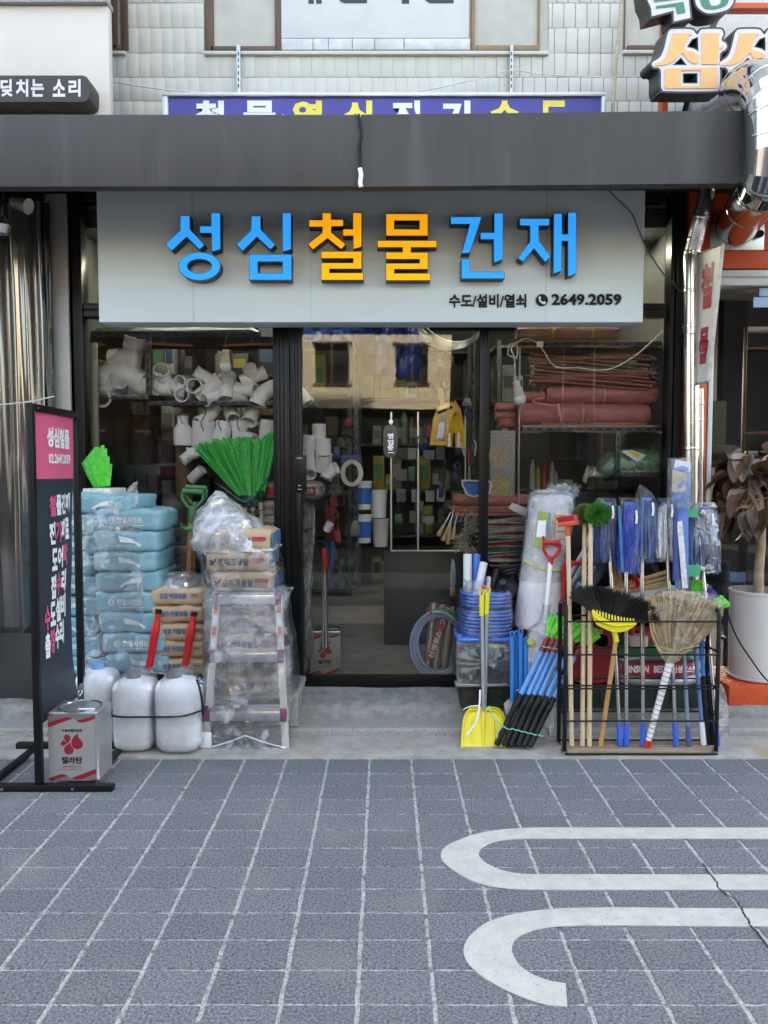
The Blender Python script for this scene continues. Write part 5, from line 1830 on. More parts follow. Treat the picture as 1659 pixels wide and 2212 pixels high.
# rolls of film standing behind the basins
def roll(lab, p, q, r, m, core=True):
    t = thing('film_roll', lab, 'roll', p, 'rolls of plastic sheeting')
    add('sheet', MB().hollow(p, q, r, r * .45, 24), m, t)
    d = (q - p).normalized()
    add('core', MB().hollow(p - d * .004, q + d * .003, r * .44, r * .34, 16), mat('roll_core', (.4, .33, .24), .7), t)
    return t
RW = mat('white_film_roll', (.68, .69, .7), .25, var=.04, vs=40, aniso=(20, 20, 1))
roll('tall white plastic roll standing left of the blue roll', A(1010, 1290, 4.36), A(1010, 1197, 4.4), .026, RW)
roll('solid blue plastic roll standing among the white rolls', A(1027, 1290, 4.38), A(1029, 1197, 4.42), .025, BLUE)
roll('white plastic roll leaning to the right in front of the blue roll', A(1030, 1290, 4.3), A(1045, 1215, 4.34), .0235, RW)
roll('short translucent roll behind the black roll', A(1052, 1290, 4.33), A(1056, 1246, 4.36), .014, RW)
roll('black plastic roll leaning to the right beside the plungers', A(1056, 1290, 4.36), A(1073, 1232, 4.4), .026, BLACKP)
film_stack('plastic_cover', 'crumpled clear bag round the feet of the plastic rolls',
           [(A(1028, 1292, 4.34), .09, .08, 2.4), (A(1026, 1275, 4.34), .085, .075, 2.4), (A(1028, 1262, 4.34), .06, .06, 2.2), (A(1030, 1250, 4.34), .075, .07, 2)], FILM_BAG, cr=.012, cs=22., seed=4.)
def plunger(lab, c, tilt):
    t = thing('plunger', lab, 'plunger', c, 'black rubber plungers')
    M_ = Matrix.Rotation(tilt[0], 3, 'X') @ Matrix.Rotation(tilt[1], 3, 'Y')
    prof = [(.07, 0), (.074, .004), (.07, .012), (.058, .02), (.06, .026), (.056, .032), (.044, .04), (.046, .046), (.036, .056), (.02, .075), (.018, .095), (.0, .097)]
    add('cup', MB().lathe(prof, c, 28, M=M_), mat('black_rubber', (.012, .012, .013), .5, var=.1), t, smooth=50)
    add('cup_hollow', MB().lathe([(.068, -.001), (.05, .012), (.02, .02), (0, .02)], c, 24, M=M_), BLACKP, t)
    return t
plunger('black ribbed rubber plunger lying upturned on top of the other', A(1098, 1222, 4.4), (R(172), R(14)))
plunger('black rubber plunger with its cup facing the street below the other', A(1092, 1272, 4.36), (R(55), R(-18)))

# bubble wrap roll in a clear bag on a red tub
mb = MB().lathe([(.11, 0), (.12, .01), (.15, .3), (.158, .305), (.158, .32), (.148, .32), (.11, .02), (0, .018)], A(1165, 1478, 4.38), 30)
single('tub', mb, REDD, 'dark red round tub under the bubble wrap roll', 'tub')
BUB = mat('bubble_wrap', (.66, .63, .65), .25, var=.1, vs=12, bump=.9, bs=110)
bw = thing('bubble_wrap_roll', 'big bubble wrap roll in a clear bag tied with yellow string', 'roll', A(1163, 1350, 4.3))
P0, P1 = A(1160, 1352, 4.3), A(1193, 1066, 4.38)
ax = (P1 - P0)
def on_ax(t_, r, n=40, **k):
    return (P0 + ax * t_, r, r * .9, 2)
secs = [on_ax(t_, r) for t_, r in ((0, .135), (.02, .142), (.2, .136), (.4, .13), (.5, .126), (.7, .13), (.92, .127), (.965, .12), (.99, .1))]
o2_ = []
for a, b in zip(secs, secs[1:]):
    for k in range(4):
        t_ = k / 4
        o2_.append((a[0].lerp(b[0], t_), a[1] + (b[1] - a[1]) * t_, a[2] + (b[2] - a[2]) * t_, 2))
o2_.append(secs[-1])
add('sheet', MB().loft(o2_, 44, .004, 30, 1.), BUB, bw, smooth=60)
mb = MB()
for i in range(7):
    r = .03 + i * .011
    mb.tube([P1 + Vector((math.cos(a_) * r, math.sin(a_) * r * .9, -.002 + .002 * i)) for a_ in [k * .35 for k in range(19)]], .003, 4)
add('roll_end', mb, BUB, bw)
mb = MB()
secs = [(P0 + ax * t_, r, r * .9, 2) for t_, r in ((.35, .138), (.5, .136), (.7, .138), (.85, .138), (.95, .136), (1.0, .13), (1.03, .105), (1.01, .06))]
o2_ = []
for a, b in zip(secs, secs[1:]):
    for k in range(5):
        t_ = k / 5
        o2_.append((a[0].lerp(b[0], t_), a[1] + (b[1] - a[1]) * t_, a[2] + (b[2] - a[2]) * t_, 2))
mb.loft(o2_, 50, .009, 22, 6., 0, False)
rv = random.Random(9)
for k in range(9):
    a_ = rv.uniform(-1, 2.4)
    c = P1 + Vector((math.cos(a_) * .07 + .03, -abs(math.sin(a_)) * .06, -.01))
    mb.grid(lambda u, v: c + Vector(((u - .5) * .09 + .02 * math.sin(v * 7 + k), .03 * math.sin(u * 6 + k), v * (.05 + .02 * math.sin(k * 3)) + .012 * math.sin(u * 9 + k * 2))), 8, 6)
add('plastic_bag', mb, FILM_BAG, bw, smooth=60)
def on_roll(vx, vy, rr=.1385):
    c = P0 + ax * ((1352 - vy) / 286)
    x = A(vx, vy, c.y - .1).x - c.x
    x = max(-rr * .98, min(rr * .98, x))
    return Vector((c.x + x, c.y - math.sqrt(max(0, rr * rr - x * x)) * .9 - .003, A(vx, vy, c.y - .1).z))
def roll_label(quad, m, par, name='label', rr=.1385):
    (x0, y0), (x1, y1), (x2, y2), (x3, y3) = quad
    mb = MB().grid(lambda u, v: on_roll((x0 + (x1 - x0) * u) * (1 - v) + (x3 + (x2 - x3) * u) * v, (y0 + (y1 - y0) * u) * (1 - v) + (y3 + (y2 - y3) * u) * v, rr), 8, 4)
    return add(name, mb, m, par, smooth=60)
l1 = roll_label([(1153, 1180), (1182, 1183), (1189, 1109), (1163, 1102)], mat('olive_label', (.3, .36, .08), .45), bw)
roll_label([(1158, 1160), (1176, 1160), (1178, 1124), (1162, 1124)], WHITET, l1, 'print', .14)
roll_label([(1183, 1106), (1186, 1106.5), (1180, 1180), (1177, 1180)], BLUEH, l1, 'print', .14)
l2 = roll_label([(1190, 1176), (1224, 1178), (1227, 1100), (1197, 1104)], mat('cream_label', (.62, .58, .52), .45), bw)
for i in range(4):
    roll_label([(1202, 1112 + i * 17), (1222, 1112 + i * 17), (1221, 1114.5 + i * 17), (1201, 1114.5 + i * 17)], mat('orange_print', (.6, .22, .05), .5), l2, 'print', .14)
roll_label([(1197, 1110), (1200, 1110), (1196, 1172), (1193, 1172)], MATS['orange_print'], l2, 'print', .14)
mb = MB()
mb.tube([on_roll(x, y, .142) for x, y in ((1136, 1212), (1145, 1219), (1160, 1226), (1180, 1231), (1205, 1231), (1225, 1226))], .004, 6)
add('string', mb, YELLOW, bw)

# white snow shovel with red D grip, in a bag
sh = thing('snow_shovel', 'white bagged snow shovel with a red D grip', 'shovel', A(1165, 1500, 4.1))
gp_ = A(1190, 1206, 4.15)
mb = MB()
d_grip(mb, gp_, .088, .088, .0105, Matrix.Rotation(R(4), 3, 'Y'))
mb.tube([gp_ + Vector((-.002, 0, -.035)), gp_ + Vector((0, 0, .008))], [.0165, .014], 10)
mb.tube([gp_ + Vector((-.04, 0, .09)), gp_ + Vector((-.045, 0, .125))], .008, 8)
add('grip', mb, RED, sh)
add('shaft', MB().tube([A(1178, 1345, 4.1), A(1189, 1212, 4.15)], .0135, 12), WHITEP, sh)
sv = [(1170, 1348), (1190, 1346), (1205, 1360), (1206, 1400), (1200, 1500), (1190, 1600), (1140, 1606), (1133, 1500), (1138, 1400), (1150, 1362)]
mb = MB().prism(smooth_closed(sv, 3), [], lambda x, y, k: A(x, y, 4.1 + .015 * k + .0006 * abs(x - 1170)), 1)
for x in (1152, 1170, 1188):
    mb.tube([A(x, 1385, 4.1), A(x, 1590, 4.095)], .006, 6)
add('blade', mb, WHITEP, sh, smooth=40)
mb = MB()
out = []
secs = [(A(1165, 1610, 4.1), .1, .03, 2.6), (A(1167, 1500, 4.1), .11, .045, 2.6), (A(1170, 1400, 4.1), .112, .05, 2.5), (A(1172, 1362, 4.1), .085, .045, 2.2), (A(1176, 1340, 4.1), .03, .026, 2), (A(1180, 1318, 4.11), .02, .02, 2), (A(1182, 1302, 4.11), .027, .024, 2)]
for a, b in zip(secs, secs[1:]):
    for k in range(6):
        t_ = k / 6
        out.append((a[0].lerp(b[0], t_), a[1] + (b[1] - a[1]) * t_, a[2] + (b[2] - a[2]) * t_, 2.3))
add('plastic_bag', MB().loft(out, 44, .007, 26, 3., 0, False), FILM_BAG, sh, smooth=60)
mb = MB().lathe([(0, 0), (.018, .001), (.02, .003), (.0, .004)], A(1146, 1386, 4.05), 18, M=Matrix.Rotation(R(90), 3, 'X'))
add('sticker', mb, mat('gold_sticker', (.5, .42, .1), .4), sh)

# yellow shovels
def yshovel(lab, dx, Y0, front):
    t = thing('yellow_shovel', lab, 'shovel', A(1043 + dx, 1628, Y0), 'yellow plastic shovels')
    pan = [(997, 1622), (1001, 1626), (1085, 1628), (1090, 1620), (1091, 1590), (1085, 1555), (1076, 1540), (1062, 1534), (1018, 1534), (1008, 1540), (1001, 1562)]
    if not front:
        pan = [(x + 4, y - 5) for x, y in pan]
    pts = smooth_closed(pan, 3)
    tilt = lambda x, y: Y0 + (1628 - y) * .0013
    mb = MB().prism(pts, [], lambda x, y, k: A(x, y, tilt(x, y) + .006 * k), 1)
    rim = [A(x, y, tilt(x, y) - .008) for x, y in pts if y < 1624]
    i0 = max(range(len(pts)), key=lambda i: (pts[i][1] > 1624, pts[i][0]))
    ring = [p for p in (pts[i0:] + pts[:i0]) if p[1] < 1625]
    mb.tube([A(x, y, tilt(x, y) - .008) for x, y in ring], .006, 6)
    for x, w_ in ((1021, .006), (1066, .006)):
        mb.tube([A(x + (1 if x > 1043 else -1) * 3, 1604, tilt(0, 1604) - .003), A(x, 1560, tilt(0, 1560) - .004), A(x, 1550, tilt(0, 1550))], [.003, w_, .003], 8)
    mb.tube([A(1044 + dx, 1612, tilt(0, 1612) - .001), A(1044 + dx, 1570, tilt(0, 1570) - .006), A(1044 + dx, 1536, tilt(0, 1536) - .008), A(1044 + dx, 1528, tilt(0, 1530) - .008)], [.004, .011, .014, .0145], 10)
    add('scoop', mb, YELLOW, t, smooth=40)
    top = (1040.5, 1330) if front else (1051, 1327)
    b, p = A(1044.5 + (dx if front else 2), 1545, tilt(0, 1545) - .004), A(top[0] + 1, top[1], 4.12)
    add('shaft', MB().tube([b, p], .0108, 12), mat('grey_tube', (.36, .37, .39), .35, .5, .06), t)
    xg = top[0]
    mb = MB()
    g0, g1 = A(xg, top[1], 4.12), A(xg + (0 if front else 3), 1272 if front else 1266, 4.135)
    d = g1 - g0
    mb.tube([g0, g0 + d * .6, g0 + d * .78], [.0125, .0135, .0135], 12)
    c = g0 + d * .78
    mb.tube([c + Vector((-.011, 0, 0)), c + Vector((-.011, 0, .022)), c + Vector((-.004, 0, .032)), c + Vector((.006, 0, .032)), c + Vector((.012, 0, .022)), c + Vector((.011, 0, 0))], .006, 8)
    add('grip', mb, YELLOW, t)
    return t
yshovel('yellow shovel in front with the lower left grip', 0, 3.93, True)
yshovel('yellow shovel tucked just behind the front yellow shovel', 8, 3.96, False)
mb = MB()
mb.tube(smooth_path([A(1045, 1272, 4.1), A(1041, 1267, 4.09), A(1044, 1264, 4.09), A(1048, 1270, 4.09), A(1052, 1268, 4.09), A(1047, 1271, 4.09)]), .005, 6)
single('tie', mb, mat('pink_tie', (.7, .1, .25), .4), 'pink tie joining the two yellow grips', 'tie')
mb = MB()
mb.tube(smooth_path([A(1037, 1490, 4.02), A(1036, 1520, 3.99), A(1030, 1555, 3.96), A(1018, 1575, 3.95), A(1008, 1588, 3.94)]), .005, 6, flat=.4)
mb.tube(smooth_path([A(1000, 1533, 3.99), A(1015, 1526, 3.99), A(1034, 1524, 3.99)]), .006, 6, flat=.4)
single('ribbon', mb, WHITEP, 'white ribbon hanging over the yellow shovel scoop', 'ribbon')

# blue ribbed handles
for i, (x, y0, gl, lab) in enumerate(((1106, 1368, 44, 'leftmost of four upright blue ribbed handles'), (1115, 1367, 48, 'second of four upright blue ribbed handles, partly hidden'), (1124.5, 1361, 44, 'tallest of four upright blue ribbed handles'), (1135.5, 1381, 46, 'shortest and rightmost of four upright blue ribbed handles'))):
    Yb_ = 4.07 + (.025 if i == 1 else 0)
    t = thing('mop_stick', lab, 'handle', A(x, 1512, Yb_), 'blue ribbed handles')
    add('tube', MB().tube([A(x + 1, 1514, Yb_ - .02), A(x, y0 + gl, Yb_)], .0122, 12), BLUEH, t)
    pts, rr_ = [], []
    n = 13
    for k in range(n + 1):
        for e_, r_ in ((0, .0125), (.5, .0145)):
            pts.append(A(x, y0 + gl - (gl - 6) * (k + e_) / (n + .5), Yb_)); rr_.append(r_)
    mb = MB().tube(pts, rr_, 12)
    c = A(x, y0 + 5, Yb_)
    mb.tube([c + Vector((-.008, 0, 0)), c + Vector((-.009, 0, .014)), c + Vector((0, 0, .024)), c + Vector((.009, 0, .014)), c + Vector((.008, 0, 0))], .005, 8)
    add('grip', mb, BLUEH, t, smooth=60)

# bundle of leaning brooms
TURQ = mat('turquoise_string', (.15, .6, .5), .4)
ends = [(1072, 1626), (1089, 1628), (1102, 1632), (1117, 1636), (1130, 1639), (1143, 1641)]
tops = [(1185, 1375), (1197, 1377), (1208, 1378), (1220, 1380), (1238, 1385), (1255, 1390)]
heads = [(1199, 1344), (1211, 1346), (1222, 1352), (1238, 1356), (1262, 1360), (1278, 1368)]
for i in range(6):
    Yb0, Yt = 3.92 - .004 * i, 4.06 + .012 * i
    p, q = A(*ends[i], Yb0), A(*tops[i], Yt)
    p.z = max(p.z, .03)
    d = q - p
    t = thing('push_broom', 'leaning lime green broom with blue shaft and black grip, %s from the yellow shovel' % ['first', 'second', 'third', 'fourth', 'fifth', 'sixth'][i], 'broom', p, 'bundle of lime green brooms')
    add('shaft', MB().tube([p + d * .46, p + d * .92], .0142, 12), BLUEL, t)
    pts, rr_ = [p], [.013]
    for k in range(9):
        pts += [p + d * (.01 + k * .022), p + d * (.02 + k * .022)]; rr_ += [.0185, .0165]
    pts += [p + d * .22, p + d * .33, p + d * .335, p + d * .41, p + d * .415, p + d * .465]
    rr_ += [.0165, .0165, .0178, .0178, .0165, .0155]
    add('grip', MB().tube(pts, rr_, 10), BLACKP, t, smooth=50)
    q2 = q + d * .03
    add('socket', MB().tube([p + d * .86, p + d * .9, p + d * 1.0, q2], [.016, .0165, .015, .017], 10), REDD, t)
    hd = A(*heads[i], Yt + .02)
    dd = (hd - q)
    sd_ = Vector((dd.z, 0, -dd.x)).normalized()
    mb = MB()
    for k in range(70):
        s_ = rb.uniform(-1, 1); w2 = rb.uniform(-1, 1)
        b = q + sd_ * s_ * .012 + Vector((0, w2 * .012, 0))
        tp = q + dd * (1.35 + .15 * rb.random() - .2 * abs(s_)) + sd_ * s_ * .042 + Vector((0, w2 * .03, 0))
        mb.tube([b, (b + tp) / 2 + sd_ * s_ * .01, tp], [.004, .0055, .0045], 4)
    o_ = add('bristles', mb, GREENL, t)
    if i in (0, 3, 4):
        mb = MB()
        for k in range(24):
            s_ = rb.uniform(-1, 1)
            b = q + sd_ * s_ * .012 + Vector((0, .012, 0))
            tp = q + dd * (1.55 + .1 * rb.random()) + sd_ * (s_ * .02 + .016) + Vector((0, .025, 0))
            mb.tube([b, tp], [.003, .0045], 4)
        add('bristles', mb, PURPLE, t)
mb = MB()
zs_ = [A(*(Vector(ends[i]).lerp(Vector(tops[i]), .215)), 3.925) for i in range(6)]
line = []
for i, c in enumerate(zs_):
    line += [c + Vector((-.014, -.012, .004)), c + Vector((0, -.024, .0)), c + Vector((.014, -.012, -.004))]
mb.tube([zs_[0] + Vector((-.1, 0, .12)), zs_[0] + Vector((-.08, -.02, .06)), zs_[0] + Vector((-.04, -.02, .03))] + line, .0032, 6)
mb.tube([zs_[0] + Vector((-.03, -.02, .015)), zs_[0] + Vector((-.05, -.01, -.02)), zs_[0] + Vector((-.06, 0, -.08))], .003, 6)
zs2 = [A(*(Vector(ends[i]).lerp(Vector(tops[i]), .915)), 4.045) for i in range(4)]
line = []
for c in zs2:
    line += [c + Vector((-.012, -.014, .004)), c + Vector((0, -.022, 0)), c + Vector((.012, -.014, -.004))]
mb.tube(line, .003, 6)
single('string', mb, TURQ, 'turquoise string tying the leaning lime green brooms together', 'string')

# steel dustpans behind the leaning brooms
dp = thing('dustpan', 'grey steel dustpan standing behind the leaning brooms', 'dustpan', A(1150, 1626, 4.0))
SHEET = mat('zinc_sheet', (.5, .5, .49), .5, .35, .12, 3)
mb = MB().prism([(1098, 1512), (1160, 1516), (1192, 1618), (1168, 1627), (1105, 1624)], [], lambda x, y, k: A(x, y, 4.06 + .004 * k + (1627 - y) * .0006), 1)
mb.prism([(1088, 1520), (1098, 1510), (1130, 1505), (1132, 1512), (1108, 1530), (1104, 1556), (1092, 1540)], [], lambda x, y, k: A(x, y, 4.05 + .004 * k + (1627 - y) * .0006), 1)
add('pan', mb, SHEET, dp)
mb = MB().tube([A(1118, 1520, 4.1), A(1122, 1500, 4.11), A(1130, 1492, 4.11)], .009, 8)
mb.tube(smooth_path([A(1106, 1497, 4.07), A(1118, 1491, 4.06), A(1130, 1488, 4.06), A(1140, 1500, 4.07)]), .003, 6)
add('handle', mb, STEELD, dp)

# ================================================================== BROOM RACK
rk = thing('broom_rack', 'black steel rack with a plank bottom holding brooms and mops', 'rack', A(1400, 1650, 3.9))
RXL, RXR = .952, 1.752
YR0, YR1 = 3.845, 3.975
def ZR(v): return A(1400, v, YR0).z
ztr = ZR(1306)
for x in (RXL, RXR):
    mb = MB()
    if x == RXL:
        mb.tube([(x, YR0, .02), (x, YR0, ztr - .03), (x, YR0 + .01, ztr - .008), (x, YR0 + .03, ztr), (x, YR1 - .03, ztr), (x, YR1 - .01, ztr - .008), (x, YR1, ztr - .03), (x, YR1, .03)], .0115, 8)
    else:
        zt2 = ZR(1318)
        mb.tube([(x, YR0, .02), (x, YR0, zt2 - .03), (x, YR0 + .01, zt2 - .008), (x, YR0 + .03, zt2), (x, YR1 - .03, zt2), (x, YR1 - .01, zt2 - .008), (x, YR1, zt2 - .03), (x, YR1, .03)], .0115, 8)
    for v in (1401, 1480, 1539):
        mb.tube([(x, YR0, ZR(v + 8)), (x, YR1, ZR(v + 8))], .006, 6)
    add('side_frame', mb, BLACKS, rk, smooth=60)
for v in (1341.7, 1413, 1479.5, 1486, 1556, 1627):
    z = ZR(v)
    add('rail', MB().tube([(RXL, YR0 - .0135, z), (RXR, YR0 - .0135, z)], .0048, 8), BLACKS, rk)
for v in (1341, 1413, 1482, 1556, 1620):
    z = ZR(v)
    add('rail', MB().tube([(RXL, YR1 + .0135, z), (RXR, YR1 + .0135, z)], .0048, 8), BLACKS, rk)
zsh = ZR(1622)
for i in range(2):
    add('plank', MB().box((RXL + .014, YR0 - .005 + i * .068, zsh - .012), (RXR - .014, YR0 + .06 + i * .068, zsh + .004), .003), mat('worn_plank', (.33, .24, .17), .7, var=.25, aniso=(1.2, 14, 14), vs=5, bump=.3), rk)
mb = MB()
for x in (RXL, RXR):
    mb.tube([(x, YR0, .012), (x, YR0, .03)], .014, 10)
    mb.tube([(x - .015, YR0 - .01, .018), (x - .025, YR0 - .014, .05)], .004, 6)
add('caster_foot', mb, STEEL, rk)
zsh += .006
def pole(par, bot, top, Yb_, Yt, r, m, name='pole', end=None, endm=None, endlen=.11):
    p, q = A(*bot, Yb_), A(*top, Yt)
    p = Vector((p.x, p.y, zsh))
    d = (q - p)
    f = endlen / d.length
    if end:
        add(name, MB().tube([p + d * f, q], r, 12), m, par)
        pts = [p, p + d * .01, p + d * (f * .6), p + d * (f + .01)]
        add(end, MB().tube(pts, [r * 1.25, r * 1.4, r * 1.35, r * 1.2], 12), endm, par)
    else:
        add(name, MB().tube([p, q], r, 12), m, par)
    return p, q
# 1 block brush
t = thing('block_brush', 'block brush with red and blue bristles on a pale wooden pole', 'brush', A(1232, 1612, 3.9))
pole(t, (1235, 1614), (1227, 1143), 3.9, 4.04, .0125, WOODL)
add('socket', MB().tube([A(1227, 1158, 4.035), A(1227, 1136, 4.04)], [.0145, .0155], 10), ORANGE, t)
c = A(1228, 1131, 4.04)
Mb = Matrix.Rotation(R(-32), 4, 'Z') @ Matrix.Rotation(R(-9), 4, 'Y')
Mb = Matrix.Translation(c) @ Mb
add('block', MB().box((-.055, -.03, -.012), (.055, .03, .012), .004, M=Mb), ORANGE, t)
mbs = [MB(), MB()]
for i in range(7):
    for j in range(3):
        x, y = -.045 + i * .015, -.02 + j * .02
        mbs[1 if j == 1 else 0].tube([Mb @ Vector((x, y, .012)), Mb @ Vector((x - .004, y, .042))], [.0055, .0085], 5)
add('bristles', mbs[0], RED, t); add('bristles', mbs[1], mat('deep_blue', (.02, .04, .5), .4), t)
# 2 green ball brushes
def ball_brush(lab, c, r, cols, Yp, bot, top):
    t = thing('ball_brush', lab, 'brush', A(*bot, 3.9), 'round green ceiling brushes')
    mb = MB()
    for i in range(1500):
        z_ = rb.uniform(-1, 1); a_ = rb.uniform(0, 6.283)
        s_ = math.sqrt(1 - z_ * z_)
        d = Vector((s_ * math.cos(a_), s_ * math.sin(a_) * .75, z_ * .92))
        e = d * r * rb.uniform(.88, 1.06) + jit(r * .06)
        mb.tube([c + d * r * .45, c + e], [.0016, .0012], 3, True, 0)
    add('bristles', mb, cols, t, smooth=0)
    pole(t, bot, top, 3.9, Yp, .0128, WOODL)
BG1 = mat('green_brush_fibre', (.035, .2, .02), .6, var=.5, vs=30)
BG2 = mat('olive_brush_fibre', (.13, .16, .03), .6, var=.5, vs=30)
ball_brush('round green brush on a pale wooden pole', A(1292, 1111, 4.02), .074, BG1, 4.03, (1273, 1613), (1276, 1130))
ball_brush('round olive tinged brush half hidden behind the green one', A(1263, 1111, 4.1), .066, BG2, 4.1, (1258, 1600), (1263, 1130))
# 3 black broom with yellow holder
t = thing('broom', 'broom with black bristles in a yellow holder on an orange wood stick', 'broom', A(1297, 1608, 3.9))
pole(t, (1297, 1609), (1332, 1372), 3.89, 3.915, .0125, mat('orange_wood', (.5, .27, .09), .45, var=.15, aniso=(14, 14, 1.2), vs=5))
hold = smooth_closed([(1278, 1320), (1285, 1345), (1305, 1358), (1330, 1366), (1355, 1362), (1374, 1350), (1372, 1344), (1350, 1345), (1325, 1342), (1300, 1332), (1285, 1320)], 3)
mb = MB().prism(hold, [], lambda x, y, k: A(x, y, 3.885 + .05 * k), 1)
for i in range(14):
    f = i / 13
    x = 1283 + 86 * f; y = 1324 + 21 * math.sin(f * 1.45)
    mb.tube([A(x, y + 2, 3.883), A(x - 1, y - 9, 3.89)], .0042, 5)
mb.tube([A(1327, 1362, 3.91), A(1329, 1374, 3.91), A(1332, 1386, 3.91)], [.016, .014, .0145], 10)
mb.tube([A(1282, 1330, 3.884), A(1300, 1344, 3.88), A(1328, 1352, 3.88), A(1372, 1349, 3.884)], .005, 6)
add('holder', mb, YELLOW, t, smooth=40)
mb = MB()
arc = smooth_path([(1234, 1280, 0), (1262, 1268, 0), (1300, 1270, 0), (1340, 1280, 0), (1385, 1295, 0), (1412, 1310, 0), (1428, 1338, 0)], 8)
for i in range(3000):
    f = rb.random()
    b = A(1284 + 88 * f, 1326 + 18 * f + 2, rb.uniform(3.89, 3.93))
    k = f * (len(arc) - 1); i0 = min(int(k), len(arc) - 2)
    tp = arc[i0].lerp(arc[i0 + 1], k - i0)
    tt = A(tp.x + rb.uniform(-6, 6), tp.y + rb.uniform(-5, 14), rb.uniform(3.865, 3.955))
    if i % 3 == 0: tt = b.lerp(tt, rb.uniform(.6, .95))
    mb.tube([b, b.lerp(tt, .5) + Vector((0, 0, .006)), tt], [.0018, .0019, .0011], 3)
add('bristles', mb, mat('black_bristle', (.014, .012, .011), .6, var=.3), t, smooth=0)
# 7 corn broom
t = thing('corn_broom', 'wide straw corn broom in clear wrap with a red ringed white handle', 'broom', A(1397, 1608, 3.9))
p, q = A(1397, 1606, 3.885), A(1447, 1430, 3.9)
p.z = zsh
d = q - p
add('handle', MB().tube([p + d * .04, q], [.0145, .0195], 14), WHITEP, t)
mb = MB()
for i in range(17):
    f = .06 + i * .055
    r = .0145 + (.005) * f
    mb.tube([p + d * (f - .003), p + d * (f + .003)], r + .0012, 14)
add('red_rings', mb, REDD, t)
add('end_cap', MB().tube([p, p + d * .08], [.019, .0185], 12), RED, t)
mb = MB()
nk = A(1448, 1424, 3.905)
topc = smooth_path([(1402, 1322, 0), (1401, 1295, 0), (1410, 1284, 0), (1440, 1277, 0), (1475, 1274, 0), (1510, 1283, 0), (1540, 1298, 0), (1560, 1312, 0), (1556, 1332, 0)], 8)
for i in range(900):
    f = rb.random()
    k = f * (len(topc) - 1); i0 = min(int(k), len(topc) - 2)
    tp = topc[i0].lerp(topc[i0 + 1], k - i0)
    tt = A(tp.x + rb.uniform(-2, 2), tp.y + rb.uniform(0, 9), rb.uniform(3.875, 3.935))
    b = nk + Vector(((f - .5) * .09, rb.uniform(-.018, .018), rb.uniform(-.01, .02) + .03 * abs(f - .5)))
    mb.tube([b, b.lerp(tt, .45) + Vector(((f - .5) * .05, 0, .01)), tt], [.0024, .0023, .0018], 3, True, (int(f * 37) + i % 2) % 3)
mat('straw', (.58, .39, .16), .6, var=.4, vs=40)
add('straw', mb, [MATS['straw'], mat('straw_pale', (.7, .5, .25), .6, var=.3, vs=40), mat('straw_dark', (.33, .22, .09), .6, var=.3, vs=40)], t, smooth=0)
mb = MB()
for f in (.28, .5):
    mb.tube([nk + Vector((-.04 - .12 * f, -.03, .02 + .12 * f)), nk + Vector((.01, -.04, .0 + .22 * f * .5)), nk + Vector((.06 + .16 * f, -.03, .03 + .1 * f))], .0018, 5)
mb.tube([nk + Vector((-.025, 0, -.012)), nk + Vector((0, 0, .0)), nk + Vector((.02, 0, .02))], [.022, .028, .04], 12)
add('binding', mb, mat('binding_wire', (.5, .4, .25), .5), t)
secs = [(A(1447, 1432, 3.905), .024, .026, 2), (A(1449, 1420, 3.905), .05, .036, 2.2), (A(1464, 1385, 3.905), .125, .044, 2.4), (A(1478, 1340, 3.905), .185, .048, 2.5), (A(1482, 1305, 3.905), .2, .05, 2.5), (A(1480, 1285, 3.905), .17, .045, 2.4), (A(1474, 1273, 3.905), .1, .03, 2.2)]
out = []
for a, b in zip(secs, secs[1:]):
    for k in range(5):
        t_ = k / 5
        out.append((a[0].lerp(b[0], t_), a[1] + (b[1] - a[1]) * t_, a[2] + (b[2] - a[2]) * t_, a[3]))
add('plastic_bag', MB().loft(out, 56, .008, 18, 9., 0, False), FILM_THIN, t, smooth=60)

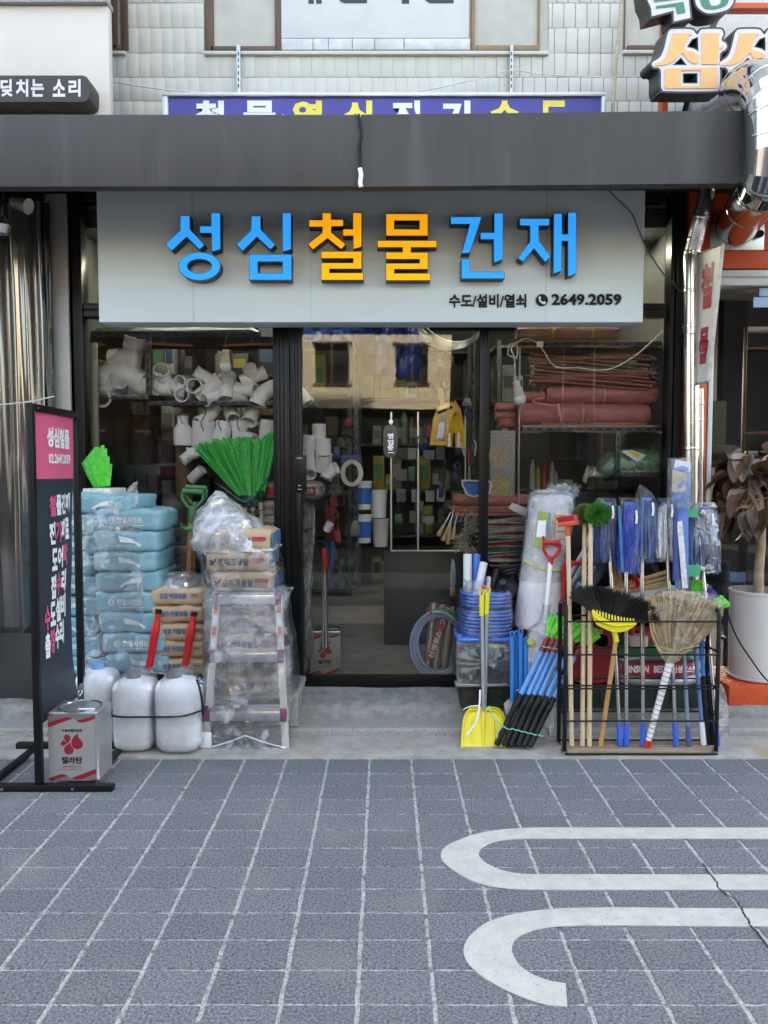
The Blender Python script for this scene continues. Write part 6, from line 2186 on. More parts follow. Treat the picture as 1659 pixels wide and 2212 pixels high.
# mops in bags on steel poles
BEND = mat('blue_end_cap', (.025, .12, .62), .4, var=.05)
def mop(name, lab, bot, ptop, x0, x1, y0, y1, Yt, yarn, film, strands=80, peak=None, thick=.0082, spill=14, end=BEND, pm=STEEL, tagm=None):
    t = thing(name, lab, 'mop', A(*bot, 3.9), 'bagged mops standing in the rack')
    pole(t, bot, ptop, 3.9, Yt, .0108, pm, end='end_cap', endm=end)
    k = K(Yt)
    cx = (x0 + x1) / 2
    w_ = (x1 - x0) / 2
    mb = MB()
    for i in range(strands):
        f = rb.uniform(-1, 1); g = rb.uniform(-1, 1)
        xt = cx + f * w_ * .72; xb_ = cx + f * w_ * .95 + rb.uniform(-2, 2)
        ya, yb_ = y0 + 6 + abs(f) * 8 + rb.uniform(0, 5), y1 + rb.uniform(-spill, 2)
        pts = []
        ph = rb.uniform(0, 6)
        for s_ in range(7):
            u = s_ / 6
            xx = xt + (xb_ - xt) * min(1, u * 1.6) + 1.3 * math.sin(ph + u * 9)
            yy = ya + (yb_ - ya) * u
            pts.append(A(xx, yy, Yt + g * .05 * min(1, .45 + u * 1.2) + .004 * math.sin(ph * 2 + u * 11)))
        mb.tube(pts, [thick * .8] + [thick] * 5 + [thick * .6], 5, True, i % 2)
    c_ = [n_ for n_ in yarn.node_tree.nodes if n_.type == 'VECT_MATH'][0].inputs[0].default_value
    add('yarn', mb, [yarn, mat(yarn.name + '_dark', tuple(v_ * .6 for v_ in c_[:3]), .85, var=.3, vs=60)], t, smooth=60)
    add('clamp', MB().box((A(cx - w_ * .4, y0, Yt).x, Yt - .012, A(cx, y0 + 12, Yt).z), (A(cx + w_ * .4, y0, Yt).x, Yt + .012, A(cx, y0 + 3, Yt).z), .004), BLUE, t)
    hk = A(cx + w_ * .55, (y0 + y1) / 2 - 30, Yt - .062)
    add('hook', MB().tube([hk, hk + Vector((.002, -.004, .03)), hk + Vector((-.002, -.002, .07))], .006, 6, flat=.6), WHITEP, t)
    ry = .066
    secs = [(A(cx, y1 - spill * .4, Yt), w_ * k, ry, 2.3), (A(cx, (y0 + 2 * y1) / 3, Yt), w_ * k * .98, ry, 2.4), (A(cx, (2 * y0 + y1) / 3, Yt), w_ * k * .9, ry * .95, 2.4), (A(cx, y0 + 8, Yt), w_ * k * .82, ry * .8, 2.4)]
    if peak:
        secs += [(A((cx + peak[0]) / 2, (y0 + peak[1]) / 2, Yt), w_ * k * .5, ry * .4, 2), (A(*peak, Yt), .006, .006, 2)]
    else:
        secs += [(A(cx, y0, Yt), w_ * k * .86, ry * .35, 2.4), (A(cx - 2, y0 - 7, Yt), w_ * k * .8, .006, 2)]
    out = []
    for a, b in zip(secs, secs[1:]):
        for q_ in range(5):
            u = q_ / 5
            out.append((Vector(a[0]).lerp(Vector(b[0]), u), a[1] + (b[1] - a[1]) * u, a[2] + (b[2] - a[2]) * u, a[3]))
    out.append(secs[-1])
    add('plastic_bag', MB().loft(out, 44, .006, 26, cx, 0, False), film, t, smooth=60)
    return t
Y1 = mat('denim_yarn', (.035, .075, .23), .85, var=.3, vs=60, bump=.6, bs=160)
Y2 = mat('royal_blue_yarn', (.012, .06, .62), .8, var=.2, vs=60, bump=.5, bs=160)
Y3 = mat('slate_blue_yarn', (.07, .14, .35), .85, var=.3, vs=60, bump=.6, bs=160)
Y4 = mat('pale_grey_yarn', (.62, .6, .6), .85, var=.25, vs=60, bump=.6, bs=160)
Y5 = mat('silver_blue_yarn', (.08, .16, .34), .8, var=.35, vs=50, bump=.6, bs=160)
FMOP = film_mat('mop_film', milk=.02, bs=26., bstr=.9, rough=.1, gain=1.0)
FSIL = film_mat('silvery_film', milk=.05, bs=16., bstr=1.1, rough=.08, spec=1., gain=4.)
mop('mop', 'dark denim blue yarn mop bagged at the left of the mop row', (1340, 1617), (1313, 1120), 1284, 1335, 1082, 1218, 4.06, Y1, FMOP)
mop('mop', 'royal blue mop with a card, second in the mop row', (1353, 1617), (1352, 1110), 1334, 1386, 1082, 1240, 4.03, Y2, FMOP, strands=40, thick=.009, spill=6)
mop('mop', 'slate blue yarn mop whose bag rises to a point', (1389, 1607), (1386, 1110), 1368, 1422, 1072, 1216, 4.02, Y3, FMOP, peak=(1383, 1047))
mop('mop', 'pale grey yarn mop in the middle of the mop row', (1460, 1617), (1438, 1110), 1417, 1461, 1082, 1212, 4.03, Y4, FMOP, spill=8)
mop('mop', 'blue mop under silvery crumpled film at the right end', (1550, 1616), (1508, 1110), 1484, 1555, 1092, 1240, 4.08, Y5, FSIL, strands=60)
# flat mop with its card
t = thing('flat_mop', 'boxed flat mop with a picture card rising above the other mops', 'mop', A(1488, 1615, 3.9))
pole(t, (1488, 1616), (1468, 1250), 3.9, 3.99, .0105, mat('slate_tube', (.22, .27, .36), .4, .4), end='end_cap', endm=mat('slate_cap', (.06, .1, .25), .45), endlen=.1)
cardm = mat('blue_card', (.1, .22, .55), .4, var=.06)
mb = MB().prism([(1452, 1076), (1458, 993), (1494, 1000), (1487, 1100), (1488, 1276), (1458, 1270)], [], lambda x, y, k: A(x, y, 3.985 + .02 * k), 1)
add('card', mb, cardm, t)
for nm, q, m in (('photo_print', [(1451, 1062), (1453, 1014), (1483, 1021), (1482, 1056), (1474, 1064), (1462, 1064)], mat('beige_print', (.5, .42, .33), .5, var=.15)),
                 ('white_print', [(1455, 1012), (1459, 992), (1491, 999), (1490, 1020)], WHITET),
                 ('blue_print', [(1463, 1048), (1474, 1038), (1479, 1045), (1468, 1056)], mat('mid_blue_print', (.12, .28, .6), .5)),
                 ('blue_print', [(1457, 1010), (1474, 1006), (1487, 1010), (1488, 1018), (1472, 1017)], MATS['mid_blue_print'])):
    off = .002 if nm != 'blue_print' else .004
    add(nm, MB().prism(q, [], lambda x, y, k: A(x, y, 3.984 - off), 0), m, t, smooth=0)
add('grey_pad', MB().prism([(1462, 1128), (1474, 1124), (1486, 1270), (1474, 1272)], [], lambda x, y, k: A(x, y, 3.96 + .02 * k), 1), Y4, t)
add('navy_pole', MB().tube([A(1458, 1255, 3.965), A(1460, 1080, 3.975)], .013, 10), mat('navy_tube', (.03, .06, .22), .35), t)
add('hanger', MB().prism([(1453, 1064), (1463, 1064), (1463, 1092), (1453, 1092)], [], lambda x, y, k: A(x, y, 3.97 + .01 * k), 1), BLUE, t)
add('plastic_bag', MB().box((A(1449, 1000, 3.96).x, 3.955, A(1450, 1100, 3.96).z), (A(1494, 1000, 3.96).x, 4.01, A(1450, 989, 3.96).z), .008), FILM_THIN, t)
mb = MB()
for x0, y0, x1, y1 in ((1486, 1098, 1508, 1118), (1487, 1220, 1513, 1246)):
    mb.prism([(x0, y0), (x1, y0 + 1), (x1 - 1, y1), (x0, y1 - 1)], [], lambda x, y, k: A(x, y, 4.0 + .002 * k), 1)
single('price_card', mb, mat('green_card', (.04, .35, .16), .45), 'green card pieces clipped to the silvery bagged mop', 'card')
mb = MB().prism([(1335, 1092), (1341, 1092), (1346, 1200), (1349, 1236), (1341, 1236), (1338, 1160)], [], lambda x, y, k: A(x, y, 3.955 + .002 * k), 1)
single('price_card', mb, mat('teal_card', (.02, .16, .25), .45, var=.4, vs=14), 'narrow teal card on the royal blue mop', 'card')
# loose poles at the right of the rack
for lab, bot, top, m, em in (('dull blue pole with a white loop end, right of the corn broom', (1520, 1615), (1501, 1395), mat('mid_blue_tube', (.1, .18, .4), .4, .2), WHITEP),
                             ('black gripped blue pole, left one of the pair at the rack end', (1530, 1612), (1514, 1380), BLUEH, BLACKP),
                             ('black gripped blue pole, right one of the pair at the rack end', (1541, 1612), (1526, 1385), BLUEH, BLACKP)):
    t = thing('broom_pole', lab, 'pole', A(*bot, 3.91), 'poles at the rack end')
    pole(t, bot, top, 3.915, 4.0, .011, m, end='grip', endm=em, endlen=.12 if em is WHITEP else .36)
# lime and purple broom heads at the right
for i, (x0, y0, x1, y1, m, lab) in enumerate(((1497, 1300, 1512, 1253, GREENL, 'lime green broom head between the silvery mop and the planter'), (1508, 1312, 1535, 1270, PURPLE, 'purple broom head behind the corn broom'), (1530, 1325, 1560, 1288, GREENL, 'lime green broom head at the right end of the rack'))):
    mb = MB()
    for k in range(90):
        f = rb.uniform(-1, 1); g = rb.uniform(-1, 1)
        b = A(x0 + f * 6, y0, 4.08 + g * .012)
        e_ = A(x1 + f * 17, y1 + 9 * abs(f) + rb.uniform(-2, 4) + f * 8, 4.1 + g * .035)
        mb.tube([b, e_], [.004, .0055], 4)
    single('loose_broom', mb, m, lab, 'broom', 'broom heads at the rack end')
mb = MB()
for k in range(420):
    f = rb.uniform(-1, 1)
    b = A(1520 + rb.uniform(-4, 4), 1245 + f * 10, 4.2 + rb.uniform(-.02, .02))
    e_ = A(1572 + rb.uniform(-6, 6), 1243 + f * 36, 4.2 + rb.uniform(-.05, .05))
    mb.tube([b, e_], [.0018, .001], 3)
single('black_broom', mb, MATS['black_bristle'], 'stiff black broom head beside the planter rim', 'broom')
# straw broom and bamboo sticks
mb = MB()
for k in range(260):
    f = rb.uniform(-1, 1)
    b = A(1331 + f * 7, 1212, 4.16 + rb.uniform(-.02, .02)); e_ = A(1331 + f * 13 + rb.uniform(-1, 1), 1262 + rb.uniform(-6, 3), 4.16 + rb.uniform(-.03, .03))
    mb.tube([b, e_], [.0022, .0016], 3)
single('straw_brush', mb, MATS['straw'], 'small straw brush hanging below the denim blue mop', 'brush')
for i, (a, b) in enumerate((((1240, 1292), (1441, 1236)), ((1245, 1297), (1442, 1247)), ((1278, 1296), (1442, 1257)), ((1300, 1284), (1440, 1264)))):
    t = thing('wooden_stick', 'pale wooden stick lying slantwise behind the mops, %s of four' % ['highest', 'second', 'third', 'lowest'][i], 'stick', A(*a, 4.16), 'wooden sticks behind the mops')
    add('stick', MB().tube([A(*a, 4.14), A(*b, 4.22)], .0125, 10), WOOD, t)
mb = MB()
mb.tube(smooth_path([A(1366, 1256, 4.14), A(1372, 1246, 4.13), A(1380, 1258, 4.13), A(1375, 1268, 4.14), A(1350, 1272, 4.14)]), .006, 6)
mb.tube([A(1372, 1242, 4.14), A(1378, 1272, 4.14)], .009, 8)
single('ribbon', mb, RED, 'red ribbon knotted round the wooden sticks', 'ribbon')
mb = MB().loft([(A(1400, 1300, 4.25), .2, .06, 2.5), (A(1400, 1285, 4.25), .21, .07, 2.5), (A(1402, 1270, 4.25), .19, .06, 2.5), (A(1402, 1262, 4.25), .1, .03, 2.2)], 40, .012, 22, 3.)
single('white_sack', mb, mat('white_woven_sack', (.6, .6, .62), .5, var=.15, bump=.5, bs=60), 'crumpled white sack with a red stripe behind the corn broom', 'sack', smooth=60)
# striped hose bundle
hb = thing('hose_bundle', 'arched bundle of white and blue striped flat hoses behind the brushes', 'hose', A(1260, 1280, 4.3))
for i in range(8):
    mb = MB()
    o_ = i * 7.5
    pts = smooth_path([A(1225 + o_ * .5, 1252 + o_ * .5, 4.28 + .006 * (i % 3)), A(1246 + o_ * .6, 1215 + o_ * .45, 4.26), A(1266 + o_ * .7, 1180 + o_ * .4, 4.26), A(1278 + o_ * .75, 1140 + o_ * .35, 4.28)])
    mb.tube(pts, .0115, 8)
    add('hose', mb, (MATS['white_woven_sack'], mat('hose_blue', (.05, .16, .4), .45), MATS['white_woven_sack'], mat('hose_grey', (.38, .38, .37), .5))[i % 4], hb, smooth=60)
t = thing('printed_sack', 'navy sack with pale lettering under the striped hoses', 'sack', A(1256, 1300, 4.24))
o = add('sack', MB().prism(smooth_closed([(1238, 1262), (1258, 1240), (1290, 1215), (1310, 1210), (1300, 1245), (1275, 1275), (1245, 1292)], 3), [], lambda x, y, k: A(x, y, 4.2 + .05 * k), 1), mat('navy_sack', (.03, .05, .1), .5, var=.2), t)
mb = MB()
p0 = A(1243, 1277, 4.196)
text_into(mb, 'NGD', p0, A(1284, 1236, 4.196) - p0, A(1243, 1258, 4.196) - p0 + Vector((.012, 0, 0)), .02)
add('lettering', mb, mat('faded_print', (.3, .38, .48), .5), o, smooth=0)
# red trolley frame and cans, hose coil
mb = MB().tube(smooth_path([A(1218, 1392, 4.22), A(1218, 1300, 4.22), A(1218, 1232, 4.22), A(1222, 1219, 4.22), A(1234, 1216, 4.22), A(1290, 1216, 4.22), A(1360, 1215, 4.22), A(1366, 1222, 4.22), A(1366, 1300, 4.22), A(1366, 1400, 4.22)], 4), .0125, 8)
single('trolley_frame', mb, RED, 'bright red tubular trolley frame behind the wooden poles', 'trolley')
jc = thing('fuel_can', 'dark red jerry can with a cut out grip behind the rack', 'jerry can', A(1275, 1472, 4.2))
pts = smooth_closed([(1236, 1470), (1235, 1400), (1237, 1364), (1248, 1350), (1290, 1346), (1312, 1352), (1322, 1372), (1322, 1420), (1321, 1470)], 3)
hole_ = smooth_closed([(1282, 1386), (1298, 1372), (1312, 1376), (1312, 1394), (1296, 1397)], 3)
add('body', MB().prism(pts, [hole_], lambda x, y, k: A(x, y, 4.16 + .16 * k), 1), REDD, jc, smooth=40)
add('label', MB().prism([(1258, 1358), (1302, 1360), (1302, 1370), (1258, 1368)], [], lambda x, y, k: A(x, y, 4.158 + .001 * k), 1), mat('ochre_label', (.42, .38, .14), .5), jc)
mb = MB().lathe([(.02, 0), (.021, .03), (.015, .034)], A(1252, 1352, 4.24), 14)
add('cap', mb, RED, jc)
FLEX = mat('corrugated_hose', (.42, .42, .43), .35, .4, .1)
def coil(name, lab, c, Rr, r, nturn, m, ribs=True, dz=None):
    t = thing(name, lab, 'hose', c, 'coils of corrugated hose')
    for k in range(nturn):
        pts, rr_ = [], []
        n = 110
        for i in range(n + 1):
            a = 2 * math.pi * i / n
            pts.append(Vector((c[0] + Rr * math.cos(a), c[1] + Rr * .62 * math.sin(a), c[2] + r + k * r * 1.9)))
            rr_.append(r if (i % 2 or not ribs) else r * .86)
        add('loop', MB().tube(pts, rr_, 10, False), m, t, smooth=70)
    return t
c = A(1416, 1470, 4.28)
hc = coil('hose_coil', 'coil of corrugated grey hose with a red printed wrapper behind the rack', (c.x, 4.3, c.z), .235, .032, 2, FLEX)
REDL = mat('red_label', (.38, .015, .03), .45, var=.1)
def band(vx0, vx1, vy0, vy1):
    def f(u, v):
        vx = vx0 + (vx1 - vx0) * u
        x = A(vx, 1440, 4.13).x - c.x
        y = 4.3 - math.sqrt(max(0, 1 - (x / .272) ** 2)) * .181
        return Vector((c.x + x, y - .004, A(vx, vy1 + (vy0 - vy1) * v, y).z + .000))
    return f
f = band(1352, 1500, 1432, 1458)
o = add('wrapper', MB().grid(f, 24, 2), REDL, hc, smooth=60)
mb = MB()
for s_, u0, u1 in (('SINSUN', .03, .33), ('BEST', .4, .58), ('신성호스', .66, .99)):
    text_into(mb, s_, (0, 0, 0), (1, 0, 0), (0, 1, 0), .03, fn=lambda a, b: f(u0 + (u1 - u0) * a, .2 + .6 * b) + Vector((0, -.0025, 0)))
add('lettering', mb, WHITET, o, smooth=0)
mb = MB()
mb.box((A(1335, 1420, 4.2).x, 4.2, A(1335, 1416, 4.2).z), (A(1500, 1420, 4.2).x, 4.45, A(1335, 1396, 4.2).z), .006)
single('green_case', mb, mat('green_case', (.02, .14, .05), .4, var=.3, vs=5), 'flat green case lying on the hose coil', 'case')
mb = MB().lathe([(.05, 0), (.055, .004), (.055, .055), (.05, .06)], A(1378, 1395, 4.22), 24)
single('tape_tub', mb, mat('pinkish_label', (.52, .42, .38), .5, var=.15), 'round pinkish tub standing on the green case', 'tub')
mb = MB()
for i, m in enumerate((0, 1, 2)):
    mb.box((A(1330, 1390, 4.3).x + i * .13, 4.3, A(1335, 1396, 4.3).z), (A(1330, 1390, 4.3).x + i * .13 + .12, 4.45, A(1335, 1372 - 8 * (i % 2), 4.3).z), .004, m)
single('small_cartons', mb, [mat('carton_black', (.03, .03, .035), .5), mat('carton_red', (.3, .03, .03), .5), mat('carton_blue', (.03, .09, .3), .5)], 'three small dark cartons behind the pinkish tub', 'box')
mb = MB().prism(smooth_closed([(1535, 1530), (1537, 1490), (1550, 1470), (1565, 1490), (1572, 1530), (1574, 1588), (1560, 1596), (1538, 1592)], 3), [], lambda x, y, k: A(x, y, 4.08 + .07 * k), 1)
single('clear_bag', mb, FILM_BAG, 'crumpled clear bag beside the orange step box', 'bag', smooth=50)

# ================================================================== PLANTER
pt = thing('potted_plant', 'white cylinder planter with a bare trunk and dry brown leaves', 'potted plant', A(1632, 1486, 4.47))
PLW = mat('planter_white', (.66, .63, .6), .45, var=.04, vs=3)
c = A(1634, 1486, 4.5)
c.z = ztop + .0035
rp = .172
hp_ = A(1634, 1283, 4.33).z - c.z
add('pot', MB().lathe([(rp * .93, .022), (rp * .95, .026), (rp * .97, hp_ - .02), (rp, hp_ - .018), (rp, hp_), (rp * .93, hp_), (rp * .92, hp_ - .05), (0, hp_ - .05)], c, 40), PLW, pt)
add('saucer', MB().lathe([(rp * .96, 0), (rp * 1.03, .006), (rp * 1.04, .02), (rp * .94, .021)], c, 40), PLW, pt)
add('soil', MB().lathe([(0, hp_ - .042), (rp * .91, hp_ - .044), (rp * .91, hp_ - .049)], c, 24), mat('soil', (.05, .035, .025), .95, var=.4, bump=.8), pt)
BARK = mat('pale_bark', (.42, .31, .21), .8, var=.25, vs=14, bump=.6, bs=60)
tr_p = [Vector((c.x + dx, c.y + dy, c.z + hp_ - .05 + h)) for dx, dy, h in ((0, 0, 0), (-.004, 0, .16), (.004, 0, .32), (-.002, .0, .48), (-.012, 0, .6), (-.05, -.01, .72))]
add('trunk', MB().tube(smooth_path(tr_p), [.031, .03, .029, .029, .028, .028, .027, .027, .027, .026, .026, .026, .026, .026, .026, .027, .028, .03, .033, .033, .032, .03, .026, .024, .022, .02, .018, .016, .014, .012, .011][:len(smooth_path(tr_p))], 12), BARK, pt, smooth=60)
crown = A(1622, 1075, 4.48)
mb = MB()
DRY = mat('dry_leaf', (.1, .05, .025), .5, var=.4, vs=14, rand=.3)
DRYG = mat('dry_leaf_grey', (.2, .15, .12), .45, var=.3, vs=14, rand=.2)
rl = random.Random(5)
tipsl = []
for i in range(34):
    a = rl.uniform(0, 6.28); e = rl.uniform(-.9, 1.1)
    L_ = rl.uniform(.08, .2)
    base = crown + Vector((rl.uniform(-.03, .03), rl.uniform(-.03, .03), rl.uniform(-.1, .18)))
    d = Vector((math.cos(a) * math.cos(e), math.sin(a) * math.cos(e) * .9, math.sin(e)))
    tip = base + d * L_
    mb.tube([base, base + d * L_ * .6 + Vector((0, 0, .02)), tip], [.006, .005, .004], 6)
    tipsl.append((tip, d))
add('branches', mb, BARK, pt, smooth=60)
def leaf_mesh(sd):
    r_ = random.Random(sd)
    cup_, curl = r_.uniform(.15, .5), r_.uniform(.2, 1.1)
    L_, W_ = r_.uniform(.13, .19), r_.uniform(.055, .08)
    def f(u, v):
        s_ = (u - .5) * 2
        w_ = W_ * math.sin(math.pi * min(1, v * .92 + .06)) ** .75
        x = s_ * w_
        z = -curl * L_ * v * v * .6 + abs(s_) ** 1.5 * w_ * cup_ * 2 + .004 * math.sin(v * 14 + s_ * 3)
        return (x, v * L_, z)
    m = MB().grid(f, 6, 8)
    return m.mesh('leaf', [DRYG if sd % 4 == 0 else DRY], 60)
lms = [leaf_mesh(i) for i in range(8)]
for i, (tip, d) in enumerate(tipsl):
    for k in range(2):
        o = add('leaf', lms[(i * 2 + k) % 8], None, pt, loc=tip)
        dd = (d + Vector((rl.uniform(-.7, .7), rl.uniform(-.7, .7), rl.uniform(-1.5, .3)))).normalized()
        o.rotation_euler = (dd.to_track_quat('Y', 'Z').to_euler())
mb = MB().tube(smooth_path([A(1570, 1318, 4.02), A(1580, 1350, 4.05), A(1598, 1388, 4.1), A(1625, 1428, 4.15), A(1650, 1462, 4.18), A(1690, 1500, 4.2)]), .0045, 6)
single('power_cord', mb, BLACKP, 'black cord running from the rack across the white planter', 'cord')
# blue mesh chair
ch = thing('blue_chair', 'blue plastic mesh chair half hidden between rack and planter', 'chair', A(1590, 1440, 4.78))
q0, q1 = A(1566, 1330, 4.78), A(1612, 1236, 4.78)
BLC = mat('chair_blue', (.04, .16, .36), .4, var=.08)
add('backrest', MB().box((q0.x, 4.78, q0.z), (q1.x, 4.8, q1.z), .008), BLC, ch)
mb = MB()
for i in range(7):
    for j in range(6):
        x = q0.x + .014 + i * .016; z = q0.z + .06 + j * .028
        mb.box((x, 4.776, z), (x + .008, 4.7795, z + .018))
add('slots', mb, BLACKT, ch)
add('seat', MB().box((q0.x - .02, 4.7, q0.z - .16), (q1.x, 4.8, q0.z - .13), .01), BLC, ch)
for x in (q0.x, q1.x - .03):
    add('leg', MB().box((x, 4.77, .15), (x + .028, 4.799, q0.z + .005), .005), BLC, ch)
    add('leg', MB().box((x, 4.705, .15), (x + .028, 4.73, q0.z - .161), .005), BLC, ch)

# ================================================================== INSIDE THE SHOP
ri = random.Random(33)
# added fill lamps, hidden behind the sign, to brighten the window goods
LITE = bpy.data.materials.new('fill_lamp_tube')
LITE.use_nodes = True
b_ = LITE.node_tree.nodes['Principled BSDF']
b_.inputs['Base Color'].default_value = (.9, .95, .92, 1)
b_.inputs['Emission Color'].default_value = (.9, 1., .93, 1)
b_.inputs['Emission Strength'].default_value = 6.
for x, y, lab in ((1.1, 5.0, 'added unseen fill lamp over the maroon rolls inside the shop'), (-1.1, 5.0, 'added unseen fill lamp over the pipe shelves inside the shop')):
    t = thing('fill_lamp', lab, 'lamp', (x, y, 2.95), 'added fill lamps')
    add('tray', MB().box((x - .62, y - .04, 2.93), (x + .62, y + .04, 2.99), .004), WHITEP, t)
    add('tube', MB().tube([(x - .58, y, 2.91), (x + .58, y, 2.91)], .015, 10), LITE, t)

SHELFM = SLOT
def beam(mb, x0, x1, y0, y1, Y, d=.03):
    vb(mb, x0, y0, x1, y1, Y, d, .001)
def slots(mb, x0, x1, y, Y, n, h=3.):
    for i in range(n):
        a = x0 + (x1 - x0) * (i + .2) / n
        vb(mb, a, y - h / 2, a + (x1 - x0) / n * .6, y + h / 2, Y - .002, .003, 0, 1)

# --- left rack of pipe fittings
YL1 = 4.86
sl = thing('pipe_rack', 'slotted steel rack of white pipe fittings behind the left window', 'shelf', A(400, 1200, YL1))
mb = MB()
beam(mb, 176, 562, 716, 727, YL1)
slots(mb, 180, 558, 721.5, YL1, 18)
beam(mb, 176, 320, 853, 862, YL1 - .06)
slots(mb, 178, 318, 857.5, YL1 - .06, 7)
beam(mb, 320, 668, 866, 875, YL1)
slots(mb, 324, 664, 870.5, YL1, 16)
vb(mb, 315, 727, 324, 853, YL1 - .06, .03, .001)
for i in range(6):
    vb(mb, 318, 735 + i * 20, 321, 745 + i * 20, YL1 - .062, .003, 0, 1)
vb(mb, 176, 1000, 600, 1008, YL1 + .5, .03, .001)
add('frame', mb, [SHELFM, BLACKT], sl)
mb = MB()
p, q = A(176, 727, YL1), A(562, 717, YL1)
mb.box((p.x, YL1 + .031, p.z), (q.x + .1, YL1 + .5, p.z + .006))
mb.box((A(176, 1, YL1).x, YL1 - .029, A(0, 853, YL1 - .06).z - .004), (A(319, 1, YL1).x, YL1 + .4, A(0, 853, YL1 - .06).z + .002))
mb.box((A(321, 1, YL1).x, YL1 + .031, A(0, 867, YL1).z), (A(668, 1, YL1).x, YL1 + .45, A(0, 867, YL1).z + .006))
add('shelf_board', mb, mat('dark_board', (.05, .045, .04), .7), sl)
mb = MB()
for i in range(4):
    mb.tube([A(176, 716 - i * 2, YL1 + .05 + i * .02), A(540, 712 - i * 2.4, YL1 + .05 + i * .02), A(560, 718, YL1 + .05 + i * .02)], .004, 5)
single('wire_bundle', mb, STEELD, 'pale wires lying along the top of the left rack', 'wire')
o = add('interior_side_board', MB().box((A(175, 900, 4.75).x, 4.72, A(175, 980, 4.75).z), (A(222, 900, 4.8).x, 4.74, A(175, 742, 4.75).z)), mat('pale_green_wall', (.36, .38, .3), .8, var=.12, vs=2))
tag(o, 'pale greenish board inside the left window', None, kind='structure')

def fit_pipe(mb, p, q, r, sock=True):
    """a fitting leg: pipe with a thicker socket at the open end q"""
    d = (q - p).normalized()
    L_ = (q - p).length
    mb.hollow(p, q, r * .9, r * .8, 22)
    if sock:
        mb.hollow(q - d * min(L_ * .5, r * 1.1), q, r, r * .86, 22)

PVC_LAB = []
def pvc(kind, c, r, d1, d2, lab, m=PVC, L_=1.9):
    t = thing('pipe_fitting', lab, 'pipe fitting', c, 'white pipe fittings')
    d1, d2 = Vector(d1).normalized(), Vector(d2).normalized()
    mb = MB()
    if kind == 'elbow':
        a, b = c + d1 * r * L_, c + d2 * r * L_
        pts = [c + d1 * r * 1.2 * (1 - s_) ** 2 + d2 * r * 1.2 * s_ ** 2 for s_ in [i / 8 for i in range(9)]]
        mb.tube(pts, r * .9, 20, False)
        fit_pipe(mb, c + d1 * r * 1.15, a, r)
        fit_pipe(mb, c + d2 * r * 1.15, b, r)
    elif kind == 'tee':
        fit_pipe(mb, c, c + d1 * r * L_, r)
        fit_pipe(mb, c, c - d1 * r * L_, r)
        fit_pipe(mb, c, c + d2 * r * L_, r)
    elif kind == 'coupling':
        mb.hollow(c - d1 * r * L_ * .8, c + d1 * r * L_ * .8, r, r * .86, 24)
        mb.tube([c - d1 * r * .06, c + d1 * r * .06], r * 1.03, 24, False)
    elif kind == 'reducer':
        mb.tube([c - d1 * r * 1.6, c - d1 * r * .5, c + d1 * r * .2, c + d1 * r * .7, c + d1 * r * 1.5], [r, r, r, r * .58, r * .58], 24)
        mb.tube([c - d1 * r * .55, c - d1 * r * .45], r * 1.05, 24)
        mb.hollow(c + d1 * r * 1.4, c + d1 * r * 1.55, r * .62, r * .5, 20)
    add('body', mb, m, t, smooth=50)
    return t
k86 = K(YL1)
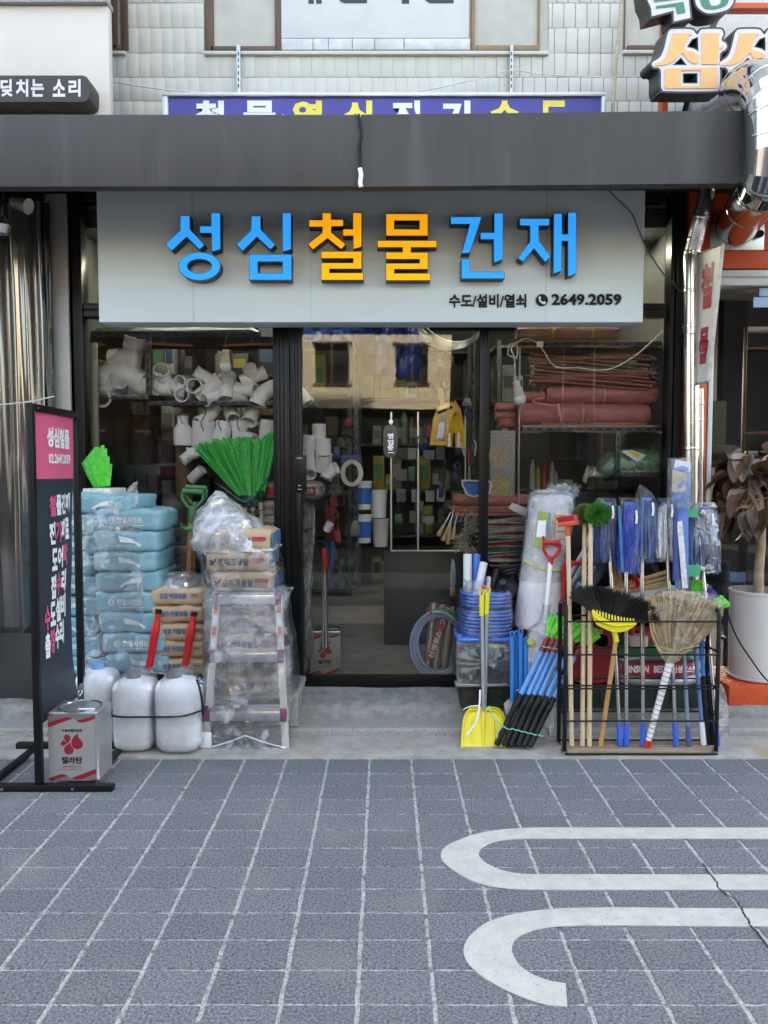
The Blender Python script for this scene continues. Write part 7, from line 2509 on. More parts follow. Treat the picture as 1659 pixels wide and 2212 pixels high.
LFIT = [
    ('tee', 198, 838, 22, (-.2, -1, -.1), (.7, .3, .7), 'white pipe tee with an open mouth at the left end of the rack'),
    ('elbow', 228, 850, 21, (.1, -1, -.35), (.6, .4, .6), 'white elbow half hidden below the bagged fittings'),
    ('elbow', 262, 800, 26, (-.9, -.2, -.4), (.8, .1, -.5), 'fat white elbow in the middle of the left cluster'),
    ('tee', 285, 774, 24, (.3, -.2, 1), (-1, .1, -.1), 'white pipe tee standing at the top of the left cluster'),
    ('elbow', 300, 838, 22, (1, -.3, .1), (-.3, .5, .6), 'white elbow at the right foot of the left cluster'),
    ('coupling', 242, 830, 20, (.6, -.6, .2), (0, 0, 1), 'white coupling tucked among the left cluster'),
    ('elbow', 340, 842, 18, (-.3, .3, .9), (.9, -.1, .1), 'small white elbow just right of the slotted upright'),
    ('coupling', 398, 826, 14, (-.25, -1, -.05), (0, 0, 1), 'open white coupling, upper one of a pile of three'),
    ('coupling', 423, 834, 16, (.1, -1, -.1), (0, 0, 1), 'open white coupling, right one of a pile of three'),
    ('coupling', 401, 855, 16, (-.1, -1, 0), (0, 0, 1), 'open white coupling, lowest of a pile of three'),
    ('tee', 455, 838, 17, (.7, -.2, .5), (.3, .5, .5), 'white tee lying behind the three open couplings'),
    ('elbow', 466, 856, 15, (-.6, -.5, -.3), (.7, .3, .3), 'small white elbow before the bulb on the rack'),
    ('tee', 491, 836, 17, (.02, -.5, -1), (0, .8, .3), 'white tee pointing down below the hanging bulb'),
    ('coupling', 532, 842, 15, (1, -.35, -.1), (0, 0, 1), 'white coupling lying sideways right of the bulb'),
    ('elbow', 572, 842, 20, (-.4, -.2, -.9), (.9, -.1, .2), 'big glossy white elbow beside the window post'),
    ('elbow', 645, 845, 18, (-.8, .1, .3), (.4, -.1, -.6), 'white elbow in a bag seen through the door edge'),
    ('reducer', 395, 930, 20, (0, 0, 1), (0, 0, 1), 'hanging white reducer shaped like a bottle'),
    ('coupling', 440, 946, 24, (.05, -.1, 1), (0, 0, 1), 'white coupling hanging in a bag above the green brooms'),
    ('elbow', 478, 950, 20, (.1, -.3, -1), (.2, .2, 1), 'white elbow hanging above the middle of the green brooms'),
    ('tee', 518, 945, 18, (0, 0, 1), (1, -.3, -.3), 'cream tee hanging behind the green brooms'),
    ('coupling', 578, 935, 18, (.15, -.1, 1), (0, 0, 1), 'tall white coupling hanging next to the window post'),
    ('coupling', 408, 985, 12, (-.7, -.4, -.6), (0, 0, 1), 'small netted coupling hanging left of the green brooms'),
    ('coupling', 425, 1025, 12, (.7, -.2, .6), (0, 0, 1), 'small white coupling slanting above the green shovel'),
]
LFIT += [
    ('elbow', 372, 838, 15, (-.5, -.4, .8), (.8, .1, -.2), 'white elbow standing between the upright and the open couplings'),
    ('coupling', 512, 858, 13, (-.6, -.8, .1), (0, 0, 1), 'short white coupling at the front edge right of the bulb'),
    ('coupling', 350, 812, 17, (.2, -.9, .4), (0, 0, 1), 'wide white coupling leaning just behind the slotted upright'),
    ('tee', 548, 815, 15, (.9, .1, .4), (-.2, -.7, .6), 'white tee heaped behind the big glossy elbow'),
    ('coupling', 440, 812, 13, (-.8, -.4, .5), (0, 0, 1), 'white coupling heaped behind the middle of the rack'),
    ('coupling', 212, 806, 17, (.4, -.8, .5), (0, 0, 1), 'white coupling resting high on the left cluster'),
    ('elbow', 452, 900, 16, (-.6, -.5, -.5), (.5, .1, .8), 'white elbow hung in a row just under the rack'),
    ('coupling', 500, 895, 15, (.3, -.7, -.5), (0, 0, 1), 'white coupling hung under the rack with its mouth forward'),
    ('coupling', 545, 895, 16, (-.2, -.6, -.7), (0, 0, 1), 'white coupling hung under the rack near the window post'),
    ('elbow', 430, 980, 14, (-.9, -.3, 0), (.2, -.2, .9), 'small white elbow dangling left above the fan brooms'),
]
for kd, x, y, r, d1, d2, lab in LFIT:
    Yy = YL1 + (.05 if y < 880 else .14)
    pvc(kd, A(x, y, Yy), r * K(Yy), d1, d2, lab)
DFIT = [
    ('coupling', 689, 932, 15, (0, -.15, 1), 'white coupling on top of the hanging bunch inside the door'),
    ('coupling', 667, 956, 15, (.1, -.1, 1), 'white coupling, left upper one of the hanging bunch inside the door'),
    ('coupling', 698, 965, 17, (0, -.1, 1), 'white coupling in the middle of the hanging bunch inside the door'),
    ('coupling', 664, 985, 16, (-.05, -.2, 1), 'white coupling, left middle one of the hanging bunch inside the door'),
    ('coupling', 699, 998, 18, (.1, -.45, .9), 'white coupling with visible mouth in the hanging bunch inside the door'),
    ('coupling', 667, 1015, 16, (.1, -.7, -.6), 'white coupling open to the street, lowest left of the bunch'),
    ('elbow', 712, 1018, 14, (.8, -.3, .4), 'white elbow lowest right of the hanging bunch inside the door'),
    ('coupling', 709, 1138, 9, (.5, -.3, 1), 'small white coupling hanging low inside the door'),
]
for kd, x, y, r, d1, lab in DFIT:
    pvc(kd, A(x, y, 4.86), r * K(4.86), d1, (-.4, -.2, -.8), lab, L_=1.3)
mb = MB()
for x, y in ((440, 905), (478, 905), (395, 890), (518, 905), (690, 900)):
    mb.tube(smooth_path([A(x, y + 26, 4.9), A(x - 6, y + 8, 4.9), A(x + 4, y - 12, 4.92), A(x, y - 30, 4.92)]), .003, 5)
single('hanging_string', mb, BLACKP, 'black strings holding up the hanging pipe fittings', 'string')
film_stack('plastic_cover', 'clear bag over the cluster of fittings at the left end of the rack',
           [(A(250, 862, 4.9), .24, .14, 2.6), (A(258, 830, 4.9), .24, .15, 2.4), (A(270, 795, 4.9), .17, .13, 2.2), (A(284, 758, 4.9), .09, .09, 2), (A(288, 748, 4.9), .02, .02, 2)], FILM_THIN, cr=.014, cs=14., seed=1.)
# bulbs
def bulb(lab, c, s=1., tilt=None):
    t = thing('light_bulb', lab, 'light bulb', c, 'unlit hanging bulbs')
    M_ = tilt or Matrix.Identity(3)
    ck = K(4.75) * s
    add('globe', MB().lathe([(0, 0), (7 * ck, 1 * ck), (11 * ck, 5 * ck), (12.4 * ck, 11 * ck), (11.6 * ck, 17 * ck), (11 * ck, 18 * ck)], c, 24, M=M_), WHITEP, t, smooth=60)
    add('heat_sink', MB().lathe([(11.2 * ck, 17.5 * ck), (9 * ck, 32 * ck), (6.5 * ck, 40 * ck), (6.5 * ck, 46 * ck), (4 * ck, 48 * ck)], c, 24, M=M_), mat('bulb_cream', (.6, .56, .47), .45), t, smooth=60)
    return t
bulb('white unlit bulb hanging before the left pipe rack', A(487, 805, 4.72))
mb = MB().tube(smooth_path([A(487, 760, 4.72), A(486, 740, 4.74), A(492, 725, 4.78)]), .003, 6)
single('bulb_wire', mb, BLACKP, 'short cord above the bulb at the left rack', 'cord')
bulb('white unlit bulb drooping before the brown rolls at the right', A(1125, 876, 4.7), 1.1, Matrix.Rotation(R(-12), 3, 'Y'))
mb = MB().tube(smooth_path([A(1113, 826, 4.7), A(1112, 790, 4.7), A(1110, 774, 4.68), A(1097, 765, 4.66), A(1102, 745, 4.66), A(1117, 748, 4.66), A(1115, 775, 4.66), A(1104, 752, 4.66), A(1120, 738, 4.66), A(1140, 732, 4.66), A(1162, 743, 4.66), A(1175, 760, 4.66), A(1190, 784, 4.66), A(1208, 794, 4.66), A(1250, 795, 4.66), A(1290, 800, 4.66), A(1325, 795, 4.66), A(1370, 770, 4.66), A(1400, 745, 4.66), A(1432, 714, 4.66)]), .0048, 6)
wc = single('bulb_wire', mb, mat('cord_white', (.66, .66, .63), .45), 'white cord swagging across the right window to the drooping bulb', 'cord', smooth=60)
single('cord_switch', MB().box((A(1160, 750, 4.64).x, 4.64, A(0, 750, 4.64).z), (A(1174, 750, 4.64).x, 4.665, A(0, 737, 4.64).z), .004), WHITEP, 'white inline switch on the cord in the right window', 'switch')

# --- green fan brooms behind the left window
GREENF = mat('fan_green_bristle', (.06, .74, .17), .4, var=.3, vs=60)
for i, (bx, by, x0, y0, x1, y1, lab) in enumerate(((528, 1082, 420, 968, 500, 950, 'green fan broom splayed to the left above the film hood'), (544, 1082, 500, 950, 566, 958, 'green fan broom standing upright in the middle of three'), (562, 1072, 560, 955, 601, 936, 'green fan broom against the window post'))):
    t = thing('fan_broom', lab, 'broom', A(bx, by + 60, 4.66), 'green fan brooms')
    mb = MB()
    for k in range(190):
        f = ri.random()
        b = A(bx - 12 + 22 * f, by - 8, 4.66 + ri.uniform(-.02, .02))
        e_ = A(x0 + (x1 - x0) * f + ri.uniform(-3, 3), y0 + (y1 - y0) * f + ri.uniform(-6, 10) - 6 * math.sin(f * 3), 4.66 + ri.uniform(-.035, .05))
        mb.tube([b, b.lerp(e_, .5), e_], [.0026, .003, .0026], 4, True, k % 3)
    add('bristles', mb, [GREENF, mat('fan_green_pale', (.16, .85, .3), .4), mat('fan_green_deep', (.02, .42, .08), .4)], t, smooth=0)
    mb = MB()
    c0, c1 = A(bx + 2, by + 14, 4.66), A(bx - 1, by - 12, 4.66)
    mb.tube([c0, c0.lerp(c1, .3), c0.lerp(c1, .5), c1], [.014, .018, .034, .04], 12, flat=.7)
    add('cap', mb, mat('bottle_green', (.01, .07, .06), .35), t)
    add('stick', MB().tube([A(bx + 5, 1200, 4.64), c0], .0125, 10), WOODL, t)
mb = MB().tube(smooth_path([A(463, 1042, 4.61), A(485, 1056, 4.6), A(515, 1078, 4.6), A(530, 1084, 4.6), A(546, 1074, 4.6), A(570, 1046, 4.61), A(580, 1030, 4.62)]), .004, 6)
mb.tube(smooth_path([A(533, 1104, 4.61), A(550, 1106, 4.61), A(572, 1100, 4.61)]), .004, 6)
single('band', mb, mat('dark_teal_band', (.02, .1, .09), .4), 'dark green band tying the fan brooms together', 'band')

# --- white sack stack behind the post, red labelled sack on top
ws_m = [bag_mesh(.36, .42, .108, i + 41, WHSACK) for i in range(3)]
zb_ = .175
n = 11
for i in range(n):
    zc = zb_ + i * .104
    cx = A(612, 1200, 4.95).x + .01 * math.sin(i * 3)
    t = sack('white_sack', 'white mortar sack with black lettering inside behind the post, %s of the stack' % ('lowest' if i == 0 else ORD[n - 1 - i]), 'sack', 'white sacks behind the post', ws_m[i % 3], (cx, 4.97, zc))
    mb = MB()
    c = (cx, 4.97, zc)
    fbox(mb, '드라이', c, .42, -.14, -.03, .03, .07, .02)
    fbox(mb, '픽스', c, .42, .0, .07, .03, .07, .02)
    add('print', mb, BLACKT, t, smooth=0)
zc = zb_ + n * .104
t = sack('labelled_sack', 'white sack with a red label on top of the white stack', 'sack', None, bag_mesh(.42, .42, .12, 51, WHSACK), (A(633, 1100, 4.95).x, 4.95, zc + .0))
c = (A(633, 1100, 4.95).x, 4.95, zc)
mb = MB()
for x0, x1 in ((-.17, -.07), (.09, .17)):
    poly(mb, [(x0, .03), (x1, .03), (x1, .085), (x0, .085)], c, .42)
add('red_panel', mb, RED, t, smooth=0)
mb = MB()
fbox(mb, '신호', c, .425, .1, .16, .04, .075, .03)
add('print', mb, WHITET, t, smooth=0)
mb = MB()
for i in range(4):
    poly(mb, [(-.05 + i * .032, .03), (-.03 + i * .032, .03), (-.03 + i * .032, .085), (-.05 + i * .032, .085)], c, .42)
add('blue_print', mb, BLUE, t, smooth=0)
# grey bags further left inside, dark boards and cardboard tubes
gs_m = [bag_mesh(.3, .36, .11, i + 61, GRSACK) for i in range(2)]
for i in range(9):
    zc = .174 + i * .106
    cx = A(378, 1200, 4.9).x
    t = sack('grey_sack', 'grey wrapped sack inside the left window, %s of its stack' % ('lowest' if i == 0 else ORD[8 - i]), 'sack', 'grey sacks inside the left window', gs_m[i % 2], (cx, 4.9, zc))
    mb = MB()
    fbox(mb, '시멘트', (cx, 4.9, zc), .36, -.06, .02, .035, .06, .02)
    add('print', mb, BLACKT, t, smooth=0)
    mb = MB()
    poly(mb, [(.06, .04), (.09, .04), (.09, .065), (.06, .065)], (cx, 4.9, zc), .36)
    add('blue_print', mb, PRBL, t, smooth=0)
film_stack('plastic_cover', 'milky film over the grey sacks inside the left window',
           [(A(378, 1260, 4.9), .165, .19, 5), (A(378, 1180, 4.9), .165, .19, 5), (A(378, 1158, 4.9), .15, .18, 3), (A(380, 1146, 4.9), .06, .08, 2.4)], FILM_BAG, cr=.008, cs=15., seed=6.)
t = sack('dark_sack', 'dull brown sack behind the blue cement bags inside the window', 'sack', None, bag_mesh(.52, .4, .3, 71, mat('brown_sack', (.16, .14, .115), .7, var=.2, bump=.4, bs=30)), (A(320, 1150, 5.05).x, 5.08, A(320, 1165, 5.0).z))
single('dim_carton', MB().box((A(250, 1300, 5.0).x, 4.95, .18), (A(350, 1300, 5.0).x, 5.3, A(320, 1166, 5.0).z), .01), mat('dark_carton', (.08, .065, .05), .7, var=.3), 'dim carton under the dull brown sack', 'box')
t = thing('ribbed_sheet', 'black ribbed plastic panel behind the green broom heads', 'panel', A(290, 1050, 4.8))
add('sheet', MB().box((A(235, 1060, 4.8).x, 4.8, A(0, 1100, 4.8).z), (A(347, 1060, 4.8).x, 4.83, A(0, 1004, 4.8).z), .004), BLACKP, t)
mb = MB()
for i in range(4):
    x = 262 + i * 27
    mb.tube([A(x, 1068, 4.797), A(x, 1024, 4.797)], .011, 8)
add('ribs', mb, BLACKS, t)
for i, (x, r, Y) in enumerate(((258, .085, 5.35), (310, .1, 5.4), (398, .06, 5.1), (585, .07, 5.3))):
    mb = MB().tube([A(x, 1170, Y), A(x, 898, Y)], r, 20)
    p_ = A(x, 1170, Y)
    mb.box((p_.x - r, Y - r, .18), (p_.x + r, Y + r, p_.z - .002), .01)
    single('netting_roll', mb, mat('dark_netting_roll', (.045, .038, .03), .85, var=.5, vs=90, bump=.5) if i != 2 else mat('cardboard_tube', (.16, .09, .045), .7, var=.2), ['dark netting roll at the far left inside the window', 'thick dark netting roll beside the reflected banner', 'brown cardboard roll behind the green shovel', 'dark roll behind the window post'][i], 'roll', 'rolls standing inside the left window')

# --- seen through the door
TARP = mat('blue_tarpaulin', (.012, .06, .32), .35, var=.3, vs=6, bump=.8, bs=14)
def tp(u, v):
    p = A(812 + 98 * u, 700 + (118 - 20 * abs(u - .6)) * v, 5.15)
    return p + Vector((0, .05 * noise.noise(Vector((u * 4, v * 4, 3))) + .03 * math.sin(u * 14 + v * 3), 0))
single('blue_tarp', MB().grid(tp, 30, 20), TARP, 'crumpled blue tarpaulin hung high behind the door glass', 'tarpaulin', smooth=60)
def tp2(u, v):
    p = A(655 + 150 * u, 702 + 34 * v, 5.3)
    return p + Vector((0, .05 * noise.noise(Vector((u * 6, v * 3, 5))), 0))
single('blue_tarp', MB().grid(tp2, 24, 6), TARP, 'folded blue tarpaulin along the top of the doorway', 'tarpaulin', smooth=60)
mb = MB()
CON = mat('flexible_conduit', (.5, .51, .52), .3, .7, .1)
for i in range(7):
    o_ = i * 5.5
    mb.tube(smooth_path([A(905, 690 + o_ * 1.2, 4.9 + .02 * i), A(935, 722 + o_ * .8, 4.88), A(970, 738 + o_ * .55, 4.88), A(1005, 738 + o_ * .35, 4.9), A(1035, 720 + o_ * .2, 4.9), A(1062, 696 + o_ * .1, 4.92)]), .0095, 7)
single('conduit', mb, CON, 'silvery flexible conduits drooping in arcs above the doorway', 'conduit', smooth=60)
mb = MB()
for k in range(6):
    for x, y in ((955, 732), (962, 745), (1000, 745)):
        pass
# hanging yellow packs
YP = mat('yellow_pack', (.72, .42, .03), .25, var=.2, vs=10, coat=.3)
YPD = mat('amber_pack', (.55, .24, .02), .3, var=.2, vs=10, coat=.3)
for i in range(5):
    dx = (0, 17, 27, 37, 47)[i]
    t = thing('yellow_pack', 'yellow blister pack hanging inside the door, %s of five' % ['front', 'second', 'third', 'fourth', 'rearmost'][i], 'package', A(950 + dx, 965, 4.75 + .012 * i), 'yellow packs inside the door')
    if i == 0:
        q = [(928, 961), (936, 905), (946, 878), (972, 872), (985, 880), (970, 920), (962, 962)]
    else:
        q = [(940 + dx, 962 + i * 1.2), (943 + dx, 920), (940 + dx * .8, 882 - i), (949 + dx * .72, 868 - i), (960 + dx * .75, 884), (957 + dx, 930), (956 + dx, 966 + i * .5)]
    add('card', MB().prism(q, [], lambda x, y, k: A(x, y, 4.73 + .014 * i + .009 * k + (0 if i == 0 else .0006 * (x - 940))), 1), YP, t)
    if i == 0:
        add('blister', MB().prism([(938, 952), (952, 896), (966, 893), (962, 952)], [], lambda x, y, k: A(x, y, 4.716 + .012 * k), 1), FILM_BAG, t)
        add('tool', MB().prism([(943, 946), (950, 912), (961, 912), (958, 946)], [], lambda x, y, k: A(x, y, 4.722 + .006 * k), 1), STEELD, t)
        add('print', MB().prism([(944, 890), (975, 876), (979, 881), (947, 895)], [], lambda x, y, k: A(x, y, 4.728 + .001 * k), 1), BLACKT, t)
    else:
        add('edge_print', MB().prism([(940 + dx, 962 + i), (942 + dx, 935), (946 + dx, 935), (946 + dx, 963 + i)], [], lambda x, y, k: A(x, y, 4.728 + .014 * i + .001 * k), 1), BLACKT if i % 2 else WHITET, t)
        add('fold', MB().prism([(941 + dx * .8, 884), (949 + dx * .72, 869), (958 + dx * .75, 886), (950 + dx * .85, 900)], [], lambda x, y, k: A(x, y, 4.724 + .014 * i + .001 * k), 1), YPD, t)
mb = MB()
for i in range(3):
    mb.tube([A(947 + i * 4, 838, 4.82), A(953 + i * 4, 884, 4.82)], .005, 6)
single('yellow_strip', mb, mat('dull_yellow', (.4, .34, .05), .5), 'dull yellow strips hanging above the yellow packs', 'strip')
# tool handles
for i, (x0, y0, x1, y1) in enumerate(((946, 1158, 959, 1134), (956, 1168, 966, 1142), (967, 1176, 973, 1134), (978, 1166, 982, 1138))):
    t = thing('hand_tool', 'turned wooden tool handle hanging inside the door, %s' % ['leftmost of four', 'second of four, shorter', 'longest of four', 'rightmost of four'][i], 'hand tool', A(x0, y0, 4.8), 'hanging wooden tool handles')
    p, q = A(x0, y0, 4.78), A(x1, y1, 4.8)
    d = q - p
    add('handle', MB().tube([p, p + d * .05, p + d * .3, p + d * .8, q], [.012, .0155, .0145, .011, .008], 12), WOOD, t)
    add('shank', MB().tube([q, q + d * .25, q + d * .9 + Vector((.01, 0, .02))], .003, 6), STEELD, t)
# scoop dustpan
t = thing('blue_scoop', 'blue dustpan with a white rim hanging behind the right post', 'dustpan', A(1025, 1070, 4.74))
q = [(1000, 1042), (1058, 1044), (1056, 1062), (1024, 1070), (1010, 1066)]
add('pan', MB().prism(q, [], lambda x, y, k: A(x, y, 4.72 + .03 * k), 1), BLUE, t)
mb = MB().tube([A(x, y, 4.716) for x, y in [(998, 1038), (1000, 1050), (1010, 1069), (1024, 1073), (1058, 1064), (1061, 1044), (1058, 1040), (998, 1038)]], .006, 6)
add('rim', mb, WHITEP, t)
add('handle', MB().tube([A(1014, 1036, 4.74), A(1014, 1012, 4.74), A(1013, 975, 4.74)], [.009, .009, .013], 8), STEELD, t)
add('grip', MB().tube([A(1013, 1008, 4.738), A(1012, 972, 4.738)], .0165, 10), REDD, t)
mb = MB().tube(smooth_path([A(1003, 985, 4.73), A(997, 962, 4.73), A(992, 955, 4.73)]), .0035, 6).tube(smooth_path([A(1025, 985, 4.73), A(1028, 962, 4.73), A(1024, 950, 4.73)]), .0035, 6)
add('spring_wire', mb, WHITEP, t)
# cable coil hung left, black holder
t = thing('cable_coil', 'coiled grey cable hanging in a package inside the door', 'cable', A(760, 1046, 5.0))
mb = MB()
for k in range(5):
    pts = [A(760, 1022, 5.0 - .008 * k) + Vector((math.cos(a) * (.048 + .006 * k), 0, math.sin(a) * (.066 + .005 * k))) for a in [i * 2 * math.pi / 30 for i in range(31)]]
    mb.tube(pts, .0045, 6)
add('cable', mb, STEELD, t)
add('header_card', MB().prism([(737, 983), (780, 983), (780, 1000), (737, 1000)], [], lambda x, y, k: A(x, y, 5.0 + .004 * k), 1), mat('navy_card', (.03, .07, .2), .5), t)
# squeegee pole inside left of door
t = thing('squeegee', 'steel pole with a red upper grip leaning inside the door', 'squeegee', A(704, 1400, 4.72))
add('pole', MB().tube([A(705, 1400, 4.72), A(702, 1225, 4.76)], .011, 10).tube([A(697, 1400, 4.73), A(698, 1225, 4.77)], .008, 8), STEEL, t)
add('grip', MB().tube([A(703, 1228, 4.755), A(701, 1200, 4.76), A(699, 1184, 4.76)], [.018, .02, .014], 10), RED, t)
add('blue_cloth', MB().grid(lambda u, v: A(700 + 22 * u + 4 * math.sin(v * 6), 1168 + 100 * v, 4.82 + .03 * math.sin(u * 7)), 8, 10), mat('blue_cloth', (.03, .1, .24), .7, var=.3), t)
# white film hanging on the left inside the door
single('hung_film', MB().grid(lambda u, v: A(655 + (24 - 6 * v) * u + 3 * math.sin(v * 9), 1090 + 330 * v, 4.7 + .03 * math.sin(u * 8 + v * 4)), 10, 40), FILM_MILK, 'whitish plastic sheet hanging along the door stile inside', 'plastic sheet', smooth=60)

# --- shelves deep in the shop
def deep_shelf(lab, x0, x1, Y, levels, z0, dz, cols, depth=.4):
    t = thing('shop_shelf', lab + ' of dark slotted steel inside the shop', 'shelf', ((x0 + x1) / 2, Y, z0), 'shelves deep in the shop')
    mb = MB()
    for x in (x0, x1):
        for y in (Y, Y + depth):
            mb.box((x - .018, y - .018, z0), (x + .018, y + .018, z0 + dz * levels + .1))
    add('uprights', mb, SHELFM, t)
    for l in range(levels + 1):
        add('shelf_board', MB().box((x0 - .018, Y - .02, z0 + dz * l + .04), (x1 + .018, Y + depth + .02, z0 + dz * l + .06)), SHELFM, t)
    return t
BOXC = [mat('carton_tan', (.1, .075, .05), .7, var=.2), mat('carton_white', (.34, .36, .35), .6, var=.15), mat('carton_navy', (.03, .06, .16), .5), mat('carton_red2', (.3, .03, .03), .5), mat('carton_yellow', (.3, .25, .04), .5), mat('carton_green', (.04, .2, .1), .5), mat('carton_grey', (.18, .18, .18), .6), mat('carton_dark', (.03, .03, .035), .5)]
cname = ['tan', 'white', 'navy', 'red', 'yellow', 'green', 'grey', 'black']
def stock(x0, x1, Y, zs, hmax, n, grp, weights=None):
    x, cnt = x0, 0
    while x < x1 - .04:
        wd = ri.uniform(.06, .17)
        if x + wd > x1: break
        if ri.random() < .3:
            x += wd
            continue
        h = ri.uniform(.35, .95) * hmax
        k = ri.choice(weights or range(8))
        cnt += 1
        pos = '%s from the left on the %s' % (['first', 'second', 'third', 'fourth', 'fifth', 'sixth', 'seventh', 'eighth', 'ninth', 'tenth', 'eleventh', 'twelfth', 'thirteenth', 'fourteenth', 'fifteenth'][cnt - 1], grp)
        if ri.random() < .72:
            o = single('carton', MB().box((x, Y, zs), (x + wd - .008, Y + .25, zs + h), .004), BOXC[k], '%s carton, %s' % (cname[k], pos), 'box', 'cartons deep in the shop')
            add('label', MB().box((x + wd * .12, Y - .003 + 0, zs + h * ri.uniform(.2, .4)), (x + wd * .8, Y + .01, zs + h * ri.uniform(.6, .85)), .0), BOXC[(k + ri.choice((1, 3, 5))) % 8], o)
        else:
            r = wd / 2 - .006
            mb = MB().lathe([(r * .9, 0), (r, .01), (r, h * .8), (r * .8, h * .86), (r * .45, h * .92), (r * .45, h)], (x + wd / 2, Y + .1, zs), 18)
            o = single('bottle', mb, BOXC[k], '%s bottle, %s' % (cname[k], pos), 'bottle', 'bottles deep in the shop')
        x += wd
for lab, x0, x1, Y, lv, z0, dz, w_ in (('tall rear left shelf', -1.5, -.32, 6.9, 5, .34, .46, None), ('tall rear right shelf', .95, 1.72, 6.2, 5, .18, .46, None), ('rear wall shelf', -.25, .85, 7.5, 5, .34, .46, [0, 1, 1, 4, 4, 6]), ('inner side shelf', -1.8, -.75, 5.7, 5, .18, .5, [0, 6, 7, 7, 1])):
    deep_shelf(lab, x0, x1, Y, lv, z0, dz, 0)
    for l in range(lv):
        stock(x0 + .03, x1 - .03, Y + .02, z0 + dz * l + .062, dz - .1, 8, '%s level of the %s' % (['lowest', 'second', 'third', 'fourth', 'highest'][l], lab), w_)
# paint buckets
for i, (x, y, Y, lab) in enumerate(((785, 1100, 5.4, 'blue and white paint pail, upper of two stacked pails'), (785, 1172, 5.4, 'blue and white paint pail at the bottom of two stacked pails'), (818, 1118, 5.5, 'white jerrycan shaped pail beside the stacked pails'), (822, 1180, 5.5, 'cream bucket with a steel band beside the stacked pails'))):
    c = A(x, y, Y)
    t = thing('paint_pail', lab, 'pail', c, 'pails inside the doorway')
    r, h = .062, .19
    add('body', MB().lathe([(r * .86, 0), (r, h), (r * 1.05, h), (r * 1.05, h + .012), (r * .9, h + .016)], c, 24), WHITEP if i != 3 else MATS['cream_label'], t)
    if i < 2:
        add('label', MB().lathe([(r * .89, h * .2), (r * .985, h * .82)], c + Vector((0, 0, 0)), 24, cap=False), BLUEH, t)
deep = MB().box((.0, 5.62, .18), (.72, 6.0, A(860, 1190, 5.6).z), .01)
t = thing('display_case', 'glass fronted counter in the middle of the shop', 'counter', (.36, 5.6, .18))
add('cabinet', deep, mat('cabinet_grey', (.035, .037, .036), .5, var=.2), t)
mb = MB()
vb(mb, 845, 905, 1005, 1120, 5.58, .01)
add('glass', MB().add([A(845, 1150, 5.55), A(1005, 1150, 5.55), A(1005, 900, 5.55), A(845, 900, 5.55)], [(0, 1, 2, 3)]), GLASS, t, smooth=0)
mb = MB()
for x in (845, 903, 1005):
    mb.tube([A(x, 1190, 5.54), A(x, 890, 5.54)], .008, 6)
mb.tube([A(845, 1190, 5.54), A(1010, 1190, 5.54)], .008, 6)
add('frame', mb, ALU, t)
for i in range(22):
    x, y = 850 + 30 * (i // 5) + ri.uniform(0, 10), 1130 - (i % 5) * 46
    k = ri.choice([1, 1, 6, 0, 6, 5])
    p = A(x, y, 5.62 + ri.uniform(0, .06))
    single('carton', MB().box((p.x, p.y, p.z), (p.x + ri.uniform(.05, .1), p.y + .08, p.z + ri.uniform(.05, .11)), .003), BOXC[k], '%s pack behind the inner display glass, %s column, %s row' % (cname[k], ['first', 'second', 'third', 'fourth', 'fifth'][i // 5], ['lowest', 'second', 'third', 'fourth', 'top'][i % 5]), 'box', 'packs behind the inner display glass')
# little things pinned along the sides of the doorway
for i in range(34):
    left = i % 2
    x = ri.uniform(715, 770) if left else ri.uniform(905, 1028)
    y = 905 + 20 * (i // 2) if left else 760 + 20 * (i // 2)
    Y = ri.uniform(5.0, 5.3)
    k = ri.choice([7, 7, 7, 6, 2, 2, 3, 5])
    p = A(x, y, Y)
    w_, h = ri.uniform(.03, .07), ri.uniform(.05, .12)
    if i % 3 == 0:
        mb = MB()
        for j in range(3):
            rr = w_ * (.6 + .09 * j)
            mb.tube([(p.x + math.cos(a) * rr, Y + .004 * j, p.z - rr + math.sin(a) * rr) for a in [q_ * .349 for q_ in range(19)]], .0045, 5, False)
    else:
        e_ = (2.2, 3.5)[i % 2]
        mb = MB().loft([((p.x, Y + .01, p.z - h), w_ * .35, .006, e_), ((p.x, Y + .01, p.z - h * .85), w_ * .55, .018, e_), ((p.x, Y + .01, p.z - h * .4), w_ * .5, .022, e_), ((p.x, Y + .01, p.z - h * .1), w_ * .35, .008, e_), ((p.x, Y + .01, p.z), w_ * .3, .003, e_)], 14, .006, 40, i)
    mb.tube([(p.x, Y + .01, p.z), (p.x, Y + .015, p.z + .03)], .002, 5)
    o = single('hanging_pack', mb, BOXC[k], '%s pack on the %s side of the inner doorway, %s from the top' % (cname[k], 'left' if left else 'right', ['first', 'second', 'third', 'fourth', 'fifth', 'sixth', 'seventh', 'eighth', 'ninth', 'tenth', 'eleventh', 'twelfth', 'thirteenth', 'fourteenth', 'fifteenth', 'sixteenth', 'seventeenth'][i // 2]), 'package', 'small packs hanging beside the doorway')
mb = MB()
for x in (765, 1018):
    vb(mb, x, 720, x + 8, 1260, 5.2, .03, .001)
    for i in range(20):
        vb(mb, x + 2.5, 740 + i * 26, x + 5.5, 752 + i * 26, 5.198, .003, 0, 1)
single('slotted_upright', mb, [SHELFM, BLACKT], 'two slotted steel uprights flanking the inner doorway', 'post')

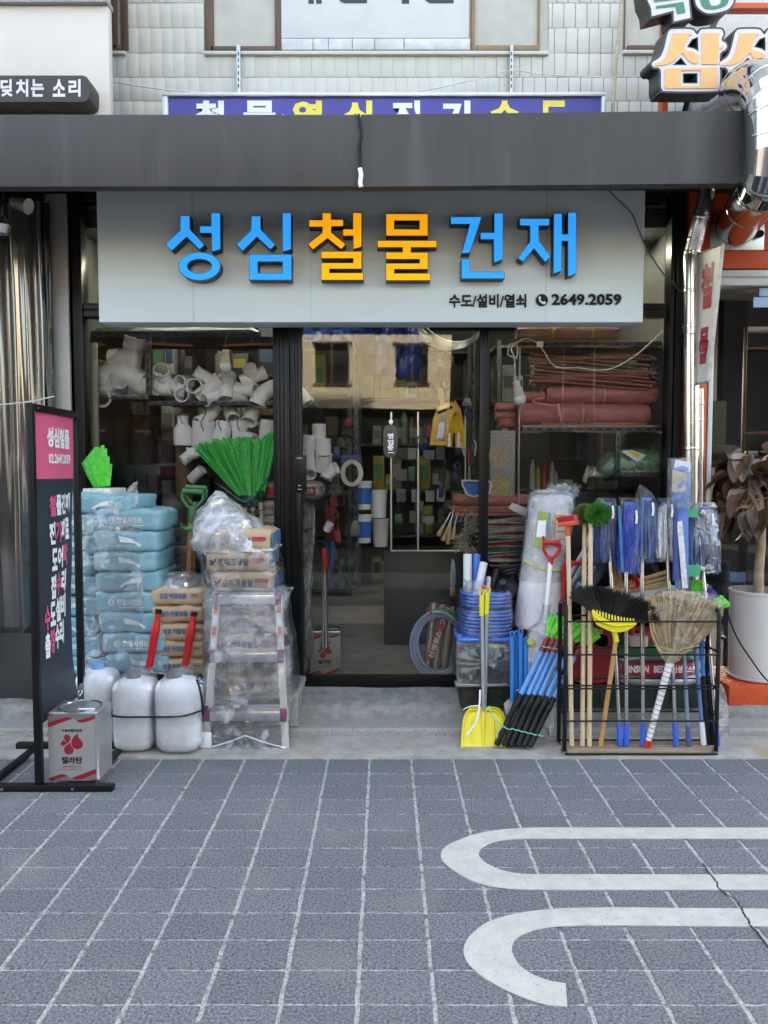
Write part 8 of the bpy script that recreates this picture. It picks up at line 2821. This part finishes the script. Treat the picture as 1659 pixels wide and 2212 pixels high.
# --- hoses on the floor inside the door
t = thing('garden_hose', 'coiled clear blue and green hoses standing against the door glass', 'hose', A(940, 1456, 4.66))
HOSEB = mat('clear_blue_hose', (.42, .52, .8), .2, var=.1, coat=.4)
HOSEG = mat('green_hose', (.05, .5, .12), .25, var=.1)
hc_ = A(944, 1390, 4.68)
for k in range(5):
    rx, rz = (58 - (k % 3) * 5) * K(4.66), (73 - (k % 3) * 5.5) * K(4.66)
    pts = [hc_ + Vector((math.cos(a) * rx + .006 * k, -.05 + .022 * k, math.sin(a) * rz)) for a in [i * 2 * math.pi / 48 for i in range(49)]]
    add('loop', MB().tube(pts, .0115, 10, False), HOSEG if k == 3 else HOSEB, t, smooth=70)
mb = MB().tube(smooth_path([A(921, 1322, 4.6), A(926, 1312, 4.59), A(932, 1322, 4.59), A(926, 1330, 4.6)]), .004, 6)
add('tie', mb, MATS['pink_tie'], t)
t = thing('duct_hose', 'bundle of corrugated grey hose with a red wrapper inside the hose coil', 'hose', A(950, 1456, 4.78))
for k in range(4):
    p, q = A(922 + k * 17, 1452, 4.82 + .01 * k), A(938 + k * 19, 1302 + 4 * k, 4.9)
    pts, rr_ = [], []
    for i in range(61):
        pts.append(p.lerp(q, i / 60)); rr_.append(.03 if i % 2 else .026)
    add('length', MB().tube(pts, rr_, 14), FLEX, t, smooth=70)
p0 = A(920, 1424, 4.76); u = A(936, 1428, 4.76) - p0; v = A(960, 1306, 4.84) - p0
o = add('wrapper', MB().add([p0, p0 + u, p0 + u + v, p0 + v], [(0, 1, 2, 3)]), REDL, t, smooth=0)
mb = MB()
text_into(mb, '신성호스', (0, 0, 0), (1, 0, 0), (0, 1, 0), .04, fn=lambda a, b: p0 + v * (.04 + .5 * a) + u * (.88 - .76 * b) + Vector((0, -.003, 0)))
text_into(mb, 'SINSUN', (0, 0, 0), (1, 0, 0), (0, 1, 0), .03, fn=lambda a, b: p0 + v * (.66 + .3 * a) + u * (.88 - .76 * b) + Vector((0, -.003, 0)))
add('lettering', mb, WHITET, o, smooth=0)

# --- right window: brown rolls and shelves
YR_ = 4.8
MAR = mat('maroon_sacking', (.44, .15, .125), .6, var=.25, vs=16, bump=.6, bs=50, aniso=(1, 3, 3))
MARP = mat('pinkish_brown_sacking', (.46, .25, .19), .6, var=.2, vs=10, bump=.5, bs=40)
TANS = mat('tan_sacking', (.36, .22, .13), .65, var=.3, vs=12, bump=.5, bs=60)
rs_ = thing('roll_rack', 'slotted steel rack of maroon sack rolls behind the right window', 'shelf', A(1280, 1200, YR_))
mb = MB()
beam(mb, 1119, 1438, 738, 749, YR_)
slots(mb, 1122, 1434, 743.5, YR_, 14, 3.4)
beam(mb, 1130, 1438, 921, 933, YR_ - .02)
slots(mb, 1134, 1434, 927, YR_ - .02, 14, 3.4)
vb(mb, 1329, 934, 1341, 1029, YR_ - .02, .03, .001)
for i in range(5):
    vb(mb, 1333.5, 944 + i * 17, 1336.5, 954 + i * 17, YR_ - .022, .003, 0, 1)
beam(mb, 1341, 1438, 1019, 1029, YR_ - .018)
slots(mb, 1344, 1434, 1024, YR_ - .018, 5, 3.)
add('frame', mb, [SHELFM, BLACKT], rs_)
mb = MB()
vb(mb, 1115, 750, 1125, 1500, YR_ - .05, .025, .001)
add('grey_upright', mb, mat('grey_upright', (.3, .3, .29), .5, .4), rs_)
for i, (y, x0, x1, nm) in enumerate(((738, 1120, 1438, 'top'), (921, 1130, 1438, 'mid'), (1019, 1341, 1438, 'low'))):
    p, q = A(x0, y, YR_), A(x1, y, YR_)
    add('shelf_board', MB().box((p.x, YR_ + .012, p.z - .002), (q.x, YR_ + .45, p.z + .008), 0), WOOD, rs_)
def sroll(lab, x0, x1, y, r, m, dy=0., grp='maroon sack rolls', seed=0., ry=1.):
    t = thing('sack_roll', lab, 'roll', A((x0 + x1) / 2, y + r, YR_ + .15), grp)
    Y = YR_ + .13 + dy
    p, q = A(x0, y, Y), A(x1, y + 0, Y)
    n = 26
    k = K(Y)
    vs_ = []
    mb = MB()
    def fn(u, v):
        c = p.lerp(q, u)
        a = v * 2 * math.pi
        rr = r * k * (1 + .1 * noise.noise(Vector((u * 7 + seed, math.cos(a) * 1.2, math.sin(a) * 1.2))) + .03 * math.sin(a * 5 + u * 3 + seed))
        if u < .02 or u > .98: rr *= .92
        return c + Vector((.012 * noise.noise(Vector((a * 2, seed, u * 9))), math.cos(a) * rr * 1.25, math.sin(a) * rr * ry))
    mb.grid(fn, 44, 22)
    for e_, sx in ((p, -1), (q, 1)):
        for j in range(4):
            rr = r * k * (.86 - .2 * j)
            mb.tube([e_ + Vector((sx * (.004 - .004 * j), math.cos(a) * rr * 1.2, math.sin(a) * rr * ry)) for a in [i_ * 2 * math.pi / 16 for i_ in range(17)]], .006, 5, False)
        mb.tube([e_ + Vector((-sx * .03, 0, 0)), e_ + Vector((-sx * .012, 0, 0))], r * k * .88 * min(1, ry), 16)
    add('cloth', mb, m, t, smooth=60)
    return t
def ties(t, xs, y, r, Y, m, name='tie'):
    mb = MB()
    for x in xs:
        c = A(x, y, Y)
        k = K(Y)
        mb.tube([c + Vector((.0, math.cos(a) * r * k * 1.34, math.sin(a) * r * k * 1.08)) for a in [i_ * 2 * math.pi / 20 for i_ in range(21)]], .006, 6, False, 0, .4)
    add(name, mb, m, t)
YT = mat('yellow_tie', (.7, .66, .05), .5)
t = sroll('pinkish brown sack roll with two yellow ties on the top shelf', 1118, 1330, 719, 15, MARP, -.02, seed=1.)
ties(t, (1190, 1276), 719, 15, YR_ + .11, YT)
sroll('pale sack layer under the yellow tied roll', 1122, 1325, 734, 4.5, TANS, -.04, seed=2., ry=.8)
sroll('brown sack roll pushed above the yellow tied roll', 1115, 1300, 697, 9, MAR, .02, seed=2.5)
# loose sheaf of folded sacks
t = thing('sack_sheaf', 'loose sheaf of folded maroon sacks with frayed ends', 'sacks', A(1280, 834, YR_ + .1))
for i in range(11):
    f = i / 10
    mb = MB()
    x0, x1 = 1146 + 4 * math.sin(i * 2.3), 1408 + 10 * math.sin(i * 1.7)
    def fn(u, v, i=i, f=f):
        yv = 766 + 62 * f + (14 * (u - .3) if i > 1 else 6 * u) + 3 * math.sin(u * 5 + i)
        th = 4.2 * (1 - .15 * math.sin(u * 7 + i))
        return A(x0 + (x1 - x0) * u, yv + (v - .5) * th * 2, YR_ + .02 + .2 * abs(v - .5) ** 2 + .012 * math.sin(i * 3 + u * 4))
    mb.grid(fn, 24, 5)
    add('folded_sack', mb, (TANS if i in (2, 3, 4, 6) else MAR), t, smooth=60)
mb = MB()
for i in range(26):
    x = ri.choice([1148, 1412]); y = ri.uniform(770, 832)
    mb.tube(smooth_path([A(x, y, YR_ + .03), A(x + ri.uniform(-9, 9), y + ri.uniform(-5, 5), YR_ - .0), A(x + ri.uniform(-14, 14), y + ri.uniform(-8, 8), YR_ - .01)], 3), .0015, 4)
add('frayed_threads', mb, CABW, t)
t = sroll('long maroon sack roll with a pink ribbon, middle of the right window', 1180, 1442, 853, 21, MAR, 0, seed=3.)
ties(t, (1299,), 853, 21, YR_ + .13, mat('tan_tie', (.5, .35, .2), .5))
mb = MB().tube(smooth_path([A(1168, 844, YR_ - .02), A(1176, 858, YR_ - .03), A(1158, 862, YR_ - .03), A(1152, 868, YR_ - .03), A(1175, 872, YR_ - .03), A(1198, 876, YR_ - .03)]), .009, 6, flat=.3)
add('ribbon', mb, PINKT, t)
sroll('short maroon roll end poking out left of the long roll', 1126, 1178, 858, 12, MAR, .03, seed=3.6)
t = sroll('lowest maroon sack roll with two pink ribbons on the middle shelf', 1118, 1394, 896, 23, MAR, -.02, seed=5.)
ties(t, (1252,), 896, 23, YR_ + .11, MATS['tan_tie'])
mb = MB().tube(smooth_path([A(1206, 872, YR_ - .05), A(1208, 890, YR_ - .07), A(1212, 906, YR_ - .06), A(1211, 912, YR_ - .05)]), .008, 6, flat=.3)
mb.tube(smooth_path([A(1244, 872, YR_ - .05), A(1262, 882, YR_ - .08), A(1273, 898, YR_ - .08), A(1270, 912, YR_ - .07)]), .009, 6, flat=.3)
add('ribbon', mb, PINKT, t)
sroll('thin maroon sack layers under the lowest roll', 1170, 1392, 916, 4.5, MAR, -.06, seed=6., ry=.8)
for i, (x0, x1, y, r) in enumerate(((1072, 1108, 880, 9), (1072, 1110, 898, 9), (1080, 1112, 914, 11))):
    sroll('frayed maroon roll end left of the grey upright, %s' % ['upper', 'middle', 'lower'][i], x0, x1, y, r, MAR, .02, 'frayed roll ends', seed=8. + i)
# hanging wires in front
mb = MB()
for x in (1218, 1285):
    mb.tube([A(x, 748, YR_ - .03), A(x - 2, 850, YR_ - .09), A(x - 1, 920, YR_ - .04)], .0016, 5)
single('hanging_wire', mb, STEELD, 'two thin wires hanging before the maroon rolls', 'wire')
# green netting bundle
t = thing('net_bundle', 'green netting bundle in clear plastic on the lower right shelf', 'netting', A(1370, 1018, YR_ + .1))
secs = [(0, .3), (.06, .62), (.2, .95), (.5, 1.), (.8, .95), (1, .85)]
mb = MB()
NET = mat('green_netting', (.06, .5, .18), .5, var=.6, vs=60, bump=1., bs=60)
def nb(u, v, infl=1., cr=.02):
    x = 1290 + 160 * u
    r_ = (30 if u > .12 else 30 * math.sqrt(max(.02, u / .12)))
    a = v * 2 * math.pi
    yy = 1000 + 14 * max(0, .35 - u) * 2
    p = A(x, yy, YR_ + .13)
    k = K(YR_) * r_ * infl * (1 + .1 * noise.noise(Vector((u * 6, math.cos(a), math.sin(a)))))
    return p + Vector((0, math.cos(a) * k * 1.4, math.sin(a) * k + cr * noise.noise(Vector((u * 30, a * 3, 4)))))
mb.grid(nb, 50, 28)
add('netting', mb, NET, t, smooth=60)
mb = MB().grid(lambda u, v: nb(u, v, 1.08, .03), 50, 28)
mb.loft([(A(1288, 1030, YR_ + .05), .05, .05, 2), (A(1281, 1016, YR_ + .05), .022, .02, 2), (A(1279, 1008, YR_ + .05), .035, .03, 2)], 20, .01, 40, 1., 0, False)
add('plastic_bag', mb, FILM_BAG, t, smooth=60)
mb = MB()
for i in range(30):
    a = ri.uniform(2.4, 3.9)
    p = A(1284, 1018, YR_ + .03)
    mb.tube([p, p + Vector((math.cos(a) * .05, ri.uniform(-.02, .02), math.sin(a) * .06 - .0)), p + Vector((math.cos(a) * .07, ri.uniform(-.03, .03), -.03 - ri.uniform(0, .05)))], .002, 4)
add('frayed_tail', mb, mat('pale_fibre', (.5, .45, .38), .7), t)
mb = MB().prism([(1341, 974), (1366, 972), (1395, 984), (1376, 998)], [], lambda x, y, k: A(x, y, YR_ - .02 + .003 * k), 1)
l_ = add('label', mb, WHITET, t)
add('yellow_print', MB().prism([(1355, 974), (1368, 974), (1388, 985), (1376, 988)], [], lambda x, y, k: A(x, y, YR_ - .023 + .002 * k), 1), YELLOW, l_)
# small bottles in the dark behind, seed board, sack stack
t = thing('seed_board', 'speckled board with two round grain pictures beside the right post', 'poster', A(1078, 1090, YR_))
add('board', MB().box((A(1058, 1090, YR_).x, YR_, A(0, 1092, YR_).z), (A(1112, 1090, YR_).x, YR_ + .03, A(0, 930, YR_).z), .004), mat('speckled_board', (.3, .29, .28), .7, var=.4, vs=80), t)
for cy, m, nm in ((984, mat('pale_grain', (.42, .3, .22), .8, var=.5, vs=120), 'grain_picture'), (1052, mat('tan_grain', (.4, .31, .15), .8, var=.5, vs=120), 'grain_picture')):
    add(nm, MB().prism(ellipse(1078, cy, 22, 27, 28), [], lambda x, y, k: A(x, y, YR_ - .002), 0), m, t, smooth=0)
t = sroll('maroon sack roll lying across the sack stack by the right post', 980, 1160, 1080, 13, MAR, -.1, seed=11.)
for i in range(3):
    sroll('folded maroon sacks below the roll by the right post, %s' % ['upper', 'middle', 'lower'][i], 972 + 6 * i, 1130, 1096 + 8 * i, 5, MAR, -.1, 'folded maroon sacks', seed=12. + i, ry=.9)
SKC = [mat('woven_white', (.6, .58, .56), .6, var=.3, vs=40), mat('woven_red', (.42, .03, .05), .6, var=.3, vs=30), mat('woven_green', (.04, .24, .07), .6, var=.3, vs=30), mat('woven_blue', (.05, .1, .3), .6, var=.3, vs=30)]
seq = [0, 0, 0, 1, 0, 0, 0, 0, 1, 0, 0, 2, 0, 1, 1, 0, 2, 2, 0, 3, 0, 1, 0, 3]
t = thing('woven_sack_stack', 'flat stack of folded white, red and green woven sacks beside the bubble wrap', 'sacks', A(1090, 1210, YR_))
for i, cidx in enumerate(seq):
    y = 1122 + i * 3.9
    x0, x1 = 1034 + 8 * math.sin(i * 1.9), 1142 + 5 * math.sin(i * 2.7)
    def fn(u, v, y=y, i=i):
        return A(x0 + (x1 - x0) * u, y + 2.6 * math.sin(v * math.pi * 2) * .8 + 1.5 * math.sin(u * 6 + i) - 4 * (u - .5), YR_ - .12 + .05 * (1 - math.cos(v * math.pi * 2)) * .5 + .006 * noise.noise(Vector((u * 9, i, 0))))
    mb = MB().grid(fn, 20, 8)
    add('folded_sack', mb, SKC[cidx], t, smooth=60)
o = single('wire_basket', MB().tube([A(1058, 1222, 4.62), A(1140, 1222, 4.62)], .004, 6).tube([A(1058, 1262, 4.62), A(1140, 1262, 4.62)], .004, 6).tube([A(1058, 1300, 4.62), A(1140, 1300, 4.62)], .004, 6).box((A(1058, 1214, 4.65).x, 4.66, A(0, 1214, 4.65).z), (A(1145, 1214, 4.65).x, 5.0, A(0, 1209, 4.65).z)), STEELD, 'steel wire shelf holding the woven sacks', 'shelf')
mb = MB().prism([(1098, 1098), (1106, 1086), (1140, 1098), (1136, 1118)], [], lambda x, y, k: A(x, y, YR_ - .16 + .004 * k), 1)
single('paper_slip', mb, WHITET, 'white printed slip lying on the woven sack stack', 'paper')
mb = MB()
for i in range(220):
    f = ri.random()
    x = 1012 + 14 * math.sin(f * 9) + ri.uniform(-12, 12); y = 1108 + 112 * f
    p = A(x, y, 4.72 + ri.uniform(-.03, .03))
    mb.tube([p, p + Vector((ri.uniform(-.03, .03), ri.uniform(-.02, .02), ri.uniform(-.03, .03))), p + Vector((ri.uniform(-.05, .05), ri.uniform(-.02, .02), ri.uniform(-.07, .02)))], .0022, 4)
single('rope_tangle', mb, MATS['pale_fibre'], 'tangle of pale frayed rope hanging behind the right post', 'rope')
t = thing('trowel', 'small steel trowel and brass hinge hanging behind the plastic rolls', 'hand tool', A(985, 1270, 4.72))
add('blade', MB().prism(smooth_closed([(972, 1262), (974, 1222), (978, 1206), (983, 1222), (984, 1262)], 3), [], lambda x, y, k: A(x, y, 4.72 + .003 * k), 1), STEEL, t)
add('hinge_plate', MB().box((A(972, 1287, 4.72).x, 4.72, A(0, 1288, 4.72).z), (A(984, 1287, 4.72).x, 4.725, A(0, 1268, 4.72).z), .001), mat('old_brass', (.3, .24, .12), .4, .8), t)
for i, (x, h, k) in enumerate(((1150, 34, 1), (1162, 26, 4), (1176, 36, 3), (1192, 32, 1), (1200, 22, 6))):
    c = A(x, 1062, 5.4)
    s_ = K(5.4)
    single('spray_can', MB().lathe([(5.5 * s_, 0), (5.5 * s_, h * s_ * 1.5), (3 * s_, h * s_ * 1.7), (3 * s_, h * s_ * 1.9)], A(x, 1058 - 0, 5.4), 14), BOXC[k], '%s spray can in the dark behind the right window' % cname[k] + (' at the end' if i == 4 else ' in the row' if i else ' at the start'), 'can', 'cans behind the right window')
single('dark_counter', MB().box((A(1130, 1200, 5.3).x, 5.2, .18), (X1 - .02, 5.9, A(1150, 1060, 5.3).z), .01), mat('dark_counter', (.02, .02, .022), .6), 'dark counter inside the right window', 'counter')
